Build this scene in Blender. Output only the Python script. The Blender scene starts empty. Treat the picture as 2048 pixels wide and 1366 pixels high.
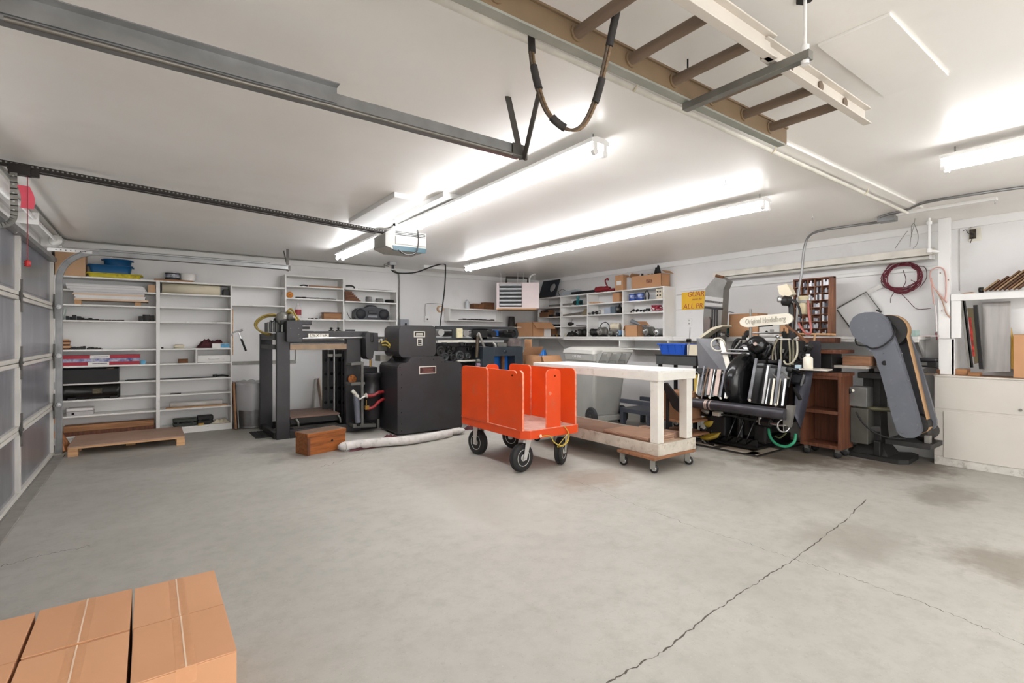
import bpy, bmesh, math, random
from mathutils import Vector, Matrix, Euler
random.seed(7)
scene = bpy.context.scene
COL = scene.collection

# ---------------------------------------------------------------- camera
FPX, CX, CY, CH, YAW = 998.0, 1024.0, 673.5, 1.28, math.radians(36.03)
SY, CYW = math.sin(YAW), math.cos(YAW)
cam_d = bpy.data.cameras.new('camera')
cam = bpy.data.objects.new('camera', cam_d)
COL.objects.link(cam)
cam.location = (0, 0, CH)
cam.rotation_euler = (math.pi/2, 0, -YAW)
cam_d.sensor_fit = 'HORIZONTAL'
cam_d.sensor_width = 36.0
cam_d.lens = 36.0*FPX/2048.0
cam_d.shift_y = -(683.0-CY)/2048.0
cam_d.clip_start = 0.02
scene.camera = cam

# ---------------------------------------------------------------- world, exposure
world = bpy.data.worlds.new('world'); scene.world = world
world.use_nodes = True
wbg = world.node_tree.nodes['Background']
wbg.inputs[0].default_value = (1.0, 0.99, 0.97, 1)
wbg.inputs[1].default_value = 1.7
scene.view_settings.view_transform = 'Standard'
scene.view_settings.look = 'None'
scene.view_settings.gamma = 1.0
scene.view_settings.use_curve_mapping = False
scene.view_settings.exposure = 1.36
TUBE_STRENGTH = 9.6

# room dimensions (metres)
XL, XR, YF, YB, ZC = -0.93, 6.67, -3.4, 8.20, 2.465

# ---------------------------------------------------------------- helpers
def ray(px, py):
    a = (px-CX)/FPX; b = (CY-py)/FPX
    return Vector((SY + a*CYW, CYW - a*SY, b))
def at(px, py, x=None, y=None, z=None):
    d = ray(px, py)
    if x is not None: t = x/d.x
    elif y is not None: t = y/d.y
    else: t = (z-CH)/d.z
    return Vector((d.x*t, d.y*t, CH + d.z*t))
def bx(px, y): return at(px, CY, y=y).x             # x on a plane parallel to the back wall
def bz(px, py, y): return at(px, py, y=y).z
def cy(px, x): return at(px, CY, x=x).y             # y on a plane parallel to the right wall
def cz(px, py, x): return at(px, py, x=x).z

class B:
    def __init__(s):
        s.v = []; s.f = []; s.mi = []; s.sm = []
    def add(s, vs, fs, mi=0, sm=False):
        o = len(s.v)
        s.v += [tuple(v) for v in vs]
        for f in fs:
            s.f.append(tuple(i+o for i in f)); s.mi.append(mi); s.sm.append(sm)
        return s
    def box(s, x0, x1, y0, y1, z0, z1, mi=0):
        if x0 > x1: x0, x1 = x1, x0
        if y0 > y1: y0, y1 = y1, y0
        if z0 > z1: z0, z1 = z1, z0
        vs = [(x0,y0,z0),(x1,y0,z0),(x1,y1,z0),(x0,y1,z0),(x0,y0,z1),(x1,y0,z1),(x1,y1,z1),(x0,y1,z1)]
        return s.add(vs, [(0,3,2,1),(4,5,6,7),(0,1,5,4),(1,2,6,5),(2,3,7,6),(3,0,4,7)], mi)
    def obox(s, c, size, rot=(0,0,0), mi=0):
        m = Euler(rot).to_matrix(); c = Vector(c)
        a, b, h = size[0]/2, size[1]/2, size[2]/2
        vs = [c + m @ Vector(p) for p in [(-a,-b,-h),(a,-b,-h),(a,b,-h),(-a,b,-h),(-a,-b,h),(a,-b,h),(a,b,h),(-a,b,h)]]
        return s.add(vs, [(0,3,2,1),(4,5,6,7),(0,1,5,4),(1,2,6,5),(2,3,7,6),(3,0,4,7)], mi)
    def beam(s, p0, p1, w, h, up=(0,0,1), mi=0):
        p0 = Vector(p0); p1 = Vector(p1); d = (p1-p0).normalized()
        up = Vector(up)
        if abs(d.dot(up)) > .98: up = Vector((1,0,0))
        sd = d.cross(up).normalized(); u = sd.cross(d).normalized()
        vs = []
        for p in (p0, p1):
            for a, b in ((-1,-1),(1,-1),(1,1),(-1,1)): vs.append(p + sd*a*w/2 + u*b*h/2)
        return s.add(vs, [(0,3,2,1),(4,5,6,7),(0,1,5,4),(1,2,6,5),(2,3,7,6),(3,0,4,7)], mi)
    def cyl(s, p0, p1, r, r2=None, n=16, caps=True, mi=0):
        p0 = Vector(p0); p1 = Vector(p1); r2 = r if r2 is None else r2
        d = (p1-p0).normalized()
        a = d.cross(Vector((0,0,1)) if abs(d.z) < .9 else Vector((1,0,0))).normalized(); b = d.cross(a)
        vs = []
        for p, rr in ((p0, r), (p1, r2)):
            for i in range(n):
                t = 2*math.pi*i/n
                vs.append(p + a*math.cos(t)*rr + b*math.sin(t)*rr)
        s.add(vs, [(i, (i+1) % n, n+(i+1) % n, n+i) for i in range(n)], mi, True)
        if caps:
            s.add(vs[:n], [tuple(range(n-1, -1, -1))], mi); s.add(vs[n:], [tuple(range(n))], mi)
        return s
    def tube(s, pts, r, n=8, closed=False, mi=0):
        pts = [Vector(p) for p in pts]; N = len(pts); vs = []
        prev = None
        for i, p in enumerate(pts):
            if closed: d = pts[(i+1) % N]-pts[i-1]
            else: d = pts[min(i+1, N-1)]-pts[max(i-1, 0)]
            d = d.normalized() if d.length > 1e-9 else Vector((0,0,1))
            if prev is None: a = d.cross(Vector((0,0,1)) if abs(d.z) < .9 else Vector((1,0,0))).normalized()
            else:
                a = prev - d*prev.dot(d)
                a = a.normalized() if a.length > 1e-6 else d.orthogonal().normalized()
            prev = a; b = d.cross(a)
            for k in range(n):
                t = 2*math.pi*k/n
                vs.append(p + a*math.cos(t)*r + b*math.sin(t)*r)
        fs = []
        for i in range(N if closed else N-1):
            j = (i+1) % N
            for k in range(n): fs.append((i*n+k, i*n+(k+1) % n, j*n+(k+1) % n, j*n+k))
        s.add(vs, fs, mi, True)
        if not closed:
            s.add(vs[:n], [tuple(range(n-1, -1, -1))], mi); s.add(vs[-n:], [tuple(range(n))], mi)
        return s
    def lathe(s, prof, o=(0,0,0), axis=(0,0,1), n=24, mi=0, sm=True):
        o = Vector(o); d = Vector(axis).normalized()
        a = d.cross(Vector((0,0,1)) if abs(d.z) < .9 else Vector((1,0,0))).normalized(); b = d.cross(a)
        vs = []
        for r, h in prof:
            for i in range(n):
                t = 2*math.pi*i/n
                vs.append(o + d*h + a*math.cos(t)*r + b*math.sin(t)*r)
        fs = []
        for j in range(len(prof)-1):
            for i in range(n): fs.append((j*n+i, j*n+(i+1) % n, (j+1)*n+(i+1) % n, (j+1)*n+i))
        s.add(vs, fs, mi, sm)
        if prof[0][0] > 1e-5: s.add(vs[:n], [tuple(range(n-1, -1, -1))], mi)
        if prof[-1][0] > 1e-5: s.add(vs[-n:], [tuple(range(n))], mi)
        return s
    def prism(s, poly, d, mi=0, rim=None, sm=False):
        """poly: 3D points of a flat outline, extruded by the vector d"""
        d = Vector(d); poly = [Vector(p) for p in poly]; n = len(poly)
        vs = poly + [p+d for p in poly]
        s.add(vs, [tuple(range(n-1, -1, -1)), tuple(range(n, 2*n))], mi)
        s.add(vs, [(i, (i+1) % n, n+(i+1) % n, n+i) for i in range(n)], mi if rim is None else rim, sm)
        return s
    def sphere(s, c, r, n=12, sc=(1,1,1), mi=0):
        c = Vector(c); vs = []; m = n//2
        for j in range(m+1):
            ph = math.pi*j/m
            for i in range(n):
                t = 2*math.pi*i/n
                vs.append(c + Vector((math.sin(ph)*math.cos(t)*r*sc[0], math.sin(ph)*math.sin(t)*r*sc[1], math.cos(ph)*r*sc[2])))
        return s.add(vs, [(j*n+i, (j+1)*n+i, (j+1)*n+(i+1) % n, j*n+(i+1) % n) for j in range(m) for i in range(n)], mi, True)
    def mesh(s, name, mats):
        me = bpy.data.meshes.new(name)
        me.from_pydata(s.v, [], s.f)
        for m in (mats if isinstance(mats, (list, tuple)) else [mats]): me.materials.append(m)
        for p, mi, sm in zip(me.polygons, s.mi, s.sm): p.material_index = mi; p.use_smooth = sm
        me.update()
        bm = bmesh.new(); bm.from_mesh(me)
        bmesh.ops.recalc_face_normals(bm, faces=bm.faces)
        bm.to_mesh(me); bm.free()
        return me
    def build(s, name, mats, parent=None, bevel=0, seg=2):
        return mk(name, s.mesh(name, mats), parent, bevel, seg)

OFF = {}
def mk(name, me, parent=None, bevel=0, seg=2):
    o = bpy.data.objects.new(name, me); COL.objects.link(o)
    if parent is not None:
        o.parent = parent
        o.location = OFF.get(parent.name, (0,0,0))
    if bevel:
        md = o.modifiers.new('bevel', 'BEVEL'); md.width = bevel; md.segments = seg
        md.limit_method = 'ANGLE'; md.angle_limit = math.radians(40)
    return o
def tag(o, label=None, cat=None, group=None, kind=None):
    if label: o['label'] = label
    if cat: o['category'] = cat
    if group: o['group'] = group
    if kind: o['kind'] = kind
    return o
def thing(name, label, cat, loc=(0,0,0), rz=None, group=None):
    """An Empty at the thing's base. With rz None its parts are given in world coordinates, else in local ones."""
    o = bpy.data.objects.new(name, None); COL.objects.link(o)
    o.empty_display_size = .1
    o.location = loc
    if rz is None: OFF[o.name] = (-loc[0], -loc[1], -loc[2])
    else: o.rotation_euler = (0, 0, rz)
    return tag(o, label, cat, group)
def struct(name, b, m, bevel=0):
    return tag(b.build(name, m, None, bevel), kind='structure')
def one(name, label, cat, b, m, bevel=0, group=None):
    """a thing that is one mesh; its origin moved to its base"""
    me = b.mesh(name, m)
    n = len(me.vertices); c = Vector((0,0,0)); zm = 1e9
    for v in me.vertices: c += v.co; zm = min(zm, v.co.z)
    c = c/n; c.z = zm
    me.transform(Matrix.Translation(-c))
    o = mk(name, me, None, bevel); o.location = c
    return tag(o, label, cat, group)
def dup(root, loc, rz=None, label=None):
    r = root.copy(); COL.objects.link(r); r.location = loc
    if rz is not None: r.rotation_euler = (0, 0, rz)
    if label: r['label'] = label
    def rec(src, dst):
        for ch in list(src.children):
            c = ch.copy(); COL.objects.link(c); c.parent = dst
            rec(ch, c)
    rec(root, r)
    return r
def text(name, body, m, o, u, v, size, parent=None, depth=.001, align='CENTER', width=None):
    """flat lettering: o = centre point, u = reading direction, v = up"""
    cu = bpy.data.curves.new(name, 'FONT'); cu.body = body; cu.size = size; cu.extrude = depth
    cu.align_x = align; cu.align_y = 'CENTER'; cu.resolution_u = 2
    tmp = bpy.data.objects.new('tmp_text', cu); COL.objects.link(tmp)
    bpy.context.view_layer.update()
    me = bpy.data.meshes.new_from_object(tmp.evaluated_get(bpy.context.evaluated_depsgraph_get()))
    bpy.data.objects.remove(tmp); bpy.data.curves.remove(cu)
    me.name = name
    u = Vector(u).normalized(); v = Vector(v).normalized(); w = u.cross(v)
    if width:
        xs = [q.co.x for q in me.vertices]
        k = width/max(1e-6, max(xs)-min(xs))
        for q in me.vertices: q.co.x *= k
    mt = Matrix(((u.x,v.x,w.x,o[0]),(u.y,v.y,w.y,o[1]),(u.z,v.z,w.z,o[2]),(0,0,0,1)))
    me.transform(mt)
    me.materials.clear(); me.materials.append(m)
    return mk(name, me, parent)

def rr(x0, x1, z0, z1, r, n=5):
    """rounded rectangle outline in 2D"""
    pts = []
    for cx_, cz_, a0 in ((x1-r, z0+r, -90), (x1-r, z1-r, 0), (x0+r, z1-r, 90), (x0+r, z0+r, 180)):
        for i in range(n+1):
            a = math.radians(a0 + 90*i/n)
            pts.append((cx_+r*math.cos(a), cz_+r*math.sin(a)))
    return pts
def arc(c, r, a0, a1, n, u, v):
    c = Vector(c); u = Vector(u); v = Vector(v)
    return [c + u*r*math.cos(math.radians(a0+(a1-a0)*i/n)) + v*r*math.sin(math.radians(a0+(a1-a0)*i/n)) for i in range(n+1)]
def smooth(pts, k=6):
    """Catmull-Rom through the points"""
    p = [Vector(q) for q in pts]; out = []
    for i in range(len(p)-1):
        a, b, c, d = p[max(i-1,0)], p[i], p[i+1], p[min(i+2, len(p)-1)]
        for j in range(k):
            t = j/k
            out.append(.5*((2*b)+(c-a)*t+(2*a-5*b+4*c-d)*t*t+(3*b-a-3*c+d)*t**3))
    out.append(p[-1]); return out

# ---------------------------------------------------------------- materials
def lin(c):
    return tuple(((x/255)/12.92 if x/255 <= .04045 else ((x/255+.055)/1.055)**2.4) for x in c)
ORD = ['first','second','third','fourth','fifth','sixth','seventh','eighth','ninth','tenth','eleventh','twelfth','thirteenth','fourteenth','fifteenth','sixteenth','seventeenth','eighteenth','nineteenth','twentieth','twenty first','twenty second','twenty third']
_M = {}
def M(name, rgb, rough=.5, metal=0.0, var=.10, scale=6.0, bump=0.0, bscale=60.0, dirt=None, dirt_amt=0.0, dscale=3.0, stretch=None, spec=.5):
    """colour with noise variation, optional dirt patches of a second colour, optional fine bump"""
    if name in _M: return _M[name]
    m = bpy.data.materials.new(name); m.use_nodes = True
    nt = m.node_tree; N = nt.nodes; L = nt.links
    bs = N['Principled BSDF']
    bs.inputs['Roughness'].default_value = rough
    bs.inputs['Metallic'].default_value = metal
    bs.inputs['Specular IOR Level'].default_value = spec
    tc = N.new('ShaderNodeTexCoord'); vec = tc.outputs['Object']
    if stretch:
        mp = N.new('ShaderNodeMapping'); mp.inputs['Scale'].default_value = stretch
        L.new(vec, mp.inputs[0]); vec = mp.outputs[0]
    nz = N.new('ShaderNodeTexNoise'); nz.inputs['Scale'].default_value = scale; nz.inputs['Detail'].default_value = 6
    L.new(vec, nz.inputs['Vector'])
    c = lin(rgb)
    rp = N.new('ShaderNodeValToRGB')
    rp.color_ramp.elements[0].position = .3; rp.color_ramp.elements[1].position = .7
    rp.color_ramp.elements[0].color = (*[max(0, x*(1-var*1.6)) for x in c], 1)
    rp.color_ramp.elements[1].color = (*[min(1, x*(1+var)) for x in c], 1)
    L.new(nz.outputs['Fac'], rp.inputs[0]); out = rp.outputs[0]
    if dirt:
        n2 = N.new('ShaderNodeTexNoise'); n2.inputs['Scale'].default_value = dscale; n2.inputs['Detail'].default_value = 8
        n2.inputs['Roughness'].default_value = .65
        L.new(vec, n2.inputs['Vector'])
        r2 = N.new('ShaderNodeValToRGB')
        r2.color_ramp.elements[0].position = max(0.0, .62-dirt_amt*.3); r2.color_ramp.elements[1].position = .74
        r2.color_ramp.elements[0].color = (0,0,0,1); r2.color_ramp.elements[1].color = (1,1,1,1)
        L.new(n2.outputs['Fac'], r2.inputs[0])
        mx = N.new('ShaderNodeMixRGB'); mx.inputs[2].default_value = (*lin(dirt), 1)
        L.new(r2.outputs[0], mx.inputs[0]); L.new(out, mx.inputs[1]); out = mx.outputs[0]
    L.new(out, bs.inputs['Base Color'])
    if bump:
        nb = N.new('ShaderNodeTexNoise'); nb.inputs['Scale'].default_value = bscale; nb.inputs['Detail'].default_value = 4
        L.new(vec, nb.inputs['Vector'])
        bp = N.new('ShaderNodeBump'); bp.inputs['Strength'].default_value = bump; bp.inputs['Distance'].default_value = .01
        L.new(nb.outputs['Fac'], bp.inputs['Height']); L.new(bp.outputs[0], bs.inputs['Normal'])
    _M[name] = m
    return m
def wood(name, rgb, rgb2, along='x', rough=.6, scale=3.0):
    if name in _M: return _M[name]
    st = {'x': (.6, 9, 9), 'y': (9, .6, 9), 'z': (9, 9, .6)}[along]
    m = M(name, rgb, rough, 0, .18, scale, .12, 12, dirt=rgb2, dirt_amt=.55, dscale=scale*1.2, stretch=st)
    return m
def emit(name, rgb, s):
    m = bpy.data.materials.new(name); m.use_nodes = True
    b = m.node_tree.nodes['Principled BSDF']
    b.inputs['Base Color'].default_value = (.9,.9,.9,1)
    b.inputs['Emission Color'].default_value = (*lin(rgb), 1); b.inputs['Emission Strength'].default_value = s
    return m

white = M('white_paint', (236,235,233), .45, 0, .02, 3, .03, 40)
wallm = M('wall_white', (236,235,234), .55, 0, .03, 1.3, .05, 30, dirt=(226,224,221), dirt_amt=.1, dscale=2)
ceilm = M('ceiling_gloss_white', (248,245,240), .34, 0, .03, .9, .10, 5, dirt=(240,236,230), dirt_amt=.4, dscale=.8)
shelfw = M('shelf_white', (238,236,232), .5, 0, .03, 4, .02, 50, dirt=(196,190,180), dirt_amt=.1, dscale=5)
oldwhite = M('worn_white', (228,225,216), .55, 0, .04, 6, .05, 60, dirt=(190,182,168), dirt_amt=.1, dscale=9)
benchw = M('bench_white', (206,200,191), .5, 0, .02, 4, .03, 50, dirt=(206,200,192), dirt_amt=.1, dscale=8)
grey = M('machine_grey', (54,53,55), .42, .25, .12, 5, .03, 80, dirt=(52,50,50), dirt_amt=.3, dscale=4)
greyl = M('machine_grey_light', (112,116,126), .4, .2, .08, 5, .02, 80)
dark = M('dark_iron', (38,37,37), .45, .35, .2, 9, .05, 60, dirt=(30,28,27), dirt_amt=.4, dscale=6)
black = M('black_enamel', (20,20,22), .18, 0, .2, 8)
blackm = M('black_matte', (26,25,26), .6, 0, .2, 8)
rubber = M('rubber', (38,37,37), .75, 0, .15, 20, .1, 90)
steel = M('bright_steel', (190,190,190), .28, .9, .08, 14, .02, 90)
galv = M('galvanised', (150,150,150), .38, .8, .12, 9, .03, 40)
tin = M('dull_metal', (140,138,132), .45, .6, .12, 8)
alu = M('aluminium', (205,204,200), .42, .35, .06, 12)
brass = M('brass', (170,130,60), .4, .7, .15, 10)
rust = M('rust_brown', (120,80,52), .8, .1, .25, 8)
card = M('cardboard', (196,148,108), .75, 0, .05, 3, .03, 80)
cardd = M('cardboard_dark', (150,108,76), .8, 0, .08, 4)
cardl = M('cardboard_pale', (206,168,132), .75, 0, .05, 4)
tape = M('packing_tape', (188,138,98), .35, 0, .06, 8)
paper = M('paper_white', (236,233,228), .7, 0, .03, 6)
cream = M('cream', (222,212,188), .6, 0, .04, 6)
oakx = wood('oak_x', (176,126,84), (120,80,48), 'x')
oaky = wood('oak_y', (176,126,84), (120,80,48), 'y')
oakz = wood('oak_z', (176,126,84), (120,80,48), 'z')
pine = wood('pine', (214,170,124), (176,124,84), 'x')
pinez = wood('pine_z', (196,134,88), (150,92,56), 'z')
crate = wood('crate_orange', (186,112,48), (92,54,26), 'x', .5)
walnut = wood('walnut', (112,66,44), (70,40,28), 'z')
redw = M('red_box', (170,34,54), .5, 0, .05, 5)
blue = M('blue_plastic', (30,92,170), .4, 0, .06, 6)
tealm = M('teal_plastic', (22,112,116), .4, 0, .08, 6)
yellow = M('yellow_plastic', (206,190,50), .5, 0, .08, 10, dirt=(120,104,40), dirt_amt=.3, dscale=14)
orange = M('orange_paint', (222,72,14), .42, 0, .05, 4, .04, 30, dirt=(206,92,58), dirt_amt=.18, dscale=7)
orangew = M('orange_worn_edge', (236,150,122), .6, 0, .2, 20, dirt=(222,80,24), dirt_amt=.7, dscale=12)
bing = M('bin_grey', (164,164,159), .5, 0, .04, 4)
pinkm = M('heater_pink', (232,216,214), .45, 0, .03, 4)
maroon = M('maroon_cloth', (84,40,46), .9, 0, .25, 14, .3, 40)
hose_r = M('red_hose', (150,36,40), .45, 0, .1, 8)
hose_y = M('yellow_hose', (196,168,70), .45, 0, .15, 10)
hose_g = M('green_hose', (44,142,104), .45, 0, .1, 8)
wirer = M('maroon_wire', (112,34,50), .55, 0, .15, 12)
ylw = M('yellow_sign', (240,190,36), .5, 0, .06, 5)
signred = M('sign_red', (186,84,66), .6, 0, .1, 10)
ink = M('ink_black', (28,26,26), .6, 0, .05, 10)
inkred = M('ink_red', (150,40,40), .6, 0, .05, 10)
plate = M('plate_light', (216,212,200), .4, .3, .06, 20)
platered = M('plate_dark_red', (58,24,24), .5, 0, .1, 20)
glassy = M('clear_plastic', (214,216,220), .25, 0, .05, 6)
pinksteel = M('stained_steel', (188,168,158), .4, .45, .12, 10)
tube_on = emit('tube_lit', (251,252,255), TUBE_STRENGTH)
tube_off = M('tube_unlit', (205,203,198), .3, 0, .02, 5)

def concrete():
    m = bpy.data.materials.new('concrete_floor'); m.use_nodes = True
    nt = m.node_tree; N = nt.nodes; L = nt.links; bs = N['Principled BSDF']
    tc = N.new('ShaderNodeTexCoord'); vec = tc.outputs['Object']
    def noise(sc, det=8, rough=.6, v=vec):
        n = N.new('ShaderNodeTexNoise'); n.inputs['Scale'].default_value = sc; n.inputs['Detail'].default_value = det
        n.inputs['Roughness'].default_value = rough; L.new(v, n.inputs['Vector']); return n.outputs['Fac']
    def ramp(f, a, b, ca=(0,0,0,1), cb=(1,1,1,1)):
        r = N.new('ShaderNodeValToRGB'); r.color_ramp.elements[0].position = a; r.color_ramp.elements[1].position = b
        r.color_ramp.elements[0].color = ca; r.color_ramp.elements[1].color = cb; L.new(f, r.inputs[0]); return r.outputs[0]
    def mix(f, c1, c2, k=1.0, mode='MIX'):
        x = N.new('ShaderNodeMixRGB'); x.blend_type = mode
        mm = N.new('ShaderNodeMath'); mm.operation = 'MULTIPLY'; mm.inputs[1].default_value = k
        L.new(f, mm.inputs[0]); L.new(mm.outputs[0], x.inputs[0])
        if isinstance(c1, tuple): x.inputs[1].default_value = c1
        else: L.new(c1, x.inputs[1])
        if isinstance(c2, tuple): x.inputs[2].default_value = c2
        else: L.new(c2, x.inputs[2])
        return x.outputs[0]
    base = ramp(noise(1.1), .3, .7, (*lin((168,165,157)),1), (*lin((182,179,171)),1))
    col = mix(ramp(noise(9, 10, .7), .45, .7), base, (*lin((152,148,138)),1), .5)
    col = mix(ramp(noise(60, 4), .62, .72), col, (*lin((196,193,184)),1), .45)
    col = mix(ramp(noise(3.1, 12, .75), .58, .68), col, (*lin((140,134,122)),1), .3)
    col = mix(ramp(noise(22, 12, .8), .56, .68), col, (*lin((128,122,110)),1), .35)
    col = mix(ramp(noise(14, 12, .8), .60, .70), col, (*lin((192,190,180)),1), .4)
    col = mix(ramp(noise(120, 3, .6), .66, .72), col, (*lin((100,94,86)),1), .5)
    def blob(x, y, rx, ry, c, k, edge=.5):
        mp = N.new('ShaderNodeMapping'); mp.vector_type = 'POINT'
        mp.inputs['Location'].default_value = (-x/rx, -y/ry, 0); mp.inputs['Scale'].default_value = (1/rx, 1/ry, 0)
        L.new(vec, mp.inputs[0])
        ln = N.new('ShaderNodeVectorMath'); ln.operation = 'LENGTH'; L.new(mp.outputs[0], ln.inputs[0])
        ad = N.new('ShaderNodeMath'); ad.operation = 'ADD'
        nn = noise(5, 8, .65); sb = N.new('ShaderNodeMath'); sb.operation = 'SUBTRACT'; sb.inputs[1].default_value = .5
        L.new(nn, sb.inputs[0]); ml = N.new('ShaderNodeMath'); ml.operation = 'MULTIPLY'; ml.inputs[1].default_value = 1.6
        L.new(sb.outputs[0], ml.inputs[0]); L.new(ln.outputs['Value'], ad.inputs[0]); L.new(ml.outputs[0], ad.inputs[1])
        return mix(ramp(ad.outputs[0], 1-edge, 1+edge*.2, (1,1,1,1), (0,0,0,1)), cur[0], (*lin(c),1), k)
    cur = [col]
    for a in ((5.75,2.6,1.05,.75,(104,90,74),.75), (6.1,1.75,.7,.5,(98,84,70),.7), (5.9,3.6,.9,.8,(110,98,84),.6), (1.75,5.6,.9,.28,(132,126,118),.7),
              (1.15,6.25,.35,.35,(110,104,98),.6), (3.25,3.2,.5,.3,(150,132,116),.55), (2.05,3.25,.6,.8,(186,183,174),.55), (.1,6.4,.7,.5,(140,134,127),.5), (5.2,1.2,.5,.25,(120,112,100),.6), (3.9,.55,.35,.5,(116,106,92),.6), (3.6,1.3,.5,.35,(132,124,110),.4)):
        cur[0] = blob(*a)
    L.new(cur[0], bs.inputs['Base Color'])
    rg = ramp(noise(2.3), .3, .7, (.42,.42,.42,1), (.62,.62,.62,1)); L.new(rg, bs.inputs['Roughness'])
    bp = N.new('ShaderNodeBump'); bp.inputs['Strength'].default_value = .16; bp.inputs['Distance'].default_value = .01
    L.new(noise(45, 10, .75), bp.inputs['Height']); L.new(bp.outputs[0], bs.inputs['Normal'])
    return m
floorm = concrete()
doorm = M('door_zinc', (168,170,180), .30, .78, .10, 2.2, .05, 14, dirt=(196,198,206), dirt_amt=.35, dscale=3, stretch=(1,1,.35))
# ================================================================ the room
struct('floor', B().box(XL-.3, XR+.1, YF-.1, YB+.1, -.12, 0), floorm)
struct('ceiling', B().box(XL-.1, XR+.1, YF-.1, YB+.1, ZC, ZC+.1), ceilm)
wb = struct('wall_back', B().box(XL-.1, XR+.1, YB, YB+.1, 0, ZC), wallm)
struct('wall_right', B().box(XR, XR+.1, YF-.1, YB, 0, ZC), wallm)
struct('wall_front', B().box(XL-.1, -.4, YF-.1, YF, 0, ZC).box(5.2, XR+.1, YF-.1, YF, 0, ZC).box(-.4, 5.2, YF-.1, YF, 2.3, ZC), wallm)   # unseen wide doorway, added behind the viewer to let in fill daylight
DY0, DY1, DZ = 2.06, 7.14, 2.13          # garage door opening
w = B(); w.box(XL-.1, XL, YF, DY0-.02, 0, ZC); w.box(XL-.1, XL, DY1+.04, YB, 0, ZC); w.box(XL-.1, XL, DY0-.02, DY1+.04, DZ+.02, ZC)
struct('wall_left', w, wallm)
# trims along the wall tops
struct('trim_1', B().box(XL, XR, YB-.02, YB, ZC-.085, ZC-.0), white, .003)
struct('trim_2', B().box(XR-.02, XR, YF, YB-.02, ZC-.085, ZC), white, .003)
struct('trim_3', B().box(XL, XL+.03, DY0-.3, YB-.02, ZC-.14, ZC-.02).box(XL, XL+.03, DY0-.3, DY1+.2, DZ+.03, DZ+.1), white, .004)
# seams on the back wall: old metal raceway
b = B(); z1 = bz(480, 727, YB-.01)
b.box(bx(464,YB), bx(592,YB), YB-.012, YB, z1-.02, z1+.03)
tag(b.build('wall_channel', tin, wb), 'flat grey metal channel along the wall')
b = B().box(bx(590,YB), bx(592,YB), YB-.01, YB, z1, z1+.2); tag(b.build('wall_channel', tin, wb))
# batten on right wall lines
for zz in (bz(1120,560,YB),):
    pass
wr = bpy.data.objects['wall_right']
for y0, y1, zz in ((4.8, 4.2, 1.93), (4.8, 4.2, 1.70)):
    B().box(XR-.004, XR, y1, y0, zz-.006, zz+.006).build('panel_seam', M('seam_grey', (196,194,190), .6), wr)
B().box(XR-.005, XR, cy(1919,XR)-.004, cy(1919,XR)+.004, 1.75, ZC-.09).build('panel_seam', M('seam_grey', (196,194,190)), wr)
B().box(XR-.03, XR, 1.5, 4.7, bz(1500,580,0.001) if False else 1.98, 2.02).build('rail', white, wr, .004)
# seam trim battens and pipe across the ceiling
struct('trim_4', B().box(-.5, 5.70, 1.47, 1.555, ZC-.016, ZC), ceilm, .003)
struct('trim_5', B().box(5.77, 5.83, 1.0, 1.70, ZC-.028, ZC), white, .003)
struct('trim_6', B().box(1.62, 1.88, 3.86, 5.02, ZC-.045, ZC), white, .004)
struct('trim_7', B().box(1.94, 2.12, 3.62, 5.02, ZC-.04, ZC), white, .004)
struct('trim_8', B().box(bx(845,7.55), bx(942,7.55), 7.5, 7.62, ZC-.05, ZC), white, .004)
# cracks in the slab
fl = bpy.data.objects['floor']; crackm = M('crack_dark', (92,86,78), .9, 0, .2, 30)
def crack(pts, w0):
    p = []
    for i in range(len(pts)-1):
        a = Vector(pts[i]); c = Vector(pts[i+1]); n = max(2, int((c-a).length/6))
        for k in range(n): p.append(a.lerp(c, k/n) + Vector((random.uniform(-2.6,2.6), random.uniform(-2.2,2.2))))
    p.append(Vector(pts[-1]))
    g = [at(q.x, q.y, z=0.0006) for q in p]; b = B(); vs = []
    for i, q in enumerate(g):
        d = (g[min(i+1,len(g)-1)]-g[max(i-1,0)]).normalized(); s = Vector((-d.y, d.x, 0))*w0*random.uniform(.15, 1.5)
        vs += [q-s, q+s]
    b.add(vs, [(2*i, 2*i+1, 2*i+3, 2*i+2) for i in range(len(g)-1)])
    b.build('crack', crackm, fl)
crack([(1733,1000),(1690,1042),(1588,1118),(1460,1200),(1385,1256),(1330,1300),(1212,1366)], .0032)
crack([(1588,1118),(1700,1155),(1830,1200),(1960,1252),(2048,1290)], .0018)
crack([(1150,960),(1260,1005),(1380,1050),(1500,1088),(1588,1118)], .0012)
crack([(640,935),(700,915),(790,895)], .002)
crack([(0,1132),(80,1112),(180,1092)], .0018)

# ================================================================ garage door
door = tag(bpy.data.objects.new('door_1', None), 'sectional zinc garage door with cream rails', kind='structure'); COL.objects.link(door)
door.location = (XL, (DY0+DY1)/2, 0); OFF[door.name] = tuple(-c for c in door.location)
railm = M('rail_cream', (214,210,202), .5, 0, .05, 6); hingem = M('hinge_grey', (104,102,98), .5, .5, .15, 12)
XD = -.835                               # inner face of the door skins
ys = [DY0, DY0+(DY1-DY0)/3, DY0+2*(DY1-DY0)/3, DY1]; zs = [0.02+ (DZ-.02)*i/4 for i in range(5)]
for i in range(4):
    for j in range(3):
        b = B().box(XD-.05, XD-.012, ys[j]+.003, ys[j+1]-.003, zs[i]+.002, zs[i+1]-.002)
        b.box(XD-.014, XD-.008, ys[j]+.06, ys[j+1]-.06, zs[i]+.06, zs[i+1]-.06)
        b.build('panel', doorm, door, .003)
for j in range(4):
    for i in range(4):
        B().box(XD-.014, XD+.018, ys[j]-.024 if j else ys[j], ys[j]+.024 if j < 3 else ys[j], zs[i]+.034, zs[i+1]-.034).build('stile', railm, door, .003)
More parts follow.
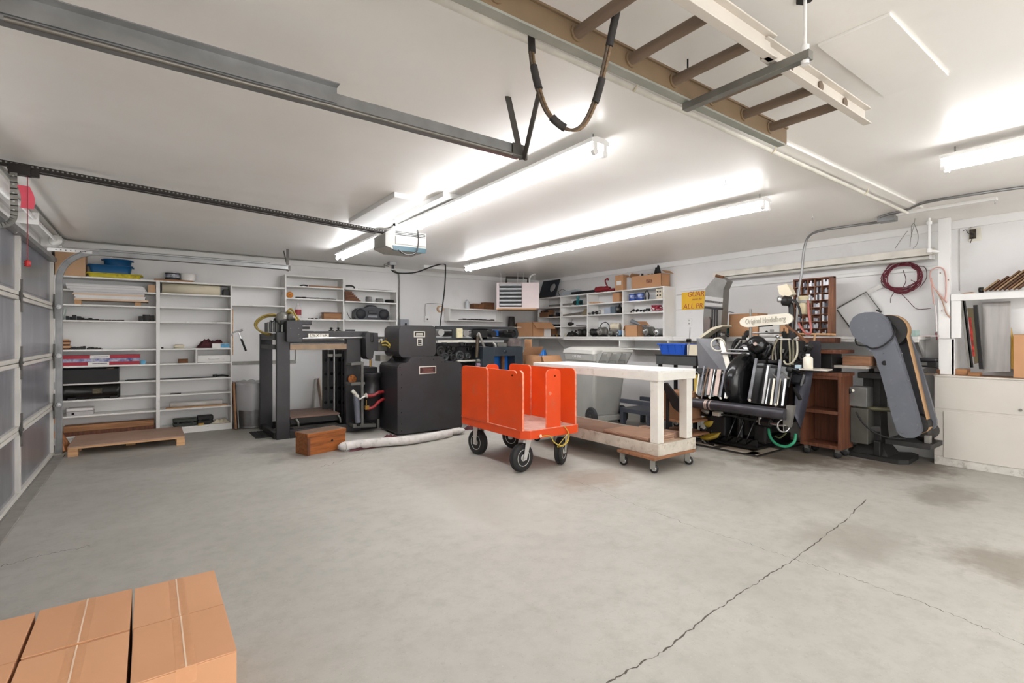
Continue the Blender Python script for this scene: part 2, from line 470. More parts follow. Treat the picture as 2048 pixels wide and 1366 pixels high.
for i in range(5):
    for s in ((-1,1) if 0 < i < 4 else ((1,) if i == 0 else (-1,))):
        B().box(XD-.014, XD+.014, DY0, DY1, zs[i]+(.003 if s > 0 else -.034), zs[i]+(.034 if s > 0 else -.003)).build('rail', railm, door, .003)
for i in range(1, 4):
    for j in range(4):
        y = min(max(ys[j], DY0+.03), DY1-.03)
        b = B()
        b.prism([(XD+.018,y-.05,zs[i]),(XD+.018,y,zs[i]-.075),(XD+.018,y+.05,zs[i]),(XD+.018,y,zs[i]+.075)], (.006,0,0))
        b.cyl((XD+.024,y-.03,zs[i]), (XD+.024,y+.03,zs[i]), .012, n=10)
        b.box(XD+.018, XD+.03, y-.012, y+.012, zs[i]-.13, zs[i]+.13)
        b.build('hinge', hingem, door, .002)
        if j in (0, 3):
            e = 1 if j == 3 else -1
            b = B().cyl((XD+.05,y,zs[i]), (XD+.05,y+e*.11,zs[i]), .007, n=8).cyl((XD+.05,y+e*.085,zs[i]), (XD+.05,y+e*.11,zs[i]), .024, n=14)
            b.build('roller', steel, door)
B().box(XD-.04, XD+.02, DY0, DY1, 0.0, .022).build('bottom_seal', M('seal_grey', (128,124,118), .7), door, .004)
B().box(XD-.014, XD+.045, DY0+.02, DY1-.02, zs[4]-.06, zs[4]-.02).build('top_strut', galv, door, .003)
# threshold strip on the floor
struct('trim_9', B().box(XD-.0, XD+.10, DY0-.05, DY1+.05, 0, .012), M('threshold', (150,146,138), .7, 0, .1, 10), .004)

# tracks (curve + horizontal run + hanger) for the door
def track(name, label, yc, s):
    t = thing(name, label, 'door track', (XD+.05, yc, 0))
    zt = 2.215; xe = 1.52; R = .33
    path = [(XD+.05, yc, .02+k*.1) for k in range(18)]
    path = [(XD+.05, yc, z) for z in (.02, .6, 1.2, zt-R)] + [(XD+.05+R-R*math.cos(math.radians(a)), yc, zt-R+R*math.sin(math.radians(a))) for a in range(10, 91, 10)] + [(xe*.5, yc, zt), (xe, yc, zt)]
    b = B(); W = .058
    prof = [(-W/2, -.022), (W/2, -.022), (W/2, .022), (W/2-.006, .022), (W/2-.006, -.018), (-W/2+.006, -.018), (-W/2+.006, .022), (-W/2, .022)]
    vs = []
    P = [Vector(p) for p in path]
    for i, p in enumerate(P):
        d = (P[min(i+1,len(P)-1)]-P[max(i-1,0)]).normalized(); n = Vector((-d.z, 0, d.x))
        for a, c in prof: vs.append(p + n*a + Vector((0, -s*c, 0)))
    k = len(prof)
    b.add(vs, [(i*k+j, i*k+(j+1) % k, (i+1)*k+(j+1) % k, (i+1)*k+j) for i in range(len(P)-1) for j in range(k)])
    b.build('channel', galv, t)
    # stiffener angle on the horizontal run
    xs_ = 1.30 if s > 0 else .60; yo = yc+s*.026
    B().box(-.45, xs_, yo, yo+s*.004, zt-.012, zt+.05).box(-.45, xs_, yo, yo+s*.042, zt+.046, zt+.05).build('stiffener', galv, t)
    B().cyl((XD+.5, yc+s*.024, zt-.027), (xe, yc+s*.024, zt-.027), .009, n=8).build('rolled_edge', M('track_edge', (120,116,110), .4, .7), t)
    hm = M('hanger_dark', (92,88,84), .5, .6)
    B().beam((xe-.005, yo+s*.003, zt-.045), (xe-.09 if s < 0 else xe-.005, yo+s*.003, ZC), .034, .005, up=(0,1,0)).build('hanger', hm, t)
    B().beam((xe+.005, yo+s*.008, zt-.045), (xe-.02, yo+s*.17, ZC), .034, .005, up=(1,0,0)).build('brace', hm, t)
    B().box(xe-.06, xe+.03, yo, yo+s*.006, zt-.04, zt+.03).build('end_plate', hm, t)
    for z in (.3, .75, 1.2, 1.65):
        B().box(XL+.002, XD+.05, yc+s*.03, yc+s*.034, z-.04, z+.04).build('bracket', galv, t)
    B().box(XL+.004, XL+.014, yc+s*.01, yc+s*.06, .02, 2.14).build('jamb_angle', M('jamb', (196,194,192), .5), t)
    return t
track('door_track', 'galvanised garage door track curving up beside the white bookcase', 7.215, 1)
track('door_track', 'galvanised garage door track crossing the ceiling at upper left', 2.03, -1)
# springs and shaft above the door
t = thing('torsion_shaft', 'white painted torsion shaft with drum above the garage door', 'door shaft', (XL+.12, 4.6, 2.3))
B().cyl((XL+.13, DY0-.1, 2.30), (XL+.13, 7.25, 2.30), .014, n=12).build('shaft', white, t)
B().cyl((XL+.13, 4.2, 2.30), (XL+.13, 5.0, 2.30), .04, n=16).build('spring', white, t)
B().lathe([(.012,0),(.05,0),(.06,.012),(.05,.02),(.048,.06),(.062,.066),(.062,.074),(.012,.074)], (XL+.13,7.10,2.30), (0,1,0), 20).build('cable_drum', alu, t)
B().box(XL+.004, XL+.17, 7.19, 7.195, 2.24, 2.36).box(XL+.004, XL+.008, 7.14, 7.195, 2.2, 2.36).build('bearing_plate', white, t)
B().box(XL, XL+.16, 5.9, 5.906, 2.25, 2.35).box(XL,XL+.006, 5.85,5.95,2.22,2.38).build('bearing_plate', white, t)
b = B().box(XL+.05, XL+.42, 7.222, 7.227, 2.20, 2.235)
tag(b.build('angle_iron', white, t))
for k in range(7): B().cyl((XL+.12+k*.04, 7.221, 2.218), (XL+.12+k*.04, 7.2285, 2.218), .006, n=6).build('hole', ink, t)

# opener rail, motor, arm, cord and tag
YO = 4.63
pr0 = at(-40, 317, y=YO); pr1 = at(778, 466, y=YO)
t = thing('opener_rail', 'long dark chain rail running from the garage door to its motor', 'opener rail', pr0)
railk = M('opener_dark', (52,48,46), .5, .5, .1, 10)
pr0.x = XL+.03
B().beam(pr0, pr1, .036, .034).build('rail', railk, t, .003)
b = B(); n = 110
for k in range(n):
    p = pr0.lerp(pr1, (k+.5)/n)
    b.obox(p+Vector((0,-.019,.004)), (.011,.006,.010))
o = tag(b.build('chain', tin, t), kind='stuff')
b = B().obox(pr0.lerp(pr1,.5)+Vector((0,0,-.028)), ((pr1-pr0).length*.9,.012,.010), (0, math.atan2(pr0.z-pr1.z, pr1.x-pr0.x), 0)); b.build('lower_chain', railk, t)
pt = at(42, 345, y=YO)
B().box(pt.x-.06, pt.x+.05, YO-.03, YO+.03, pt.z-.02, pt.z+.05).box(pt.x+.02, pt.x+.09, YO-.02, YO+.02, pt.z-.02, pt.z+.03).build('trolley', railk, t, .004)
a0 = at(27, 345, y=YO-.03); a1 = at(28, 430, y=YO-.03); a2 = at(18, 447, y=YO-.03); a3 = at(-8, 452, y=YO-.03)
b = B(); pts = smooth([a0, a0.lerp(a1,.5), a1, a2, a3], 4)
for i in range(len(pts)-1): b.beam(pts[i], pts[i+1]+(pts[i+1]-pts[i])*.15, .005, .036, up=(1,0,.2))
b.build('door_arm', tin, t)
for k in range(5):
    p = a0.lerp(a1, .08+.2*k); B().cyl(p+Vector((0,-.004,0)), p+Vector((0,.004,0)), .006, n=8).build('bolt', steel, t)
hx = at(55, 356, y=YO); ht = at(57, 528, y=YO)
c = thing('release_cord', 'red emergency release cord with a red ribbed handle below the rail', 'pull cord', (hx.x, YO, ht.z))
B().cyl((hx.x,YO,hx.z+.03), (hx.x,YO,ht.z), .0025, n=6).build('cord', hose_r, c)
B().lathe([(.004,0),(.02,.004),(.014,.014),(.02,.022),(.014,.03),(.02,.038),(.006,.046)], (hx.x,YO,ht.z-.02), (0,0,1), 14).build('handle', M('handle_red', (196,30,30), .4), c)
q0 = at(38, 370, y=YO+.02); q1 = at(64, 418, y=YO+.02)
b = B(); vs = []
for i in range(7):
    f = i/6; zz = q0.z+(q1.z-q0.z)*f; o_ = .012*math.sin(f*3)+.014*f
    vs += [(q0.x-.01+o_, YO+.02, zz), (q0.x+.05+o_*1.4, YO+.024, zz)]
b.add(vs, [(2*i,2*i+1,2*i+3,2*i+2) for i in range(6)])
o = one('warning_tag', 'bright pink warning tag hanging from the opener rail', 'tag', b, M('tag_pink', (246,96,116), .6))
md = o.modifiers.new('thick', 'SOLIDIFY'); md.thickness = .002

m0 = at(752, 464, y=YO-.13); 
t = thing('door_opener', 'grey garage door opener motor hung from the ceiling boards', 'door opener', (2.0, YO, 2.10))
bz0 = 2.105
prof = [(1.80,2.14),(1.90,bz0),(2.20,bz0),(2.22,2.14),(2.22,2.30),(1.86,2.30),(1.80,2.26)]
B().prism([(x, YO-.13, z) for x, z in prof], (0,.30,0)).build('housing', M('opener_grey', (168,168,162), .45), t, .012)
B().prism([(1.88,YO-.134,bz0),(2.21,YO-.134,bz0),(2.224,YO-.134,2.15),(1.87,YO-.134,2.15)], (0,.02,0)).build('band', M('opener_teal', (64,90,100), .4), t)
B().box(1.90, 2.215, YO-.137, YO-.13, 2.17, 2.24).build('label_panel', M('opener_label', (196,186,182), .5), t)
for k in range(3): B().box(1.90, 2.21, YO-.134, YO-.128, 2.255+k*.014, 2.26+k*.014).build('vent', dark, t)
for x in (1.92, 2.14): B().box(x, x+.025, YO-.02, YO-.016, 2.30, ZC-.04).build('strap', galv, t)
B().box(1.92, 2.165, YO-.02, YO-.016, 2.36, 2.385).build('strap', galv, t)
B().tube(smooth([(2.10,YO-.14,2.40),(2.13,YO-.15,2.25),(2.10,YO-.16,2.10),(2.0,YO-.15,2.07),(1.93,YO-.13,2.11)]), .006).build('cord', black, t)

# conduit along the ceiling edge
b = B().tube([(XL+.10,3.4,ZC-.012),(XL+.10,7.9,ZC-.012),(XL+.13,8.03,ZC-.012),(XL+.25,8.06,ZC-.012),(bx(770,8.06),8.06,ZC-.012)], .009, 8)
one('ceiling_conduit', 'thin grey conduit following the ceiling edge above the bookcase', 'conduit', b, tin)

# ================================================================ fluorescent fixtures
def fixture(label, x, y0, y1, z, lit=True, group='fluorescent strip lights'):
    t = thing('strip_light', label, 'light', (x, (y0+y1)/2, z), group=group)
    hz = z+.055
    b = B(); b.prism([(x-.07,y0,hz),(x+.07,y0,hz),(x+.07,y0,hz+.022),(x+.03,y0,hz+.035),(x-.03,y0,hz+.035),(x-.07,y0,hz+.022)], (0,y1-y0,0))
    b.build('housing', white, t, .002)
    n = max(1, round((y1-y0)/2.44)); L = (y1-y0)/n
    for k in range(n):
        for s in (-1, 1):
            B().cyl((x+s*.038, y0+k*L+.03, z+.018), (x+s*.038, y0+(k+1)*L-.03, z+.018), .019, n=10).build('tube', tube_on if lit else tube_off, t)
    for k in range(n+1):
        for s in (-1, 1):
            y = y0+k*L; e = .012 if k == 0 else (-.012 if k == n else 0)
            B().box(x+s*.038-.012, x+s*.038+.012, y+e-.012, y+e+.012, z-.004, hz).cyl((x+s*.038,y+e-.011,z+.004),(x+s*.038,y+e+.011,z+.004),.02,n=12).build('socket', white, t, .002)
    for y in (y0+.06, (y0+y1)/2, y1-.06):
        B().cyl((x,y,hz+.03), (x,y,ZC), .004, n=6).build('hanger', tin, t)
    return t
fixture('long twin tube strip light nearest the garage door motor', 2.10, 2.02, 6.88, 2.335)
fixture('long twin tube strip light in the row nearer the pink heater', 4.10, 2.08, 6.84, 2.335)
fixture('twin tube strip light at the right edge of the picture', 4.06, -1.52, .95, 2.335)
fixture('added unseen twin tube strip light behind the viewer over the cartons', .1, -2.9, -.46, 2.335)  # invented fixture out of view, added for overhead fill light
fixture('added unseen twin tube strip light behind the viewer between two others', 2.1, -2.9, -.46, 2.335)  # another invented fixture out of view, also added for fill
# unlit fixture on the right wall
t = thing('unlit_strip_light', 'unlit white strip light fixture mounted high on the right wall', 'light', (6.55, 2.8, 2.10))
B().box(6.50, 6.62, 1.60, 4.07, 2.125, 2.20).build('housing', M('fixture_cream', (226,221,210), .5), t, .004)
for dx in (.03, .09):
    B().cyl((6.50+dx, 1.63, 2.10), (6.50+dx, 4.04, 2.10), .019, n=12).build('tube', tube_off, t)
for y in (1.62, 4.05): B().box(6.51, 6.61, y-.012, y+.012, 2.08, 2.13).build('socket', white, t)
for y in (1.9, 3.8): B().box(6.61, XR, y-.02, y+.02, 2.13, 2.18).build('wall_bracket', white, t)

# ================================================================ ladder on the ceiling
YLa, YLb, ZL = 1.27, .925, 2.33
t = thing('extension_ladder', 'wooden rung extension ladder slung flat under the ceiling', 'ladder', (1.6, 1.1, ZL-.04))
def channel(b, y, x0, x1, z, s, h=.085, w=.03):
    b.box(x0, x1, y-.004, y+.004, z-h/2, z+h/2).box(x0, x1, y, y+s*w, z-h/2, z-h/2+.006).box(x0, x1, y, y+s*w, z+h/2-.006, z+h/2)
fib = M('fibreglass_brown', (128,106,80), .55, 0, .1, 6, .03, 30); raillt = M('ladder_pale', (214,206,196), .5, .1, .04, 6)
b = B(); channel(b, YLa, -.9, 2.70, ZL, 1); b.build('side_rail', fib, t, .002)
B().box(-.9, 2.68, YLa-.006, YLa+.034, ZL-.052, ZL-.0435).build('edge_strip', M('zinc_green', (168,170,160), .5, .4), t)
B().box(-.9, 2.70, YLa-.012, YLa-.004, ZL+.034, ZL+.0425).build('edge_strip', fib, t)
b = B(); channel(b, YLb, -.9, 1.84, ZL, -1); b.build('side_rail', raillt, t, .002)
b = B(); channel(b, YLb+.012, 1.80, 2.76, ZL-.005, -1, .075); b.build('side_rail', raillt, t, .002)
rung = M('rung_wood', (116,98,82), .65, 0, .2, 4, .1, 30, stretch=(6,.6,6))
xr = [at(px, py, z=ZL).x for px, py in ((1185,45),(1290,103),(1372,150),(1443,190),(1508,222),(1556,250))]
for k, x in enumerate(xr + [xr[0]-.34, xr[0]-.68, xr[0]-1.02, xr[0]-1.36]):
    B().cyl((x, YLa-.002, ZL), (x, YLb+.002, ZL), .021, n=12).build('rung', rung, t)
    B().cyl((x, YLa-.010, ZL), (x, YLa-.002, ZL), .03, n=14).build('ferrule', fib, t)
# support bar and its hangers
sp0 = at(1360, 212, z=2.262); sp1 = at(1614, 102, z=2.262)
b = thing('ladder_support', 'grey angle bar holding the ladder up, tied at both ends', 'support bar', (1.86, 1.06, 2.24))
B().beam((1.86, sp0.y, 2.262), (1.86, sp1.y, 2.262), .035, .03).build('angle_bar', tin, b, .002)
B().cyl((1.86, sp0.y-.015, 2.25), (1.86, sp0.y-.015, ZC), .004, n=6).build('wire', dark, b)
B().cyl((1.86, sp1.y+.02, 2.25), (1.86, sp1.y+.02, ZC), .006, n=8).build('rod', white, b)
B().cyl((1.86, sp1.y+.02, 2.235), (1.86, sp1.y+.02, 2.30), .014, n=8).build('turnbuckle', white, b)
B().cyl((1.86, sp1.y+.02, ZC-.004), (1.86, sp1.y+.02, ZC+.0), .03, n=7).build('ceiling_hole', ink, b)
hp = at(1625, 78, z=ZC); hq = at(1750, 195, z=ZC)
one('ceiling_hatch', 'flush ceiling panel edge beside the pale ladder rail', 'panel', B().box(hp.x+.05, hq.x, .66, YLb-.02, ZC-.012, ZC), ceilm, .002)
# pipe along the seam
b = B().cyl((-.5, 1.50, ZC-.04), (5.66, 1.58, ZC-.04), .014, n=10)
o = one('ceiling_pipe', 'white painted pipe crossing the ceiling beside the ladder', 'pipe', b, M('pipe_white', (226,222,212), .45))
t = thing('pipe_strap', 'white strap clipping the ceiling pipe near the ladder end', 'pipe strap', (3.1, 1.54, ZC-.06))
for x in (1.8, 3.1, 4.6): B().tube([(x,1.50+x*.013-.028,ZC),(x,1.50+x*.013-.02,ZC-.04),(x,1.5+x*.013,ZC-.058),(x,1.5+x*.013+.02,ZC-.04),(x,1.5+x*.013+.028,ZC)], .005, 6).build('strap', cream, t)
# hanging cable loop
cpts = [(1058,20),(1062,70),(1066,125),(1080,185),(1100,230),(1135,258),(1165,252),(1190,205),(1208,140),(1222,75),(1238,0),(1246,-60)]
P = []
for i, (px, py) in enumerate(cpts):
    f = i/(len(cpts)-1); P.append(at(px, py, y=1.40-.32*f))
P[0].z = ZC; P[0] = Vector((P[1].x-.0, P[1].y+.02, ZC)); P[-1] = Vector((P[-2].x+.02, P[-2].y, ZC))
t = thing('hanging_cable', 'frayed twin power cable drooping in a loop from the ceiling', 'cable', (P[5].x, P[5].y, P[5].z))
S = smooth(P, 8)
B().tube([p+Vector((.005,0,0)) for p in S], .0052).build('strand', M('braid_tan', (122,98,72), .7, 0, .3, 90), t)
B().tube([p+Vector((-.005,.004,0)) for p in S], .0052).build('strand', M('braid_dark', (86,72,58), .7, 0, .3, 90), t)
for a, c in ((9,13),(17,23),(33,39),(56,62),(70,78)):
    B().tube(S[a:c+1], .013, 10).build('tape_wrap', M('friction_tape', (52,48,46), .8, 0, .2, 30), t)
# ================================================================ white bookcase on the back wall
YS = 7.91                                       # front edge of the shelves on the back wall
def shelf_b(name, label, x0, x1, zs, divs=(), z0=0.0, ztop=None, yf=YS, sides=(True, True), th=.02, kick=False, yb=None):
    yb = yb or YB-.004
    t = thing(name, label, 'shelf unit', ((x0+x1)/2, (yf+yb)/2, z0))
    ztop = ztop or max(zs)
    if sides[0]: B().box(x0-.02, x0, yf, yb, z0, ztop).build('side_panel', shelfw, t, .002)
    if sides[1]: B().box(x1, x1+.02, yf, yb, z0, ztop).build('side_panel', shelfw, t, .002)
    for d in divs: B().box(d-.02, d+.02, yf-.003, yb, z0, ztop-.0).build('divider', shelfw, t, .002)
    cuts = [x0]+sorted(divs)+[x1]
    for z in zs:
        for i in range(len(cuts)-1):
            a = cuts[i] + (.02 if i else 0); c = cuts[i+1] - (.02 if i < len(cuts)-2 else 0)
            B().box(a+.0005, c-.0005, yf, yb, z-th, z).build('shelf', shelfw, t, .002)
    if kick: B().box(x0, x1, yf+.01, yf+.03, z0, min(zs)-th).build('kick_board', shelfw, t)
    return t
X0, X1 = bx(112, YS), bx(461, YS); XDV = bx(316, YS)
ZB = [2.01, 1.85, 1.672, 1.48, 1.125, .93, .72, .52, .33, .085]
shelf_b('bookcase', 'tall white two bay bookcase between garage door and hammer', X0, X1, ZB, [XDV], kick=True)
ZM = [2.04, 1.858, 1.55, 1.30]
XM0, XM1 = bx(573, YS), bx(686, YS); XT1 = bx(793, YS)
b = shelf_b('hanging_shelf', 'white hanging shelf box, tallest of the three above the folding machine', XM0, XM1, [2.20]+ZM, z0=1.22)
shelf_b('hanging_shelf', 'white hanging shelf box holding the black boombox', XM1+.04, XT1, [2.045, 1.847, 1.555, 1.30], z0=1.22, sides=(False, True))
t = thing('plank_shelf', 'pair of white plank shelves bridging bookcase and hanging shelf box', 'shelf', (1.25, 8.05, 1.7))
for z in (2.005, 1.735): B().box(X1+.021, XM0-.021, YS+.02, YB-.004, z-.02, z).build('shelf', shelfw, t, .002)
XA, XB2 = bx(900, 8.0), bx(1003, 8.0)
za = bz(930, 617, 8.0); zb_ = bz(930, 640, 8.0)
shelf_b('small_shelf', 'low white open box shelf on the wall left of the pink heater', XA, XB2, [za, zb_], z0=zb_-.02, yf=7.98)

# ---- generic small items
def carton(name, label, x0, x1, y0, y1, z0, z1, m=card, group=None, seam='x', open_=False, rz=0, cat='box', tapem=tape, flapm=None):
    """corrugated carton: body, top flaps with a seam, tape (or open flaps)"""
    c = ((x0+x1)/2, (y0+y1)/2, z0); t = thing(name, label, cat, c, rz, group)
    a, d, h = abs(x1-x0)/2, abs(y1-y0)/2, z1-z0; g = .004
    if not open_:
        B().box(-a, a, -d, d, 0, h-g).build('body', m, t, .004)
        if seam == 'x':
            B().box(-a, a, -d, -.0015, h-g, h).build('flap', m, t, .0015); B().box(-a, a, .0015, d, h-g, h).build('flap', m, t, .0015)
            b = B().box(-a-.0006, a+.0006, -.025, .025, h, h+.0006); b.box(-a-.0008, -a, -.025, .025, h-.05, h); b.box(a, a+.0008, -.025, .025, h-.05, h)
        else:
            B().box(-a, -.0015, -d, d, h-g, h).build('flap', m, t, .0015); B().box(.0015, a, -d, d, h-g, h).build('flap', m, t, .0015)
            b = B().box(-.024, .024, -d-.0004, d+.0004, h, h+.0003); b.box(-.025, .025, -d-.0008, -d, h-.05, h); b.box(-.025, .025, d, d+.0008, h-.05, h)
        b.build('tape', tapem, t)
        if seam == 'y' and tapem is not tape: B().box(-.0022,.0022,-d,d,h+.0003,h+.0012).build('seam', M('seam_highlight', (236,208,182), .6), t)  # pale ridge: highlight along the seam put into the colour
    else:
        b = B(); b.box(-a, a, -d, d, 0, .005); b.box(-a, a, -d, -d+.005, 0, h); b.box(-a, a, d-.005, d, 0, h); b.box(-a, -a+.005, -d, d, 0, h); b.box(a-.005, a, -d, d, 0, h)
        b.build('body', m, t)
        fl = min(a, d)*.8
        for s in (-1, 1):
            ang = random.uniform(20, 60)
            B().obox((0, s*(d+fl/2*math.cos(math.radians(ang))), h+s*0-fl/2*math.sin(math.radians(ang))*random.choice((-1,1))), (2*a, fl, .004), (s*math.radians(-ang)*1, 0, 0)).build('flap', flapm or m, t)
    return t
def block(name, label, cat, m, x0, x1, y0, y1, z0, z1, bevel=.003, group=None):
    return one(name, label, cat, B().box(x0, x1, y0, y1, z0, z1), m, bevel, group)
def can(name, label, m, x, y, z, r, h, lidm=steel, bandm=None, cat='can', group=None, handle=False):
    t = thing(name, label, cat, (x, y, z), 0, group)
    B().lathe([(r*.97,0),(r,.006),(r,h-.012),(r*.97,h-.008)], n=24).build('body', m, t)
    B().lathe([(r*1.0,h-.012),(r*1.03,h-.006),(r*1.0,h),(r*.86,h),(r*.84,h-.008),(0,h-.008)], n=24).build('lid', lidm, t)
    if bandm: B().lathe([(r*1.004,h*.3),(r*1.006,h*.32),(r*1.006,h*.72),(r*1.004,h*.74)], n=24).build('label_band', bandm, t)
    if handle: B().tube(arc((0,0,h*.7), r*1.05, 200, 340, 10, (1,0,0), (0,.2,1)), .003, 6).build('bail', steel, t)
    return t
def bottle(name, label, m, x, y, z, r, h, capm=white, bandm=None, square=False, cat='bottle'):
    t = thing(name, label, cat, (x, y, z), 0)
    n = 8 if square else 20
    B().lathe([(r*.92,0),(r,.01),(r,h*.68),(r*.85,h*.76),(r*.36,h*.86),(r*.34,h*.9)], n=n).build('body', m, t)
    B().lathe([(r*.42,h*.87),(r*.42,h),(r*.36,h)], n=16).build('cap', capm, t)
    if bandm: B().lathe([(r*1.01,h*.24),(r*1.02,h*.25),(r*1.02,h*.58),(r*1.01,h*.6)], n=n).build('label_band', bandm, t)
    return t
def roll(name, label, m, p0, p1, r, corem=cardd, cat='roll', core=.4, group=None):
    p0 = Vector(p0); p1 = Vector(p1); c = (p0+p1)/2
    t = thing(name, label, cat, (c.x, c.y, min(p0.z, p1.z)-r), None, group)
    d = (p1-p0).normalized()
    B().lathe([(r*core,0),(r,0),(r,(p1-p0).length),(r*core,(p1-p0).length)], p0, d, 24).build('sheet', m, t)
    B().cyl(p0-d*.004, p1+d*.004, r*core, n=16).build('core', corem, t)
    return t

# ---- on top of the bookcase
zt = ZB[0]
xa, xb_ = -.90, bx(172, 8.0)
carton('moving_box', 'tan carton with a folded lid behind the curve of the door track', xa, xb_, 7.93, 8.16, zt, zt+.30, cardl)
def tub(name, label, m, cx, cyy, z, a, d, h, oval=False, rot=0, flare=1.1):
    t = thing(name, label, 'tub', (cx, cyy, z), rot)
    o = [(a*math.cos(k*math.pi/12), d*math.sin(k*math.pi/12)) for k in range(24)] if oval else rr(-a, a, -d, d, min(a, d)*.35, 4)
    n = len(o); vs = []
    for s, hh in ((1/flare,0),(1,h),(1.06,h),(1.06,h-.012),(.985,h-.004),(1/flare*.96,.006)):
        vs += [(x*s, y*s, hh) for x, y in o]
    b = B(); k = 6
    b.add(vs, [(j*n+i, j*n+(i+1) % n, (j+1)*n+(i+1) % n, (j+1)*n+i) for j in range(k-1) for i in range(n)], 0, True)
    b.add(vs[:n], [tuple(range(n-1,-1,-1))]); b.add(vs[5*n:], [tuple(range(n))])
    b.build('basin', m, t)
    for s in (-1, 1): B().box(s*a*1.05-.012, s*a*1.05+.012, -.05, .05, h-.02, h-.008).build('handle', m, t, .003)
    return t
bluetub = M('tub_blue', (20,88,138), .4, 0, .06, 5)
xy0, xy1 = bx(174, 8.02), bx(284, 8.02)
t1 = tub('tray', 'long yellow plastic tray under the blue tubs', yellow, (xy0+xy1)/2, 8.02, zt, (xy1-xy0)/2*.96, .1, .058, flare=1.05)
tub('wash_tub', 'rectangular blue plastic wash tub on the yellow tray', bluetub, (bx(174,8.02)+bx(268,8.02))/2, 8.03, zt+.058, (bx(268,8.02)-bx(176,8.02))/2*.93, .105, .10)
tub('wash_tub', 'oval blue plastic tub nested on the rectangular blue tub', bluetub, (bx(204,8.03)+bx(266,8.03))/2, 8.05, zt+.158, (bx(266,8.03)-bx(204,8.03))/2*.93, .10, .085, True)
block('wood_board', 'short brown board under the two cans on the bookcase', 'board', oakx, bx(308,8.0), bx(386,8.0), 7.935, 8.1, zt, zt+.022)
can('paint_can', 'dark paint can with a printed label on the bookcase top', blackm, bx(345,8.0), 8.01, zt+.022, .082, .10, bandm=M('can_print', (70,84,110), .5, 0, .5, 30, dirt=(220,220,220), dirt_amt=.8, dscale=20))
can('paint_can', 'plain white can beside the dark paint can', paper, bx(376,8.0), 8.02, zt+.022, .088, .095, lidm=paper)

# ---- shelf 2: sheets, roll
z = ZB[2]
bs_ = block('wood_block', 'small pine block holding up the sheet stack', 'block', pine, bx(149,7.95), bx(163,7.95), 7.93, 7.99, z, z+.05)
block('wood_block', 'second pine block hidden under the sheet stack', 'block', pine, bx(270,7.95), bx(282,7.95), 7.93, 7.99, z, z+.045)
sheetm = [M('sheet_white', (230,228,226), .7, 0, .03, 8), M('sheet_buff', (222,196,170), .7, 0, .03, 8), M('sheet_grey', (212,211,212), .7, 0, .03, 8)]
zz = z+.05; k = 0
lo = [(146,297,1),(148,290,0),(148,291,0),(144,288,1),(143,289,2)]
for a, c, mm in lo:
    h = .0205
    block('paper_board', ORD[lo.index((a,c,mm))]+' poster board from the bottom under the second shelf', 'board', sheetm[mm], bx(a,7.86)+random.uniform(0,.02), bx(c,7.86), 7.84+random.uniform(0,.02), 8.15, zz, zz+h, .001, 'poster boards under the second shelf'); zz += h
block('paper_board', 'narrow poster board filling the gap at the second shelf edge', 'board', sheetm[2], bx(140,7.84), bx(290,7.84), 7.83, 7.905, zz, ZB[1]-.0005, .001)
zz = ZB[1]
for k, (a, c, mm) in enumerate([(134,293,2),(133,291,0),(132,289,2),(131,289,0),(131,285,2)]):
    h = .014
    block('paper_board', ORD[k]+' pale poster board from the bottom on the second shelf', 'board', sheetm[mm], bx(a,7.85), bx(c,7.85), 7.835+.014*k, 8.15, zz, zz+h, .001, 'poster boards on the second shelf'); zz += h
block('manila_box', 'small tan box at the end of the pale poster boards', 'box', cardl, bx(296,7.97), XDV-.025, 7.94, 8.1, ZB[1], ZB[1]+.10)
roll('paper_roll', 'cream paper roll lying in the right bookcase bay', cream, (bx(324,8.0), 8.02, ZB[1]+.068), (bx(440,8.0), 8.02, ZB[1]+.068), .068, dark, core=.5)
block('cardboard_tube_end', 'dark box end beside the cream paper roll', 'box', dark, bx(446,8.02), X1-.01, 7.97, 8.1, ZB[1], ZB[1]+.09)
# ---- shelf 4 : dish, dark blocks
z = ZB[3]
t = thing('mint_tray', 'pale mint plastic scoop tray with an upturned end', 'tray', (bx(118,7.93), 8.0, z), None)
mint = M('mint_plastic', (198,214,206), .4, 0, .04, 6)
xq0, xq1 = bx(113,7.95), bx(124,7.95)
B().box(xq0, xq1, 7.92, 8.08, z, z+.01).box(xq0, xq0+.006, 7.92, 8.08, z, z+.06).box(xq0, xq1, 8.07, 8.08, z, z+.06).build('base', mint, t)
B().beam((xq1,8.0,z+.005), (xq1+.03,8.0,z+.14), .006, .15, up=(0,1,0)).build('end', mint, t, .002)
px = 131; nslug = 0
for k in range(22):
    w_ = random.uniform(5, 11); hh = max(.012, (.085-.0035*(px-131)*.28)*random.uniform(.45, 1))
    if px > 272: hh = random.uniform(.06,.13)
    if 243 < px < 270: px += w_*2; continue
    if px+w_ > 312: break
    y0 = random.uniform(7.93, 8.02)
    block('metal_slug', ORD[nslug]+' dark metal slug from the left in the row on the fourth shelf', 'metal block', random.choice([dark, blackm, dark]), bx(px,7.95), bx(px+w_,7.95)-.002, y0, y0+random.uniform(.05,.1), z, z+hh, .003, 'dark slugs on the fourth shelf')
    px += w_; nslug += 1
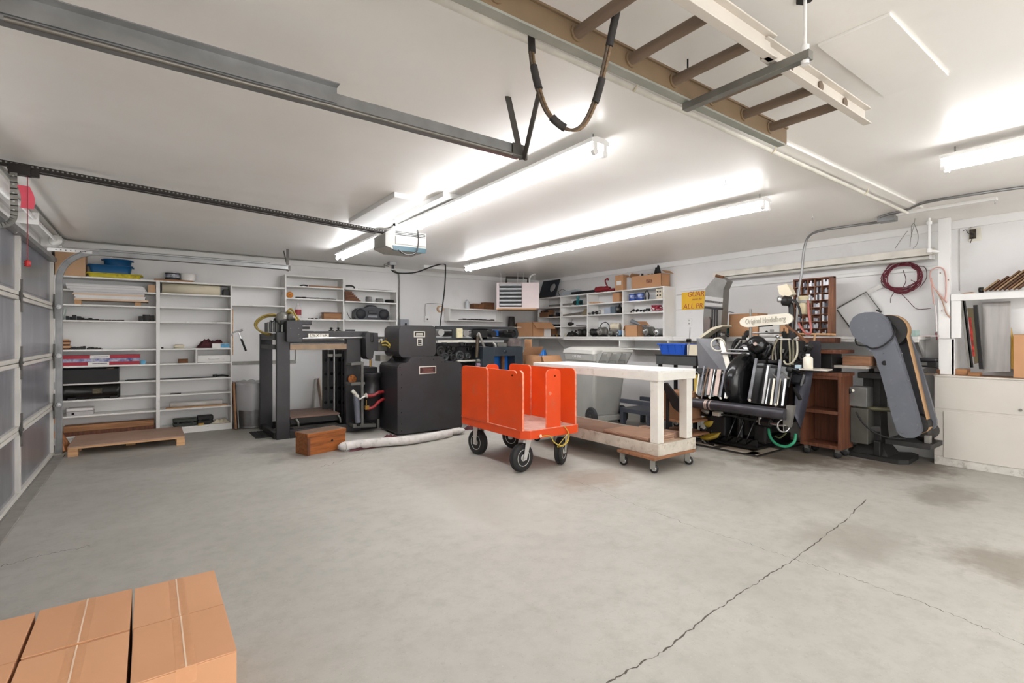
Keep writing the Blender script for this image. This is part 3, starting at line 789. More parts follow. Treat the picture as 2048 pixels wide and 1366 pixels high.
# ---- shelf 5: wooden blocks stack, bundles, tape, cloth
z = ZB[4]; zz = z
for k, (a, c, h) in enumerate(((115,139,.022),(116,141,.024),(116,138,.022),(117,139,.02),(118,140,.02),(122,137,.016))):
    block('printing_block', ['lowest','second','third','fourth','fifth','topmost'][k]+' wooden printing block in the small stack on the fifth shelf', 'block', pine if k % 2 else walnut, bx(a,7.95), bx(c,7.95), 7.94, 8.06, zz, zz+h, .002, 'stacked printing blocks'); zz += h
for k in range(6):
    a = 141+5*k
    block('type_bundle', ORD[k]+' dark tied type bundle from the printing block stack', 'type bundle', dark, bx(a,7.95), bx(a+4.5,7.95), 7.94, 8.03, z, z+random.uniform(.03,.042), .002, 'type bundles on the fifth shelf')
for k in range(9):
    a = 173+3.4*k
    block('metal_scrap', ORD[k]+' small flat metal piece from the left in the fifth shelf heap', 'metal piece', dark, bx(a,7.97), bx(a+5,7.97), 7.95+random.uniform(0,.06), 8.06, z+.0, z+random.uniform(.008,.03), .002, 'metal pieces on the fifth shelf')
roll('tape_roll', 'cream tape roll lying on the fifth shelf of the right bay', cream, (bx(358,7.98), 7.98, z), (bx(358,7.98), 7.98, z+.048), .058, cardd, 'tape', .75)
def cloth(name, label, m, c, size, seed, n=16, cat='cloth'):
    rnd = random.Random(seed); b = B(); vs = []; ph = [rnd.uniform(0,6) for _ in range(8)]
    for j in range(n+1):
        for i in range(n+1):
            u, v = i/n*2-1, j/n*2-1
            r = max(abs(u), abs(v)); e = max(0, 1-r**2.2)
            h = e*(.55+.25*math.sin(u*4+ph[0])*math.cos(v*3+ph[1])+.18*math.sin(u*9+ph[2]+v*5)+.15*math.sin(v*11+ph[3]-u*4))
            rad = 1+.12*math.sin(4*math.atan2(v,u)+ph[4])+.08*math.sin(7*math.atan2(v,u)+ph[5])
            vs.append((c[0]+u*size[0]*rad, c[1]+v*size[1]*rad, c[2]+.003+max(0,h)*size[2]))
    k = n+1
    b.add(vs, [(j*k+i, j*k+i+1, (j+1)*k+i+1, (j+1)*k+i) for j in range(n) for i in range(n)], 0, True)
    o = one(name, label, cat, b, m)
    return o
cloth('rag', 'crumpled maroon cloth on the fifth shelf of the right bay', maroon, (bx(425,8.03), 8.05, z), (.17,.09,.17), 3)
t = thing('glove_box', 'white and blue printed box in front of the maroon cloth', 'box', (bx(440,7.94), 7.94, z))
B().box(bx(424,7.93), X1-.01, 7.915, 7.975, z, z+.062).build('carton', paper, t, .002)
B().box(bx(441,7.93), X1-.012, 7.914, 7.916, z+.004, z+.058).build('print', M('print_blue', (90,160,200), .5, 0, .2, 20), t)
block('black_block', 'small black block near the bookcase divider', 'block', blackm, bx(322,7.95), bx(327,7.95), 7.94, 7.97, z, z+.02)
# ---- shelf 6: printed long boxes, drawer
z = ZB[5]; zz = z
pr = [redw, M('print_blue2', (70,86,160), .5, 0, .4, 30, dirt=(224,222,226), dirt_amt=.9, dscale=18), redw]
for k, (a, c) in enumerate(((114,279),(117,280),(118,280))):
    h = .041; x0, x1 = bx(a,7.93), bx(c,7.93)
    t = thing('blade_box', ['bottom red and white long box in the stack of three','middle blue patterned long box in the stack of three','top red and white long box in the stack of three'][k], 'box', ((x0+x1)/2, 8.0, zz), None, 'long printed boxes')
    B().box(x0, x1, 7.92+.01*k, 8.08, zz, zz+h).build('sleeve', paper if k != 1 else pr[1], t, .002)
    if k != 1:
        B().box(x0-.001, x0+.28, 7.918+.01*k, 8.08, zz+.001, zz+h+.001).build('red_end', redw, t); B().box(x1-.3, x1+.001, 7.918+.01*k, 8.08, zz+.001, zz+h+.001).build('red_end', redw, t)
        B().box((x0+x1)/2-.07,(x0+x1)/2+.07,7.9175+.01*k,7.92+.01*k,zz+h*.45,zz+h*.65).build('print', M('print_grey', (120,110,130), .6, 0, .6, 60, stretch=(1,1,.1)), t)
    zz += h
block('small_blue_box', 'small light blue box beside the long printed boxes', 'box', M('lightblue', (90,168,204), .5, 0, .2, 14), bx(281,7.96), bx(291,7.96), 7.94, 8.0, z, z+.05)
block('wood_block', 'short brown wood block in the right bay under the tape', 'block', rust, bx(356,7.97), bx(376,7.97), 7.95, 8.0, z, z+.055)
t = thing('drawer_unit', 'white drawer unit with a curved pull under the right bay shelf', 'drawer', ((bx(394,YS)+X1)/2, 8.05, z))
xd0 = bx(394,YS)
B().box(xd0-.016, xd0, YS-.004, YB-.01, z, ZB[4]-.02).build('side', shelfw, t)
dr = B().box(xd0+.004, X1-.004, YS-.006, YS+.012, z+.004, z+.095); dr = dr.build('front', shelfw, t, .003)
B().box(xd0+.004, X1-.004, YS+.012, YB-.03, z+.004, z+.012).build('tray', shelfw, t)
B().tube(smooth([((xd0+X1)/2-.06,YS-.006,z+.052),((xd0+X1)/2-.045,YS-.026,z+.05),((xd0+X1)/2+.045,YS-.026,z+.05),((xd0+X1)/2+.06,YS-.006,z+.052)]), .006).build('pull', white, dr)
# ---- shelf 7: open black box, rods
z = ZB[6]; x0, x1 = bx(113,7.92), bx(237,7.92)
t = thing('long_black_box', 'long open black box with odds and ends on the left bay', 'box', ((x0+x1)/2, 8.0, z))
b = B().box(x0,x1,7.895,7.905,z,z+.165).box(x0,x1,8.13,8.14,z,z+.175).box(x0,x0+.008,7.905,8.13,z,z+.17).box(x1-.008,x1,7.905,8.13,z,z+.17).box(x0,x1,7.9,8.13,z,z+.008)
b.build('shell', blackm, t, .002)
B().box(x0+.05,x1-.06,7.93,8.1,z+.01,z+.13).build('contents', cardd, t)
B().beam((x0+.4,7.95,z+.15),(x1-.05,7.99,z+.168),.02,.008).build('strip', pine, t)
for k in range(3):
    a = bx(246,7.98)+.02*k; c = bx(430-k*25,7.98)
    one('long_rod', ['longest thin dark rod on the seventh shelf','middle thin dark rod on the seventh shelf','shortest thin dark rod on the seventh shelf'][k], 'rod', B().box(a, XDV-.022, 7.95+.04*k, 7.97+.04*k, z, z+.012) if k else B().box(XDV+.022, c, 7.95, 7.97, z, z+.016), dark, .001)
t = thing('pliers', 'dark pliers lying at the right end of the seventh shelf', 'pliers', (bx(445,7.96), 7.96, z))
xp = bx(432,7.96)
B().tube(smooth([(xp,7.96,z+.02),(xp+.08,7.975,z+.025),(X1-.02,7.955,z+.012)]), .012).build('handle', dark, t); B().tube(smooth([(xp,7.99,z+.02),(xp+.08,7.965,z+.025),(X1-.02,7.99,z+.012)]), .012).build('handle', dark, t)
B().cyl((xp-.01,7.975,z),(xp-.01,7.975,z+.04),.03,n=12).build('jaw', dark, t)
# ---- shelf 8: black motor
z = ZB[7]; x0, x1 = bx(122,7.93), bx(240,7.93); r = .092
t = thing('black_cylinder', 'heavy black cylindrical motor housing overhanging the eighth shelf', 'motor', ((x0+x1)/2, 7.95, z), None)
B().lathe([(.03,0),(r*.9,0),(r,.02),(r,.05),(r*.94,.055),(r*.94,x1-x0-.16),(r*.97,x1-x0-.155),(r*.97,x1-x0-.05),(r,x1-x0-.045),(r,x1-x0-.01),(r*.9,x1-x0),(.03,x1-x0)], (x0,7.98,z+r), (1,0,0), 28).build('shell', M('black_oily', (24,23,20), .35, .2, .3, 8), t)
B().box(x1-.10,x1-.02,7.90,8.03,z+.0,z+.03).build('foot', blackm, t, .003); B().box(x0+.06,x0+.14,7.90,8.03,z,z+.03).build('foot', blackm, t, .003)
B().box(x1-.26,x1-.17,7.884,7.893,z+.07,z+.13).build('name_plate', M('plate_dull', (88,80,62), .5, .4, .3, 30), t)
block('dark_strip', 'short dark strip on the eighth shelf of the right bay', 'strip', dark, bx(341,7.97), bx(362,7.97), 7.96, 7.99, z, z+.012)
# ---- shelf 9: white device, tube
z = ZB[8]; x0, x1 = bx(133,7.95), bx(187,7.95)
t = thing('white_device', 'white office machine with a round black knob on the ninth shelf', 'appliance', ((x0+x1)/2, 8.0, z))
B().box(x0,x1,7.93,8.12,z,z+.05).build('base', M('device_grey', (188,186,186), .5), t, .004)
B().box(x0,x1,7.93,8.12,z+.052,z+.085).build('lid', M('device_white', (222,219,216), .5), t, .008)
B().cyl((x0+.06,7.93,z+.025),(x0+.06,7.922,z+.025),.013,n=16).build('knob', black, t)
xa, xc = bx(332,7.95), bx(445,7.95)
block('wood_strip', 'long raw wood strip under the white tube', 'wood strip', pine, xa, X1-.03, 7.93, 8.02, z, z+.014)
roll('white_tube', 'long white paper tube on the ninth shelf', M('tube_paper', (214,210,204), .6), (bx(340,7.98),7.975,z+.014+.034), (xc,7.975,z+.014+.034), .034, cardd, core=.8)
# ---- bottom shelf
z = ZB[9]
block('timber_plank', 'brown timber plank on the bottom shelf, upper one', 'plank', oakx, X0+.06, XDV-.04, 7.95, 8.1, z+.05, z+.12)
block('timber_plank', 'dark timber plank on the bottom shelf, lower one', 'plank', walnut, X0+.04, XDV-.03, 7.94, 8.12, z, z+.05)
def toolcase(name, label, x0, x1, y0, y1, z0, z1, m):
    t = thing(name, label, 'case', ((x0+x1)/2, (y0+y1)/2, z0))
    B().box(x0,x1,y0,y1,z0,(z0+z1)/2-.002).build('base', m, t, .012); B().box(x0,x1,y0,y1,(z0+z1)/2+.002,z1).build('lid', m, t, .012)
    B().tube(smooth([((x0+x1)/2-.05,y0,(z0+z1)/2),((x0+x1)/2-.045,y0-.02,(z0+z1)/2),((x0+x1)/2+.045,y0-.02,(z0+z1)/2),((x0+x1)/2+.05,y0,(z0+z1)/2)]), .006).build('handle', blackm, t)
    for dx in (-.3,.3): B().box((x0+x1)/2+dx*(x1-x0)-.012,(x0+x1)/2+dx*(x1-x0)+.012,y0-.005,y0,(z0+z1)/2-.02,(z0+z1)/2+.015).build('latch', dark, t)
    return t
toolcase('tool_case', 'dark green plastic tool case on the bottom shelf', bx(346,7.97), bx(394,7.97), 7.95, 8.1, z, z+.10, M('case_green', (44,52,44), .5))
toolcase('tool_case', 'black plastic tool case beside the green one', bx(395,7.97), bx(427,7.97), 7.97, 8.12, z, z+.115, blackm)
cloth('cloth_bag', 'cream cloth bag slumped at the bottom right of the bookcase', cream, (bx(440,7.97), 8.0, z), (.11,.06,.07), 9)
block('yellow_scrap', 'small mustard scrap in front of the black tool case', 'scrap', M('mustard', (190,150,60), .7, 0, .2, 20), bx(396,7.93), bx(408,7.93), 7.92, 7.945, z, z+.025)

# ---- hanging shelf boxes
z = ZM[0]
for k, (a, c, yy) in enumerate(((618,682,7.95),(630,684,7.99),(622,676,8.03))):
    one('wood_stick', ['front wooden stick on the top hanging shelf','middle wooden stick on the top hanging shelf','rear wooden stick on the top hanging shelf'][k], 'stick', B().beam((bx(a,yy),yy,z+.012+.012*k*0),(bx(c,yy),yy,z+.012),.022,.022), pine if k else oakx, .002)
one('dark_tool', 'small dark hand tool left of the wooden sticks', 'tool', B().tube(smooth([(bx(600,7.97),7.97,z+.01),(bx(608,7.97),7.98,z+.022),(bx(616,7.97),7.97,z+.01)]), .010), dark)
z = ZM[1]
roll('orange_spool', 'orange spool of tape on the second hanging shelf', M('spool_orange', (208,130,34), .5), (bx(579.5,7.96),7.95,z+.046), (bx(579.5,7.96),7.985,z+.046), .046, cardd, 'tape', .3)
for k, (a, c, yy) in enumerate(((590,632,7.95),(618,668,7.98),(640,672,8.02))):
    one('steel_spindle', ['left dark steel spindle on the second hanging shelf','middle steel spindle on the second hanging shelf','right steel spindle on the second hanging shelf'][k], 'spindle', B().lathe([(.004,0),(.009,.02),(.009,.1),(.013,.11),(.013,.15),(.007,.16),(.006,bx(c,yy)-bx(a,yy))], (bx(a,yy),yy,z+.013), (1,0,0), 12), dark if k == 0 else tin)
z = ZM[2]
bottle('spray_bottle', 'white bottle with a red label on the third hanging shelf', M('bottle_white', (226,220,218), .4), bx(596,7.99), 7.99, z, .046, .235, bandm=M('label_red', (170,60,66), .5, 0, .15, 20), square=False)
x0, x1 = bx(647,7.97), bx(682,7.97)
t = thing('wooden_box', 'small brown wooden box with a dark lid on the hanging shelf', 'box', ((x0+x1)/2, 8.0, z))
B().box(x0,x1,7.95,8.09,z,z+.095).build('body', oakx, t, .003); B().box(x0-.012,x1+.002,7.94,8.1,z+.095,z+.11).build('lid', walnut, t, .002)
for k, a in enumerate((616,622,630,638)): block('metal_bit', ORD[k]+' tiny metal bit from the left on the third hanging shelf', 'metal bit', [tin,dark,dark,tin][k], bx(a,7.95), bx(a+5,7.95), 7.93, 7.96, z, z+.016, .003, 'bits on the third hanging shelf')
z = 2.045
one('bent_tool', 'black angled tool handle on top of the boombox shelf', 'handle', B().tube(smooth([(bx(692,7.98),7.98,z+.045),(bx(702,7.98),7.98,z+.05),(bx(707,7.98),7.98,z+.04),(bx(709,7.98),7.98,z+.012)]), .012), dark)
one('flat_bar', 'thin dark flat bar on top of the boombox shelf', 'bar', B().box(bx(716,7.97), bx(786,7.97), 7.96, 7.98, z, z+.010), dark, .001)
z = 1.847
for k in range(6):
    w_ = .25-.028*k
    block('brown_pad', ['lowest','second','third','fourth','fifth','topmost'][k]+' brown sanding pad in the stack on the boombox unit', 'pad', rust if k % 2 else walnut, XM1+.045, XM1+.045+w_, 7.94, 8.06, z+.026*k, z+.026*k+.024, .004, 'stacked brown pads')
for k, (a, c, h) in enumerate(((732,744,.088),(752,767,.064),(771,788,.052))):
    r = (bx(c,7.98)-bx(a,7.98))/2; x = (bx(c,7.98)+bx(a,7.98))/2
    one('steel_cylinder', ['tall steel ring on the shelf above the boombox','medium steel ring on the shelf above the boombox','low steel ring on the shelf above the boombox'][k], 'ring', B().lathe([(r*.9,0),(r,.004),(r,h*.45),(r*1.03,h*.47),(r*1.03,h*.55),(r,h*.57),(r,h-.004),(r*.9,h),(r*.7,h),(r*.68,h*.3),(0,h*.3)], (x,8.0,z), n=24), [steel, steel, dark][k])
z = 1.555
x0, x1 = bx(709,7.97), bx(778,7.97); W = x1-x0
t = thing('boombox', 'black portable boombox with rounded speakers on the hanging shelf', 'boombox', ((x0+x1)/2, 8.0, z))
ol = [(x0+.02,z),(x1-.02,z),(x1,z+.04),(x1-.005,z+.13),(x1-.05,z+.185),(x0+W*.66,z+.205),(x0+W*.62,z+.222),(x0+W*.38,z+.222),(x0+W*.34,z+.205),(x0+.05,z+.185),(x0+.005,z+.13),(x0,z+.04)]
bbm = M('boombox_black', (38,40,46), .4, .1, .08, 8)
B().prism([(x,7.95,zz_) for x, zz_ in ol], (0,.16,0)).build('shell', bbm, t, .012)
for s in (0, 1):
    cx_ = x0+W*(.17 if s == 0 else .83)
    B().lathe([(.085,0),(.08,.012),(.03,.016),(0,.016)], (cx_,7.952,z+.095), (0,-1,0), 24).build('speaker', M('speaker_grille', (30,32,38), .6, 0, .2, 60), t)
B().box(x0+W*.36,x0+W*.64,7.938,7.952,z+.035,z+.075).build('tape_door', M('boom_silver', (120,122,128), .3, .6), t, .004)
B().box(x0+W*.38,x0+W*.62,7.938,7.952,z+.10,z+.15).build('cd_lid', bbm, t, .006)
B().tube(smooth([(x0+W*.36,8.02,z+.215),(x0+W*.4,8.02,z+.235),(x0+W*.6,8.02,z+.235),(x0+W*.64,8.02,z+.215)]), .010).build('handle', bbm, t)
one('coiled_cord', 'thin dark cord tangled beside the boombox', 'cord', B().tube(smooth([(bx(694,7.95),7.95,z+.12),(bx(697,7.95),7.94,z+.05),(bx(702,7.95),7.96,z+.012),(bx(698,7.95),7.97,z+.010),(bx(705,7.95),7.94,z+.008)]), .004, 6), dark)
# hammer hung on the bookcase side
hx0, hz0 = X1+.035, bz(478, 665, 7.88)
t = thing('claw_hammer', 'claw hammer with a black grip hung on the bookcase side', 'hammer', (X1+.06, 7.88, bz(490,703,7.88)))
p0 = at(477, 664, y=7.87); p1 = at(492, 702, y=7.87); d = p1-p0
B().beam(p0+d*.02, p1-d*.5, .014, .02, up=(0,1,0)).build('shank', steel, t, .003)
B().beam(p0+d*.35, p1, .026, .030, up=(0,1,0)).build('grip', blackm, t, .008)
hd = p0+Vector((.035,0,.028))
B().cyl(p0+Vector((.0,0,.012)), p0+Vector((.05,0,.03)), .014, n=12).build('head', steel, t)
B().tube(smooth([p0+Vector((.0,0,.012)), p0+Vector((-.04,0,.004)), p0+Vector((-.075,0,-.03)), p0+Vector((-.085,0,-.06))]), .009).build('claw', steel, t)
B().cyl(p0+Vector((-.03,.0,-.005)), (X1+.015, 7.93, p0.z-.005), .004, n=6).build('hook', steel, t)
one('hung_stick', 'thin pale stick hung beside the claw hammer', 'stick', B().box(X1+.022, X1+.036, 7.93, 7.95, bz(467,710,7.94), bz(466,618,7.94)), pine, .002)
# shelf on heater side: bottle, boxes, clips
z = za
bottle('lidded_jar', 'clear jar with a metal lid on the small shelf by the heater', glassy, bx(934.5,8.06), 8.06, z, .042, .17, capm=steel)
block('brown_tin', 'long low brown tin box on the small shelf by the heater', 'box', rust, bx(945,8.05), bx(966,8.05), 8.0, 8.15, z, z+.10)
block('brown_tin', 'taller brown tin box close to the pink heater', 'box', rust, bx(967,8.05), bx(986,8.05), 8.0, 8.15, z, z+.135)
for k in range(9):
    a = 918+8*k
    block('dark_clip', ORD[k]+' small dark clip from the left inside the low box shelf', 'clip', dark, bx(a,8.04), bx(a+6,8.04), 8.02, 8.06, zb_, zb_+random.uniform(.012,.04), .004, 'clips in the low box shelf')
t = thing('hook_strip', 'strip of small hooks beside the low box shelf', 'hook rack', (bx(901,8.1)-.06, 8.17, zb_-.05))
xh = bx(897,YB)
B().box(xh-.045,xh+.02,YB-.012,YB-.001,zb_-.06,za-.01).build('back_plate', white, t)
for i in range(4):
    for j in range(2): B().tube([(xh-.03+.03*j,YB-.012,zb_-.02+.05*i),(xh-.03+.03*j,YB-.035,zb_-.025+.05*i),(xh-.03+.03*j,YB-.036,zb_-.01+.05*i)], .004, 6).build('hook', dark, t)

# conduits, boxes and cable on the back wall
xc = bx(798.5, YB-.02)
t = thing('wall_conduit', 'grey conduit dropping down the back wall to a switch box', 'conduit', (xc, YB-.02, 1.45))
B().tube(smooth([(xc-.12,YB-.06,ZC-.04),(xc-.03,YB-.04,ZC-.09),(xc,YB-.02,ZC-.18),(xc,YB-.02,1.9),(xc,YB-.02,bz(798,640,YB))]), .012, 8).build('pipe', tin, t)
zz = bz(803, 650, YB)
B().box(bx(796,YB),bx(813,YB),YB-.10,YB,zz-.12,bz(803,640,YB)+.01).build('switch_box', M('switch_grey', (150,154,160), .45, .3), t, .004)
B().box(bx(805,YB),bx(808,YB),YB-.115,YB-.10,zz-.05,zz+.03).build('switch', black, t)
jb = at(783, 528, z=ZC-.03)
t = thing('junction_box', 'ceiling junction box with a black plug near the boombox', 'junction box', (jb.x, jb.y, ZC-.05))
B().box(jb.x-.05,jb.x+.06,jb.y-.05,jb.y+.05,ZC-.05,ZC).build('box', galv, t, .003)
B().cyl((jb.x+.01,jb.y-.03,ZC-.11),(jb.x+.01,jb.y-.03,ZC-.05),.022,n=12).build('plug', black, t)
B().tube(smooth([(jb.x-.05,jb.y,ZC-.03),(jb.x-.13,jb.y-.02,ZC-.05),(jb.x-.06,jb.y-.04,ZC-.08),(jb.x-.12,jb.y+.02,ZC-.06),(jb.x-.04,jb.y,ZC-.05)]), .005,6).build('loose_wires', tin, t)
yk = jb.y
pc = [at(783,540,y=yk), at(795,546,y=yk-.03), at(830,545,y=yk-.1), at(865,533,y=yk-.2), at(888,528,y=yk-.3)]
pd = [at(891,540,y=yk-.32), at(889,580,y=yk-.3), at(884,620,y=yk-.25), at(880,652,y=yk-.25)]
one('black_cable', 'thick black cable draped from the ceiling box to the folding machine', 'cable', B().tube(smooth(pc+pd, 6), .011, 8), blackm)
xt, ztp = bx(881,YB-.03), bz(881,618,YB-.03)
roll('tape_roll', 'roll of tan tape hanging on the back wall', cardl, (xt, YB-.035, ztp), (xt, YB-.004, ztp), .065, white, 'tape', .62)
t = thing('wall_outlet', 'white wall outlet with a wire running up to the shelf', 'outlet', (bx(853,YB), YB-.02, bz(853,643,YB)))
B().box(bx(848.5,YB),bx(858,YB),YB-.03,YB,bz(853,643,YB),bz(853,632,YB)).build('box', white, t, .003)
B().box(bx(852,YB),bx(855,YB),YB-.032,YB-.03,bz(853,640,YB),bz(853,637,YB)).build('socket', dark, t)
B().tube(smooth([(bx(850,YB),YB-.01,bz(850,632,YB)),(bx(850,YB),YB-.01,bz(850,612,YB)),(bx(854,YB),YB-.01,bz(854,607,YB)),(bx(880,YB),YB-.01,bz(880,608,YB)),(XA-.03,YB-.01,bz(898,612,YB))]), .004,6).build('wire', tin, t)
# ================================================================ folding machine (left)
YM = 6.71
def fx(px, y=YM): return bx(px, y)
def fz(px, py, y=YM): return bz(px, py, y)
fm = thing('folding_machine', 'large dark grey folding machine with an open feeder frame on the left', 'machine', (2.6, 6.7, 0))
xl0, xl1 = fx(553), fx(580); zt0 = fz(565, 664)
xr0, xr1 = fx(693), fx(722)
B().box(xl0, xl1, YM, YM+.06, 0, zt0).build('front_post', grey, fm, .006)
xb0, xb1 = bx(520,7.6), bx(545,7.6)
B().box(xb0, xb1, 7.6, 7.66, 0, bz(532,668,7.6)).build('rear_post', grey, fm, .006)
B().box(xr0, xr1, YM, YM+.10, 0, fz(708,676)).build('column', grey, fm, .006)
B().box(xl1, xr0, YM, YM+.05, .0, fz(600,858)).build('sill', grey, fm, .006)
B().box(xb0+.02, xb0+.07, YM+.06, 7.6, .0, .08).build('sill', dark, fm, .004)
B().box(xb1, xr1, 7.6, 7.66, 0, .09).build('sill', dark, fm, .004)
B().box(xb0+.01, xl0+.05, YM+.06, 7.6, fz(565,699), fz(565,690)).build('tie_bar', dark, fm)
B().box(xb0+.01, xl0+.05, YM+.06, 7.6, fz(565,680), fz(565,667)).build('tie_bar', dark, fm)
B().box(xr1-.08, xr1, YM+.1, 7.66, 0, fz(708,690)).build('rear_wall', dark, fm, .004)
# top beam and steel bars
B().box(xl1, fx(737), YM-.01, YM+.12, fz(640,675), fz(640,662)).build('top_beam', grey, fm, .006)
B().cyl((fx(604), YM-.03, fz(604,677)), (fx(730), YM-.03, fz(730,675)), .014, n=12).build('steel_rail', steel, fm)
B().box(xl1, xr0, YM-.005, YM+.05, fz(640,699), fz(640,688)).build('cross_bar', M('bar_steel', (132,112,92), .4, .6, .15, 8), fm, .002)
B().box(xl1, xr0, YM+.02, YM+.6, fz(640,686), fz(640,681)).build('deck_plate', dark, fm)
bw0, bw1 = fx(616), fx(657)
bd = B().box(bw0, bw1, YM-.016, YM-.011, fz(636,674.6), fz(636,667.4)); bd = bd.build('name_badge', plate, fm, .002)
text('lettering', 'DEXTER', ink, ((bw0+bw1)/2, YM-.0175, fz(636,671)), (1,0,0), (0,0,1), .052, bd, .0006, width=(bw1-bw0)*.86)
for px, py in ((628,664),(668,665),(704,666)): B().cyl((fx(px),YM-.012,fz(px,py)),(fx(px),YM-.008,fz(px,py)),.008,n=8).build('screw', black, fm)
# head box
hb0, hb1 = bx(573,6.62), bx(604,6.62)
h = B().prism([(x,6.60,z) for x, z in rr(hb0, hb1, bz(588,684,6.6), bz(588,641,6.6), .02, 3)], (0,.22,0)).build('head_box', greyl if False else grey, fm, .006)
for px, py in ((581,657),(597,657),(597,669),(600,677)): B().cyl((bx(px,6.6),6.597,bz(px,py,6.6)),(bx(px,6.6),6.601,bz(px,py,6.6)),.009,n=10).build('screw', black, h)
B().box(hb1, bx(622,6.68), 6.64, 6.78, bz(610,650,6.64), bz(610,641,6.64)).build('side_lug', grey, fm, .008)
B().box(hb1, bx(619,6.68), 6.66, 6.76, bz(610,658,6.64), bz(610,653,6.64)).build('side_lug', dark, fm, .004)
# mechanism on top left
for k, (px, py, r, yy) in enumerate(((563,637,.085,6.85),(545,650,.05,6.95),(580,636,.05,6.8),(552,641,.04,7.1),(575,628,.035,6.9))):
    B().lathe([(r*.3,0),(r,.01),(r,.05),(r*.7,.06),(r*.5,.09),(r*.2,.1)], (bx(px,yy),yy,bz(px,py,yy)), (.3,-1,.1), 18).build('gear', [tin,dark,tin,dark,brass][k], fm)
B().box(bx(535,7.0), bx(558,7.0), 6.85, 7.2, bz(545,664,7.0), bz(545,645,7.0)).build('valve_block', dark, fm, .006)
for k in range(6):
    xx = bx(536+4*k, 6.9); B().cyl((xx,6.86,bz(545,664,6.9)),(xx,6.86,bz(545,644,6.9)+.02*(k % 2)),.012,n=8).build('valve', black if k % 2 else tin, fm)
B().box(bx(560,6.8), bx(600,6.8), 6.74, 6.98, bz(575,648,6.8), bz(575,641,6.8)).build('mount_plate', dark, fm, .004)
for k in range(2):
    o_ = .02*k; yy = 6.95
    pts = [at(562,632,y=yy), at(546,629,y=yy), at(527,632,y=yy), at(512,643,y=yy), at(511+1*k,654,y=yy), at(524,664,y=yy), at(543,668,y=yy)]
    B().tube([p+Vector((o_,.03*k,-.8*o_)) for p in smooth(pts)], .012).build('air_hose', M('hose_olive', (150,128,58), .5, 0, .15, 10), fm)
B().tube(smooth([at(575,622,y=6.8), at(582,618,y=6.8), at(590,628,y=6.75), at(598,641,y=6.72)]), .012).build('air_hose', M('hose_olive', (150,128,58)), fm)
B().tube(smooth([at(570,628,y=6.85), at(580,624,y=6.8), at(588,632,y=6.75), at(594,641,y=6.72)]), .011).build('air_hose', hose_y, fm)
for px in (665, 679):
    x = fx(px); z = fz(px,662)
    B().lathe([(.035,0),(.03,.012),(.012,.016),(.012,.03),(.03,.034),(.006,.05)], (x,YM+.05,z), n=12).build('thumb_screw', dark, fm)
B().box(fx(694), fx(712), YM+.03, YM+.07, fz(700,662), fz(700,659)).build('clip', dark, fm)
# inside of the feeder: columns, lift rods, platform
for k, (a, c, yy, m_) in enumerate(((646,656,7.25,dark),(658,668,7.3,grey),(674,684,7.2,dark),(684,693,7.1,grey))):
    xx0, xx1 = bx(a,yy), bx(c,yy)
    col_ = B().box(xx0, xx1, yy, yy+.05, .09, bz((a+c)/2,700,yy)).build('guide_column', m_, fm, .004)
    for j in range(4):
        z = .35+.2*j; B().cyl(((xx0+xx1)/2,yy-.003,z),((xx0+xx1)/2,yy+.002,z),.022,n=12).build('hole', black, col_)
B().cyl((bx(668.5,7.0),7.0,.2),(bx(668.5,7.0),7.0,bz(668,699,7.0)),.012,n=10).build('lift_rod', steel, fm)
B().box(bx(656,7.05),bx(682,7.05),7.02,7.08,bz(668,713,7.05),bz(668,708,7.05)).build('chain_bar', tin, fm)
pf = B().box(fx(581,6.8), xr0-.06, 6.80, 7.5, .235, .255).build('pile_board', M('pile_wood', (126,98,84), .6, 0, .15, 5, .06, 20, stretch=(.5,6,6)), fm, .003)
B().box(fx(582,6.8), xr0-.08, 6.82, 6.90, .16, .232).build('lift_frame', dark, fm); B().box(fx(582,6.8), xr0-.08, 7.3, 7.38, .16, .232).build('lift_frame', dark, fm)
for px in (592, 676): B().tube(smooth([(bx(px,6.79),6.79,.23),(bx(px,6.79)+.02,6.77,.19),(bx(px,6.79)+.03,6.78,.13)]), .012).build('lift_hook', tin, fm)
# pump bay between column and cover
pb = 6.62
B().box(fx(722), fx(768,6.5), 6.75, 7.2, 0, fz(745,735)).build('pump_bay', dark, fm)
B().lathe([(.10,0),(.11,.02),(.11,.30),(.13,.32),(.13,.37),(.10,.38),(.10,.55),(.125,.57),(.125,.62)], (bx(745,6.6),6.62,fz(745,840,6.62)+.02), n=24).build('pump_body', grey, fm)
B().cyl((bx(741,6.6),6.6,bz(741,733,6.6)),(bx(741,6.6),6.6,bz(741,718,6.6)),.014,n=10).build('spindle', brass, fm)
arm = [(x,6.55,z) for x, z in [(bx(734,6.55),bz(734,664,6.55)),(bx(756,6.55),bz(756,666,6.55)),(bx(757,6.55),bz(757,700,6.55)),(bx(748,6.55),bz(748,702,6.55)),(bx(746,6.55),bz(746,716,6.55)),(bx(740,6.55),bz(740,720,6.55)),(bx(733,6.55),bz(733,714,6.55)),(bx(731,6.55),bz(731,670,6.55))]]
B().prism(arm, (0,.25,0)).build('drop_arm', grey, fm, .014, 3)
B().box(bx(744,6.5), bx(749,6.5), 6.535, 6.56, bz(746,684,6.53), bz(746,666,6.53)).build('slot', black, fm, .006)
B().box(bx(754,6.6), bx(788,6.6), 6.57, 6.85, bz(770,702,6.6), bz(770,680,6.6)).build('bridge', M('bridge_olive', (86,84,76), .45, .3, .12, 6), fm, .008)
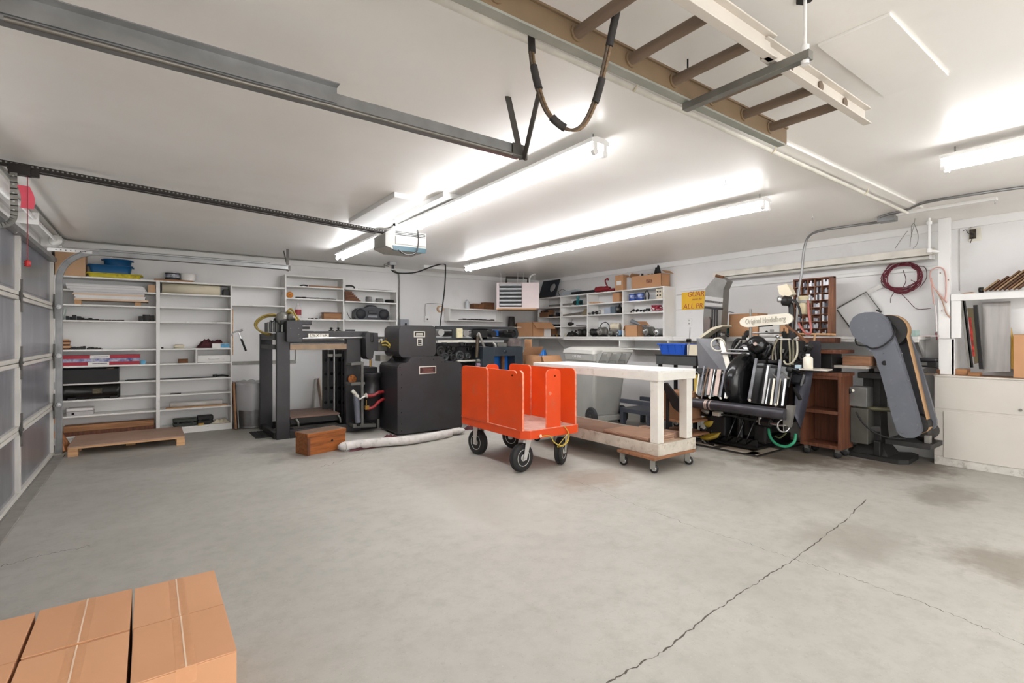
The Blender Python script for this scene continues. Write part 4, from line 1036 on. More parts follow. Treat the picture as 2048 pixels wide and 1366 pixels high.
for a, c, z0_, z1_ in ((700,728,726,731),(700,730,766,771),(704,752,849,856)):
    B().prism([(bx(a,6.55),6.50,fz(a,z1_,6.5)),(bx(c,6.5),6.50,fz(c,z1_-2,6.5)),(bx(c,6.5),6.50,fz(c,z0_-2,6.5)),(bx(a,6.55),6.50,fz(a,z0_,6.5))], (0,.22,0)).build('bracket', M('bracket_grey', (104,104,100), .45, .4), fm, .004)
B().box(bx(722,6.5), bx(727,6.5), 6.49, 6.53, fz(724,852,6.5), fz(724,728,6.5)).build('upright', M('bracket_grey', (104,104,100)), fm, .003)
B().lathe([(.055,0),(.058,.01),(.05,.016),(0,.016)], (bx(711,6.48),6.62,bz(711,758,6.6)), (0,-1,0), 20).build('rusty_wheel', M('rust_orange', (156,92,40), .7, .2, .4, 40), fm)
p0, p1 = at(712,788,y=6.5), at(716,845,y=6.5)
B().cyl(p0, p1, .038, n=16).build('piston', greyl, fm)
B().cyl(p1, p1+(p1-p0)*.12, .022, n=12).build('piston_rod', black, fm)
B().tube([at(707,783,y=6.48), at(719,799,y=6.48), at(728,794,y=6.48), at(736,790,y=6.48)], .016, 10).build('pipe_fitting', M('pipe_pale', (196,194,188), .35, .6), fm)
for px, py in ((707,784),(713,791),(733,791)): 
    p = at(px,py,y=6.48); B().cyl(p-Vector((.02,0,-.02)), p+Vector((.02,0,-.02)), .024, n=8).build('union', plate, fm)
B().tube(smooth([at(735,792,y=6.47), at(747,791,y=6.46), at(757,785,y=6.46), at(766,784,y=6.5)]), .022, 12).build('red_hose', hose_r, fm)
B().tube(smooth([at(735,818,y=6.47), at(747,814,y=6.46), at(757,804,y=6.46), at(767,798,y=6.5)]), .022, 12).build('red_hose', hose_r, fm)
p = at(733,812,y=6.47); B().cyl(p, p+Vector((0,0,.08)), .006, n=8).build('tap', brass, fm); B().obox(p+Vector((0,-.01,-.02)), (.05,.05,.05)).build('valve', brass, fm)
B().tube(smooth([at(762,686,y=6.5), at(772,683,y=6.48), at(781,692,y=6.46), at(786,706,y=6.46)]), .010).build('yellow_tube', hose_y, fm)
B().tube(smooth([at(764,690,y=6.52), at(775,691,y=6.5), at(783,700,y=6.46), at(785,712,y=6.46)]), .010).build('yellow_tube', hose_y, fm)
for k in range(8):
    p = at(758+4*k, 676+random.uniform(-4,8), y=6.6); B().lathe([(.02,0),(.026,.01),(.014,.03),(.01,.05)], p, (random.uniform(-.5,.5),-1,random.uniform(-.3,.6)), 10).build('fitting', random.choice([tin,plate,dark,brass]), fm)
B().box(bx(758,6.8), bx(778,6.8), 6.75, 6.95, bz(768,722,6.8), bz(768,710,6.8)).build('paper_guide', plate, fm)
# the two covers
YCf = 6.05
def cover(name, pts, y0, d, m, bev, par):
    return B().prism([(bx(px,y0),y0,bz(px,py,y0)) for px, py in pts], (0,d,0)).build(name, m, par, bev, 3)
cv = M('cover_grey', (62,61,64), .34, .25, .10, 3, .03, 60, dirt=(56,52,49), dirt_amt=.5, dscale=2)
bot = bz(860,867,YCf)
x0, x1 = bx(795,YCf), bx(924,YCf)
zL = bz(797,727,YCf); zM = bz(850,713,YCf)
o2 = [(x0,.0),(x1,.0),(x1,zL-.07)] + [(x1-.07+.07*math.cos(a),zL-.07+.07*math.sin(a)) for a in (.4,.8,1.2,1.57)]
xm1, xm0 = bx(887,YCf), bx(818,YCf)
o2 += [(xm1+.02,zL),(xm1+.005,zL+.03),(xm1-.03,zM-.005),(xm1-.06,zM),(xm0+.06,zM),(xm0+.03,zM-.005),(xm0-.005,zL+.03),(xm0-.04,zL)]
o2 += [(x0+.07-.07*math.cos(a),zL-.07+.07*math.sin(a)) for a in (1.57,1.2,.8,.4)] + [(x0,zL-.07)]
lc = B().prism([(x,YCf,z+.02 if z < .01 else z) for x, z in o2], (0,.62,0)).build('lower_cover', cv, fm, .018, 3)
hd = []
YH = 6.16
for x, z in rr(bx(798,YH), bx(872,YH), zM-.01, bz(835,651,YH), .075, 5): hd.append((x, YH, z))
hc = B().prism(hd, (0,.50,0)).build('upper_cover', cv, fm, .018, 3)
for k, px in enumerate((800,803,803,803,803,803,803,921,921,922,922)):
    py = [735,750,775,800,825,848,862,745,790,830,855][k]
    B().sphere((bx(px,YCf-.001),YCf,bz(px,py,YCf)), .007, 8).build('rivet', black, lc)
for px in (818,842,867,884): B().sphere((bx(px,YCf-.001),YCf,bz(px,718.5 if px in (842,867) else 724,YCf)), .007, 8).build('rivet', black, lc)
def nameplate(px0, px1, py0, py1, y, par, bg, rows, fr=plate, big=None):
    x0_, x1_, z0_, z1_ = bx(px0,y), bx(px1,y), bz(px0,py1,y), bz(px0,py0,y)
    f = B().box(x0_,x1_,y-.004,y,z0_,z1_).build('plate_frame', fr, par, .002)
    B().box(x0_+.012,x1_-.012,y-.0055,y-.003,z0_+.012,z1_-.012).build('plate_face', bg, f)
    for r_ in range(rows):
        zz_ = z1_-.022-(z1_-z0_-.036)*(r_+.5)/rows; ww = (x1_-x0_)*.36*random.uniform(.7,1)
        B().box((x0_+x1_)/2-ww,(x0_+x1_)/2+ww,y-.0062,y-.005,zz_-.004,zz_+.004).build('print_line', fr if big else M('print_rust', (120,70,62), .6), f)
nameplate(827.5,850,662.5,674.5,YH,hc,ink,3,big=True); nameplate(834,844.5,677,691.5,YH,hc,ink,2,big=True)
nameplate(838,872,733,748.5,YCf,lc,platered,5)
# folder section to the right of the covers
yr = 6.45
def rb(name, px0, px1, py0, py1, y0, d, m, bev=.003, par=fm): return B().box(bx(px0,y0), bx(px1,y0), y0, y0+d, bz(px0,py1,y0), bz(px0,py0,y0)).build(name, m, par, bev)
gb = M('folder_grey', (58,60,62), .42, .3, .12, 6)
xe0, xe1 = bx(872,yr), bx(1037,yr); zt_, zb2 = bz(950,653,yr), bz(950,681,yr)
zh = (zt_+zb2)/2; rH = (zt_-zb2)/2
out = [(xe0,zt_)]+[(xe1-rH+rH*math.sin(math.radians(a)),zh+rH*math.cos(math.radians(a))) for a in range(0,181,20)]+[(xe0,zb2)]
ring = B(); inn = [(xe0,zt_-.045)]+[(xe1-rH+(rH-.045)*math.sin(math.radians(a)),zh+(rH-.045)*math.cos(math.radians(a))) for a in range(0,181,20)]+[(xe0,zb2+.045)]
n_ = len(out); vs = [(x,yr,z) for x,z in out]+[(x,yr,z) for x,z in inn]+[(x,yr+.035,z) for x,z in out]+[(x,yr+.035,z) for x,z in inn]
ring.add(vs, [(i,i+1,n_+i+1,n_+i) for i in range(n_-1)]+[(2*n_+i,2*n_+i+1,3*n_+i+1,3*n_+i) for i in range(n_-1)]+[(i,i+1,2*n_+i+1,2*n_+i) for i in range(n_-1)]+[(n_+i,n_+i+1,3*n_+i+1,3*n_+i) for i in range(n_-1)])
ring.build('side_rail', gb, fm)
vs = [(x,y+.72,z) for x,y,z in vs]
ring2 = B(); ring2.add(vs, [(i,i+1,n_+i+1,n_+i) for i in range(n_-1)]+[(2*n_+i,2*n_+i+1,3*n_+i+1,3*n_+i) for i in range(n_-1)]+[(i,i+1,2*n_+i+1,2*n_+i) for i in range(n_-1)]+[(n_+i,n_+i+1,3*n_+i+1,3*n_+i) for i in range(n_-1)])
ring2.build('side_rail', gb, fm)
for k, px in enumerate((880,905,930,948,985,1008,1026)):
    x = bx(px, 6.5); B().cyl((x,6.46,zh+random.uniform(-.03,.03)),(x,7.18,zh),.035 if k % 2 else .05,n=16).build('roller', steel if k in (0,2,3) else dark, fm)
rb('rail_web', 905,913,656,680,6.455,.03,gb); rb('oil_cup', 914,926,657,676,6.42,.05,M('oil_cream', (206,196,160), .4, 0, .1, 20),.01); rb('rail_web', 945,975,657,679,6.45,.04,dark)
rb('table_bar', 875,952,681,685,6.40,.02,plate); rb('lower_bar', 873,1030,686,694,6.5,.03,dark); rb('blue_tag', 988,997,660,672,6.60,.05,blue)
for k in range(14):
    px = 880+8.5*k; py = 688+random.uniform(-3,10)
    p = at(px, py, y=6.5); B().obox(p, (random.uniform(.04,.10),.06,random.uniform(.02,.06)), (0,random.uniform(-.4,.4),0)).build('linkage', random.choice([dark,gb,black]), fm, .004)
for k, (px, py, r) in enumerate(((883,703,.085),(892,714,.07),(908,716,.06),(922,712,.085),(930,719,.055),(938,712,.05),(901,706,.05))):
    B().lathe([(r*.2,0),(r*.2,.02),(r*.55,.03),(r*.6,.01),(r*.9,.02),(r,.05),(r,.09)], (bx(px,6.42),6.42,bz(px,py,6.42)), (0,1,0), 20).build('gear', [dark,gb][k % 2], fm)
rb('gear_case', 873,945,694,726,6.52,.3,dark,.01); rb('cross_shelf', 915,965,721,724,6.40,.3,plate); rb('tie_bar', 925,945,753,758,6.4,.3,tin); rb('frame_body', 873,965,728,860,6.62,.4,dark,.01)
rb('lower_sill', 873,1050,838,868,6.55,.35,dark,.01)
B().cyl(at(953,715,y=6.36), at(956,672,y=6.36), .026, n=12).build('oil_pipe', M('pipe_bronze', (84,72,58), .45, .4), fm)
B().tube(smooth([at(955,672,y=6.34), at(958,667,y=6.32), at(962,677,y=6.3), at(969,695,y=6.3), at(978,704,y=6.3), at(988,704,y=6.3), at(991,692,y=6.32), at(985,684,y=6.36)],8), .018, 10).build('flex_hose', M('flex_grey', (140,138,132), .45, .3), fm)
for k in range(2): p = at(957,722+8*k,y=6.38); B().cyl(p-Vector((.04,0,0)),p+Vector((.04,0,0)),.03,n=10).build('connector', tin if k == 0 else M('connector_lilac', (150,130,150)), fm)
# end cabinet with blue inner panel
yc_ = 6.28
cbm = M('cabinet_slate', (52,60,68), .45, .15, .1, 5)
xk0, xk1 = bx(966,yc_), bx(1046,yc_); zk = bz(1000,694,yc_)
xi0, xi1 = bx(989,yc_), bx(1030,yc_); zi = bz(1010,712,yc_)
b = B().box(xk0,xi0,yc_,yc_+.5,0,zk).box(xi1,xk1,yc_,yc_+.5,0,zk).box(xi0,xi1,yc_,yc_+.5,zi,zk)
b.build('end_cabinet', cbm, fm, .004)
B().box(xi0,xi1,yc_+.2,yc_+.22,0.02,zi).build('blue_panel', M('panel_blue', (26,110,200), .45), fm)
B().box((xi0+xi1)/2+.02,(xi0+xi1)/2+.07,yc_+.1,yc_+.15,0.02,zi).build('shaft', rust, fm, .004)
B().lathe([(.02,0),(.028,.004),(.026,.012),(0,.014)], (bx(1010,yc_),yc_,bz(1010,703,yc_)), (0,-1,0), 16).build('knob', cbm, fm)
B().box(bx(995,yc_+.1),bx(1012,yc_+.1),yc_+.08,yc_+.4,zk,zk+.06).build('tray', tin, fm, .004)
B().box(bx(1022,yc_+.1),bx(1043,yc_+.1),yc_+.1,yc_+.3,zk,zk+.13).build('stained_box', M('box_mottled', (120,108,104), .7, 0, .3, 12), fm, .01)
B().box(bx(1020,yr), bx(1050,yr), yr+.1, yr+.3, zt_-.002, zt_+.004).build('delivery_tongue', plate, fm)

# ---- things around the feeder
p = at(556, 862, z=0)
t = thing('floor_mat', 'black ribbed floor mat under the rear feeder post', 'mat', (1.35, 7.2, 0))
B().box(1.08, 1.62, 6.95, 7.45, 0, .008).build('sheet', blackm, t, .003)
for k in range(14): B().box(1.10+.037*k, 1.115+.037*k, 6.96, 7.44, .008, .012).build('rib', blackm, t)
# wooden crate in front
c0 = at(647, 912, z=0); c1 = at(681, 903, z=0); c2 = at(597, 901, z=0)
t = thing('wooden_crate', 'orange stained wooden box standing on the floor before the feeder', 'box', ((c0.x+c1.x)/2, c0.y+.1, 0), math.atan2(c1.y-c0.y, c1.x-c0.x))
# front face runs from c0 to c1 (long side), the left end from c2 to c0
L_, D_ = .47, .24; H_ = .235
ux = Vector((1,0,0)) 
t.location = ((c2.x+c1.x)/2+.02, 5.80, 0); t.rotation_euler = (0,0,math.radians(17))
cr = wood('crate_front', (160,92,40), (88,50,24), 'x', .45)
B().box(-L_/2,L_/2,-D_/2,D_/2,0,H_-.012).build('body', cr, t, .004)
B().box(-L_/2-.006,L_/2+.006,-D_/2-.006,D_/2+.006,H_-.045,H_).build('lid', cr, t, .004)
B().box(-L_/2-.001,L_/2+.001,-D_/2-.001,D_/2+.001,H_,H_+.002).build('lid_top', M('crate_top', (126,100,80), .7, 0, .2, 8, dirt=(80,60,48), dirt_amt=.5), t)
B().box(-L_/2-.002,-L_/2+.03,-D_/2-.004,-D_/2,0.0,H_-.05).build('corner_strip', walnut, t)
B().cyl((.06,-D_/2-.008,.12),(.06,-D_/2,.12),.012,n=10).build('lock', dark, t)
# padded roll with maroon rags along the cover
t = thing('padded_roll', 'long white padded roll lying on the floor along the grey cover', 'roll', (2.6, 5.85, 0))
pts = [at(690,893,z=.05), at(720,888,z=.055), at(770,884,z=.055), at(820,880,z=.055), at(870,872,z=.05), at(900,866,z=.05)]
cvm = M('canvas_white', (206,202,198), .85, 0, .08, 14, .2, 30, dirt=(150,146,140), dirt_amt=.3, dscale=10)
S = smooth(pts, 6)
B().tube(S, .05, 14).build('roll', cvm, t)
for k in range(9): B().sphere(S[2+3*k]+Vector((random.uniform(-.02,.02),random.uniform(-.015,.015),.0)), random.uniform(.048,.056), 10, (1.9,1.0,.95)).build('fold', cvm, t)
pp = at(913,862,z=.05); B().sphere(pp, .075, 14, (1.7,.8,.55)).build('end_bundle', cvm, t)
cloth('rag', 'maroon shop rag beside the wooden box on the floor', maroon, tuple(at(720,897,z=0)), (.17,.09,.05), 11)
cloth('rag', 'maroon shop rag in front of the padded roll', maroon, tuple(at(783,890,z=0)), (.2,.05,.05), 12)
cloth('rag', 'maroon rag behind the far end of the padded roll', maroon, (3.62,5.95,0), (.11,.08,.06), 13)
cloth('rag', 'small maroon rag tucked at the cover corner', maroon, (2.45,5.99,0), (.1,.06,.06), 14)
one('steel_strip', 'thin steel strip lying on the floor by the maroon rag', 'strip', B().beam(at(688,903,z=.006), at(775,890,z=.006), .02, .006), steel, .001)
cloth('plastic_bag', 'grey plastic bag stuffed between the covers and the orange cart', glassy, (3.86,6.05,0.0), (.17,.14,.40), 23, cat='bag')

# ---- galvanised bin, planks, pallet at the back wall
gx = at(498, 856, z=0)
t = thing('trash_can', 'ribbed galvanised trash can with a clear liner behind the feeder', 'trash can', (gx.x+.06, 7.93, 0), 0)
r0, r1, hh = .185, .225, .62
n = 48; b = B(); vs = []
for f in (0, .12, .5, .9, 1.0):
    for i in range(n):
        rr_ = (r0+(r1-r0)*f)*(1+(.022 if (i//2) % 2 else 0)*(1 if 0 < f < 1 else 0)); a = 2*math.pi*i/n
        vs.append((rr_*math.cos(a), rr_*math.sin(a), hh*f))
b.add(vs, [(j*n+i, j*n+(i+1) % n, (j+1)*n+(i+1) % n, (j+1)*n+i) for j in range(4) for i in range(n)], 0, True); b.add(vs[:n], [tuple(range(n-1,-1,-1))])
b.build('drum', galv, t)
B().lathe([(r0*1.02,0),(r0*1.06,.01),(r0*1.06,.03),(r0*1.02,.035)], n=32).build('foot_ring', galv, t)
B().lathe([(r1*1.0,hh-.02),(r1*1.05,hh-.01),(r1*1.05,hh+.01),(r1*1.0,hh+.015)], n=32).build('rim', galv, t)
b = B(); vs = []; n = 40; rnd = random.Random(4)
prof = [(.74,.40),(1.03,.42),(1.09,.6),(1.08,.85),(1.07,1.0),(1.1,1.04),(.95,1.0),(.85,.92)]
for s_, h_ in prof[1:]:
    for i in range(n):
        a = 2*math.pi*i/n; k = s_*(1+.03*math.sin(a*9+h_*12)+rnd.uniform(-.015,.015))
        vs.append((r1*k*math.cos(a), r1*k*math.sin(a), hh*h_+rnd.uniform(-.012,.012)))
b.add(vs, [(j*n+i, j*n+(i+1) % n, (j+1)*n+(i+1) % n, (j+1)*n+i) for j in range(len(prof)-2) for i in range(n)], 0, True)
lm = bpy.data.materials.new('liner_clear'); lm.use_nodes = True; q = lm.node_tree.nodes['Principled BSDF']
q.inputs['Base Color'].default_value = (.85,.86,.88,1); q.inputs['Roughness'].default_value = .25; q.inputs['Alpha'].default_value = .42
b.build('liner', lm, t)
one('leaning_plank', 'brown plank leaning between bookcase and trash can', 'plank', B().beam((X1+.05,7.80,0.005), (X1+.035,7.90,.64), .02, .12, up=(0,1,0)), oakz, .003)
one('leaning_plank', 'grey board leaning on the trash can', 'plank', B().beam((X1+.085,7.84,0.005), (X1+.07,7.97,.60), .016, .14, up=(0,1,0)), M('grey_board', (150,148,146), .6), .003)
one('leaning_plank', 'printed buff board leaning on the wall seen through the feeder', 'board', B().beam((bx(650,7.9),7.95,0.0), (bx(637,8.1),8.13,.62), .02, .16, up=(0,1,0)), M('printed_board', (222,200,178), .6, 0, .04, 6, dirt=(150,60,60), dirt_amt=.25, dscale=9), .002)
one('leaning_plank', 'white board leaning beside the printed buff board', 'board', B().beam((bx(628,7.9),8.0,0.0), (bx(633,8.1),8.14,.62), .02, .1, up=(0,1,0)), M('pale_board', (196,192,186), .6), .002)
one('leaning_timber', 'orange timber offcut leaning in the corner by the door track', 'timber', B().beam((X0+.12,7.42,0.0), (X0-.01,7.52,.42), .05, .13, up=(0,1,0)), pinez, .004)
one('leaning_timber', 'short orange timber in front of the tall offcut by the door track', 'timber', B().beam((X0+.15,7.62,0.0), (X0+.0,7.70,.28), .04, .09, up=(0,1,0)), pinez, .004)
t = thing('pallet', 'low wooden pallet with a hardboard top in front of the bookcase', 'pallet', (-.18, 7.42, 0))
hbm = M('hardboard', (178,146,126), .6, 0, .08, 4, .04, 20)
B().box(-.70, .34, 7.05, 7.80, .098, .112).build('top_sheet', hbm, t, .002)
for y in (7.05, 7.38, 7.70): B().box(-.70, .34, y, y+.09, .08, .098).build('slat', pine, t, .002)
for x in (-.70, .26):
    for y in (7.05, 7.40, 7.71): B().box(x, x+.085, y, y+.09, 0, .08).build('foot_block', pine, t, .003)
B().box(-.22, -.13, 7.40, 7.48, 0, .08).build('foot_block', pine, t, .003)

# ================================================================ orange cart
t = thing('platform_cart', 'orange painted wooden cart with slotted side panels and air tyres', 'cart', (3.13, 4.2, 0))
ax0, ax1, ay0, ay1 = 2.79, 3.47, 3.64, 4.78; dz0, dz1 = .325, .405; ch = .07
deckp = [(ax0,ay0+ch),(ax0+ch,ay0),(ax1-.01,ay0),(ax1,ay0+.01),(ax1,ay1),(ax0,ay1)]
B().prism([(x,y,dz0) for x,y in deckp], (0,0,dz1-dz0), 0, 0).build('deck_frame', orange, t, .006)
B().prism([(x*.985+.015*3.13,y*.985+.015*4.2,dz1) for x,y in deckp], (0,0,.003)).build('deck_top', M('deck_worn', (196,160,146), .7, 0, .12, 5, .05, 30, dirt=(120,96,84), dirt_amt=.4, dscale=6), t)
b = B(); q = [(x,y,dz1+.001) for x,y in deckp]
for i in range(len(q)): b.beam(q[i], q[(i+1) % len(q)], .006, .006)
b.build('worn_edge', orangew, t)
pz0, pz1 = dz1+.003, .965
def panel(x, y0, y1, z0, z1, d, name='side_board', nx=True, r=.05):
    """upright board: in the yz plane at x (nx) or in the xz plane at y"""
    o_ = rr(y0, y1, z0-.1, z1, r, 5); o_ = [(a, max(c, z0)) for a, c in o_]
    if nx: poly = [(x, a, c) for a, c in o_]; v = (d,0,0)
    else: poly = [(a, x, c) for a, c in o_]; v = (0,d,0)
    return B().prism(poly, v, 0, 1).build(name, [orange, orangew], t, .002)
# left side (facing the machine) and right side
xl_ = ax0+.012
panel(xl_, ay0+.14, ay1-.14, pz0, pz1-.008, .016)
panel(xl_-.022, ay0+.02, cy(1034,ax0), pz0, pz1, .021); panel(xl_-.022, cy(976,ax0), ay1-.02, pz0, pz1, .021)
xr_ = ax1-.012
panel(xr_, ay0+.14, ay1-.14, pz0, pz1-.008, -.016)
panel(xr_-.038, ay0+.0, ay0+.20, pz0, pz1, .021); panel(xr_-.038, ay1-.42, ay1-.02, pz0, pz1, .021)
panel(ay0+.02, 3.07, 3.25, pz0, pz1, .016, 'end_board', False)
panel(ay1-.036, bx(969,ay1), bx(994,ay1), pz0, pz1+.0, .016, 'end_board', False)
for (px, py, xx) in ((966,743,ax0-.004),(1024,751,ax0-.004)):
    q = at(px,py,x=xx); B().cyl((xx-.001,q.y,q.z),(xx+.004,q.y,q.z),.009,n=10).build('bolt_hole', black, t)
q = at(1110,752,y=ay0+.018); B().cyl((q.x,ay0+.017,q.z),(q.x,ay0+.022,q.z),.009,n=10).build('bolt_hole', black, t)
q = at(1100,787,y=ay0+.018); B().lathe([(.018,0),(.018,.002)], (q.x,ay0+.019,q.z), (0,-1,0), 12).build('paint_chip', orangew, t)
def tyre(name, par, c, r, w, axis, m=rubber, hubm=None):
    c = Vector(c); d = Vector(axis).normalized()
    pr = [(r*.56,-w*.42),(r*.78,-w*.5),(r*.93,-w*.44),(r,-w*.25)]
    for g in (-.14,0,.14): pr += [(r,w*(g-.04)),(r*.975,w*(g-.03)),(r*.975,w*(g+.03)),(r,w*(g+.04))]
    pr += [(r,w*.25),(r*.93,w*.44),(r*.78,w*.5),(r*.56,w*.42)]
    o_ = B().lathe(pr, c, d, 28).build(name, m, par)
    hubm = hubm or alu
    hb_ = B().lathe([(r*.2,-w*.5),(r*.25,-w*.4),(r*.5,-w*.3),(r*.56,-w*.44),(r*.6,-w*.44),(r*.58,0),(r*.6,w*.44),(r*.56,w*.44),(r*.5,w*.3),(r*.25,w*.4),(r*.2,w*.5)], c, d, 24).build('rim', hubm, o_)
    for k in range(5):
        a = 2*math.pi*k/5; u = d.orthogonal().normalized(); v = d.cross(u)
        for s in (-1,1): B().cyl(c+(u*math.cos(a)+v*math.sin(a))*r*.36+d*w*.31*s, c+(u*math.cos(a)+v*math.sin(a))*r*.36+d*w*.37*s, r*.05, n=6).build('bolt', steel, o_)
    return o_
def caster(par, cx_, cy_, r, w, ang, ztop, m=alu, off=.0):
    d = Vector((math.cos(ang), math.sin(ang), 0)); f = Vector((-d.y, d.x, 0))
    c = Vector((cx_, cy_, r))
    w_ = tyre('wheel', par, c, r, w, d)
    top = Vector((cx_, cy_, ztop)) - f*off
    for s in (-1, 1):
        B().prism([c+d*s*(w*.62)-f*.02-Vector((0,0,.02)), c+d*s*(w*.62)+f*.02-Vector((0,0,.02)), top+d*s*(w*.62)+f*.035-Vector((0,0,.02)), top+d*s*(w*.62)-f*.035-Vector((0,0,.02))], d*s*.005).build('fork', m, par, .002)
    B().obox(top-Vector((0,0,.012)), (.11,.11,.012), (0,0,ang)).obox(top-Vector((0,0,.024)), (w*1.3,.07,.012), (0,0,ang)).build('caster_plate', m, par, .002)
    B().cyl(c-d*w*.7, c+d*w*.7, .009, n=10).build('axle', steel, par)
R_ = .135
caster(t, 2.90, 4.62, R_, .075, math.radians(8), dz0, off=.02)
caster(t, 2.86, 3.78, R_, .075, math.radians(-82), dz0, off=-.05)
caster(t, 3.36, 3.78, R_, .075, math.radians(-58), dz0, off=-.03)
caster(t, 3.38, 4.64, R_, .075, math.radians(15), dz0, off=.02)
rope = hose_y
B().tube(smooth([at(1080,873,y=ay0-.01), at(1100,872,y=ay0-.02), at(1108,884,y=ay0-.03), at(1122,891,y=ay0-.03), at(1135,884,y=ay0-.03), at(1137,866,y=ay0-.02), at(1128,852,y=ay0-.005)]), .005, 8).build('pull_rope', rope, t)
B().tube(smooth([at(1137,866,y=ay0-.02), at(1122,884,y=ay0-.02), at(1115,894,y=ay0-.02), at(1130,888,y=ay0-.025), at(1139,872,y=ay0-.02), at(1126,893,y=ay0-.02), at(1138,880,y=ay0-.02)]), .004, 8).build('pull_rope', rope, t)
p = at(1081,872,y=ay0-.012); B().lathe([(.006,-.015),(.016,0),(.006,.015)], p, (.3,-.2,1), 10).build('rope_knot', cream, t)

# ================================================================ white work table on dollies
t = thing('work_table', 'white painted wooden work table loaded on low dollies', 'table', (4.15, 3.92, .15))
tx0, tx1, ty0, ty1 = 3.86, 4.45, 2.975, 4.86
tz0, tz1 = .155, .958
tt = M('table_top', (236,234,230), .45, 0, .03, 5, .03, 40, dirt=(200,196,188), dirt_amt=.25, dscale=6)
for k in range(3):
    a = tx0+(tx1-tx0)*k/3; B().box(a+.001, tx0+(tx1-tx0)*(k+1)/3-.001, ty0, ty1, tz1-.022, tz1).build('top_plank', tt, t, .002)
az = .862
B().box(tx0, tx0+.022, ty0, ty1, az, tz1-.022).build('apron', oldwhite, t, .003); B().box(tx1-.022, tx1, ty0, ty1, az, tz1-.022).build('apron', oldwhite, t, .003)
B().box(tx0+.022, tx1-.022, ty0, ty0+.022, az, tz1-.022).build('apron', oldwhite, t, .003); B().box(tx0+.022, tx1-.022, ty1-.022, ty1, az, tz1-.022).build('apron', oldwhite, t, .003)
for x in (tx0+.023, tx1-.113):
    for y in (ty0+.023, ty1-.113): B().box(x, x+.09, y, y+.09, tz0+.11, tz1-.023).build('leg', oldwhite, t, .004)
wornr = M('worn_rail', (206,198,184), .65, 0, .1, 8, .06, 40, dirt=(150,134,112), dirt_amt=.3, dscale=14)
B().box(tx0, tx0+.022, ty0, ty1, tz0, tz0+.11).build('bottom_rail', wornr, t, .003); B().box(tx1-.022, tx1, ty0, ty1, tz0, tz0+.11).build('bottom_rail', wornr, t, .003)
B().box(tx0+.022, tx1-.022, ty0, ty0+.022, tz0, tz0+.11).build('bottom_rail', wornr, t, .003); B().box(tx0+.022, tx1-.022, ty1-.022, ty1, tz0, tz0+.11).build('bottom_rail', wornr, t, .003)
B().box(tx0+.022, tx1-.022, ty0+.022, ty1-.022, tz0+.07, tz0+.088).build('bottom_shelf', M('shelf_ply', (206,180,154), .7, 0, .08, 5, .04, 30), t)
# stacks of flat boards on the lower shelf
def stack(label, x0, x1, y0, y1, z, n, h, grp):
    for k in range(n):
        j = random.uniform(-.012,.012)
        block('flat_board', ORD[k]+' '+label, 'board', hbm if k % 2 else M('hardboard_pale', (206,168,142), .65, 0, .08, 6), x0+j, x1+j, y0+j, y1+j*.5, z+h*k, z+h*(k+1)-.0015, .001, grp)
stack('board from the bottom of the near stack on the table shelf', tx0+.06, tx1-.125, 3.14, 3.72, tz0+.088, 5, .011, 'near board stack under the table')
stack('board from the bottom of the far stack on the table shelf', tx0+.05, tx1-.06, 3.75, 4.65, tz0+.088, 2, .011, 'far board stack under the table')
block('flat_board', 'lone flat board set beside the near stack by the table leg', 'board', hbm, tx1-.11, tx1-.03, 3.14, 3.6, tz0+.088, tz0+.15, .002)
def dolly(label, x0, x1, y0, y1, zo=0):
    d = thing('dolly', label, 'dolly', ((x0+x1)/2, (y0+y1)/2, 0))
    for k in range(3):
        B().box(x0, x1, y0+(y1-y0)*k/3+.004, y0+(y1-y0)*(k+1)/3-.004, .13, .1545).build('plank', M('dolly_wood', (150,104,72), .75, 0, .2, 8, .08, 30), d, .004)
    for x in (x0+.05, x1-.05):
        for y in (y0+.05, y1-.05):
            c = (x, y, .042)
            w_ = B().lathe([(.012,-.015),(.036,-.016),(.042,-.008),(.042,.008),(.036,.016),(.012,.015)], c, (.8,.6,0), 20).build('wheel', blackm, d)
            B().lathe([(.012,-.017),(.022,-.0175),(.022,.0175),(.012,.017)], c, (.8,.6,0), 16).build('hub', steel, w_)
            B().obox((x-.008,y+.01,.082), (.045,.05,.09), (0,0,.6)).build('fork', tin, d, .004)
            B().box(x-.035,x+.035,y-.035,y+.035,.124,.13).build('top_plate', tin, d)
    d.location.z = zo
    return d
dolly('wooden dolly with casters under the near end of the work table', 3.78, 4.42, 2.95, 3.42)
dolly('wooden dolly with casters under the far end of the work table', 3.80, 4.44, 4.35, 4.82)

# ================================================================ grey wheeled bin
t = thing('wheelie_bin', 'grey wheeled refuse bin with a flat lid behind the work table', 'bin', (5.47, 5.35, 0), math.radians(-9))
def loft(sec, m, name, par, bev=0):
    b = B(); n = len(sec[0]); vs = [p for s in sec for p in s]
    b.add(vs, [(j*n+i, j*n+(i+1) % n, (j+1)*n+(i+1) % n, (j+1)*n+i) for j in range(len(sec)-1) for i in range(n)], 0, False)
    b.add(sec[0], [tuple(range(n-1,-1,-1))]); b.add(sec[-1], [tuple(range(n))]); return b.build(name, m, par, bev)
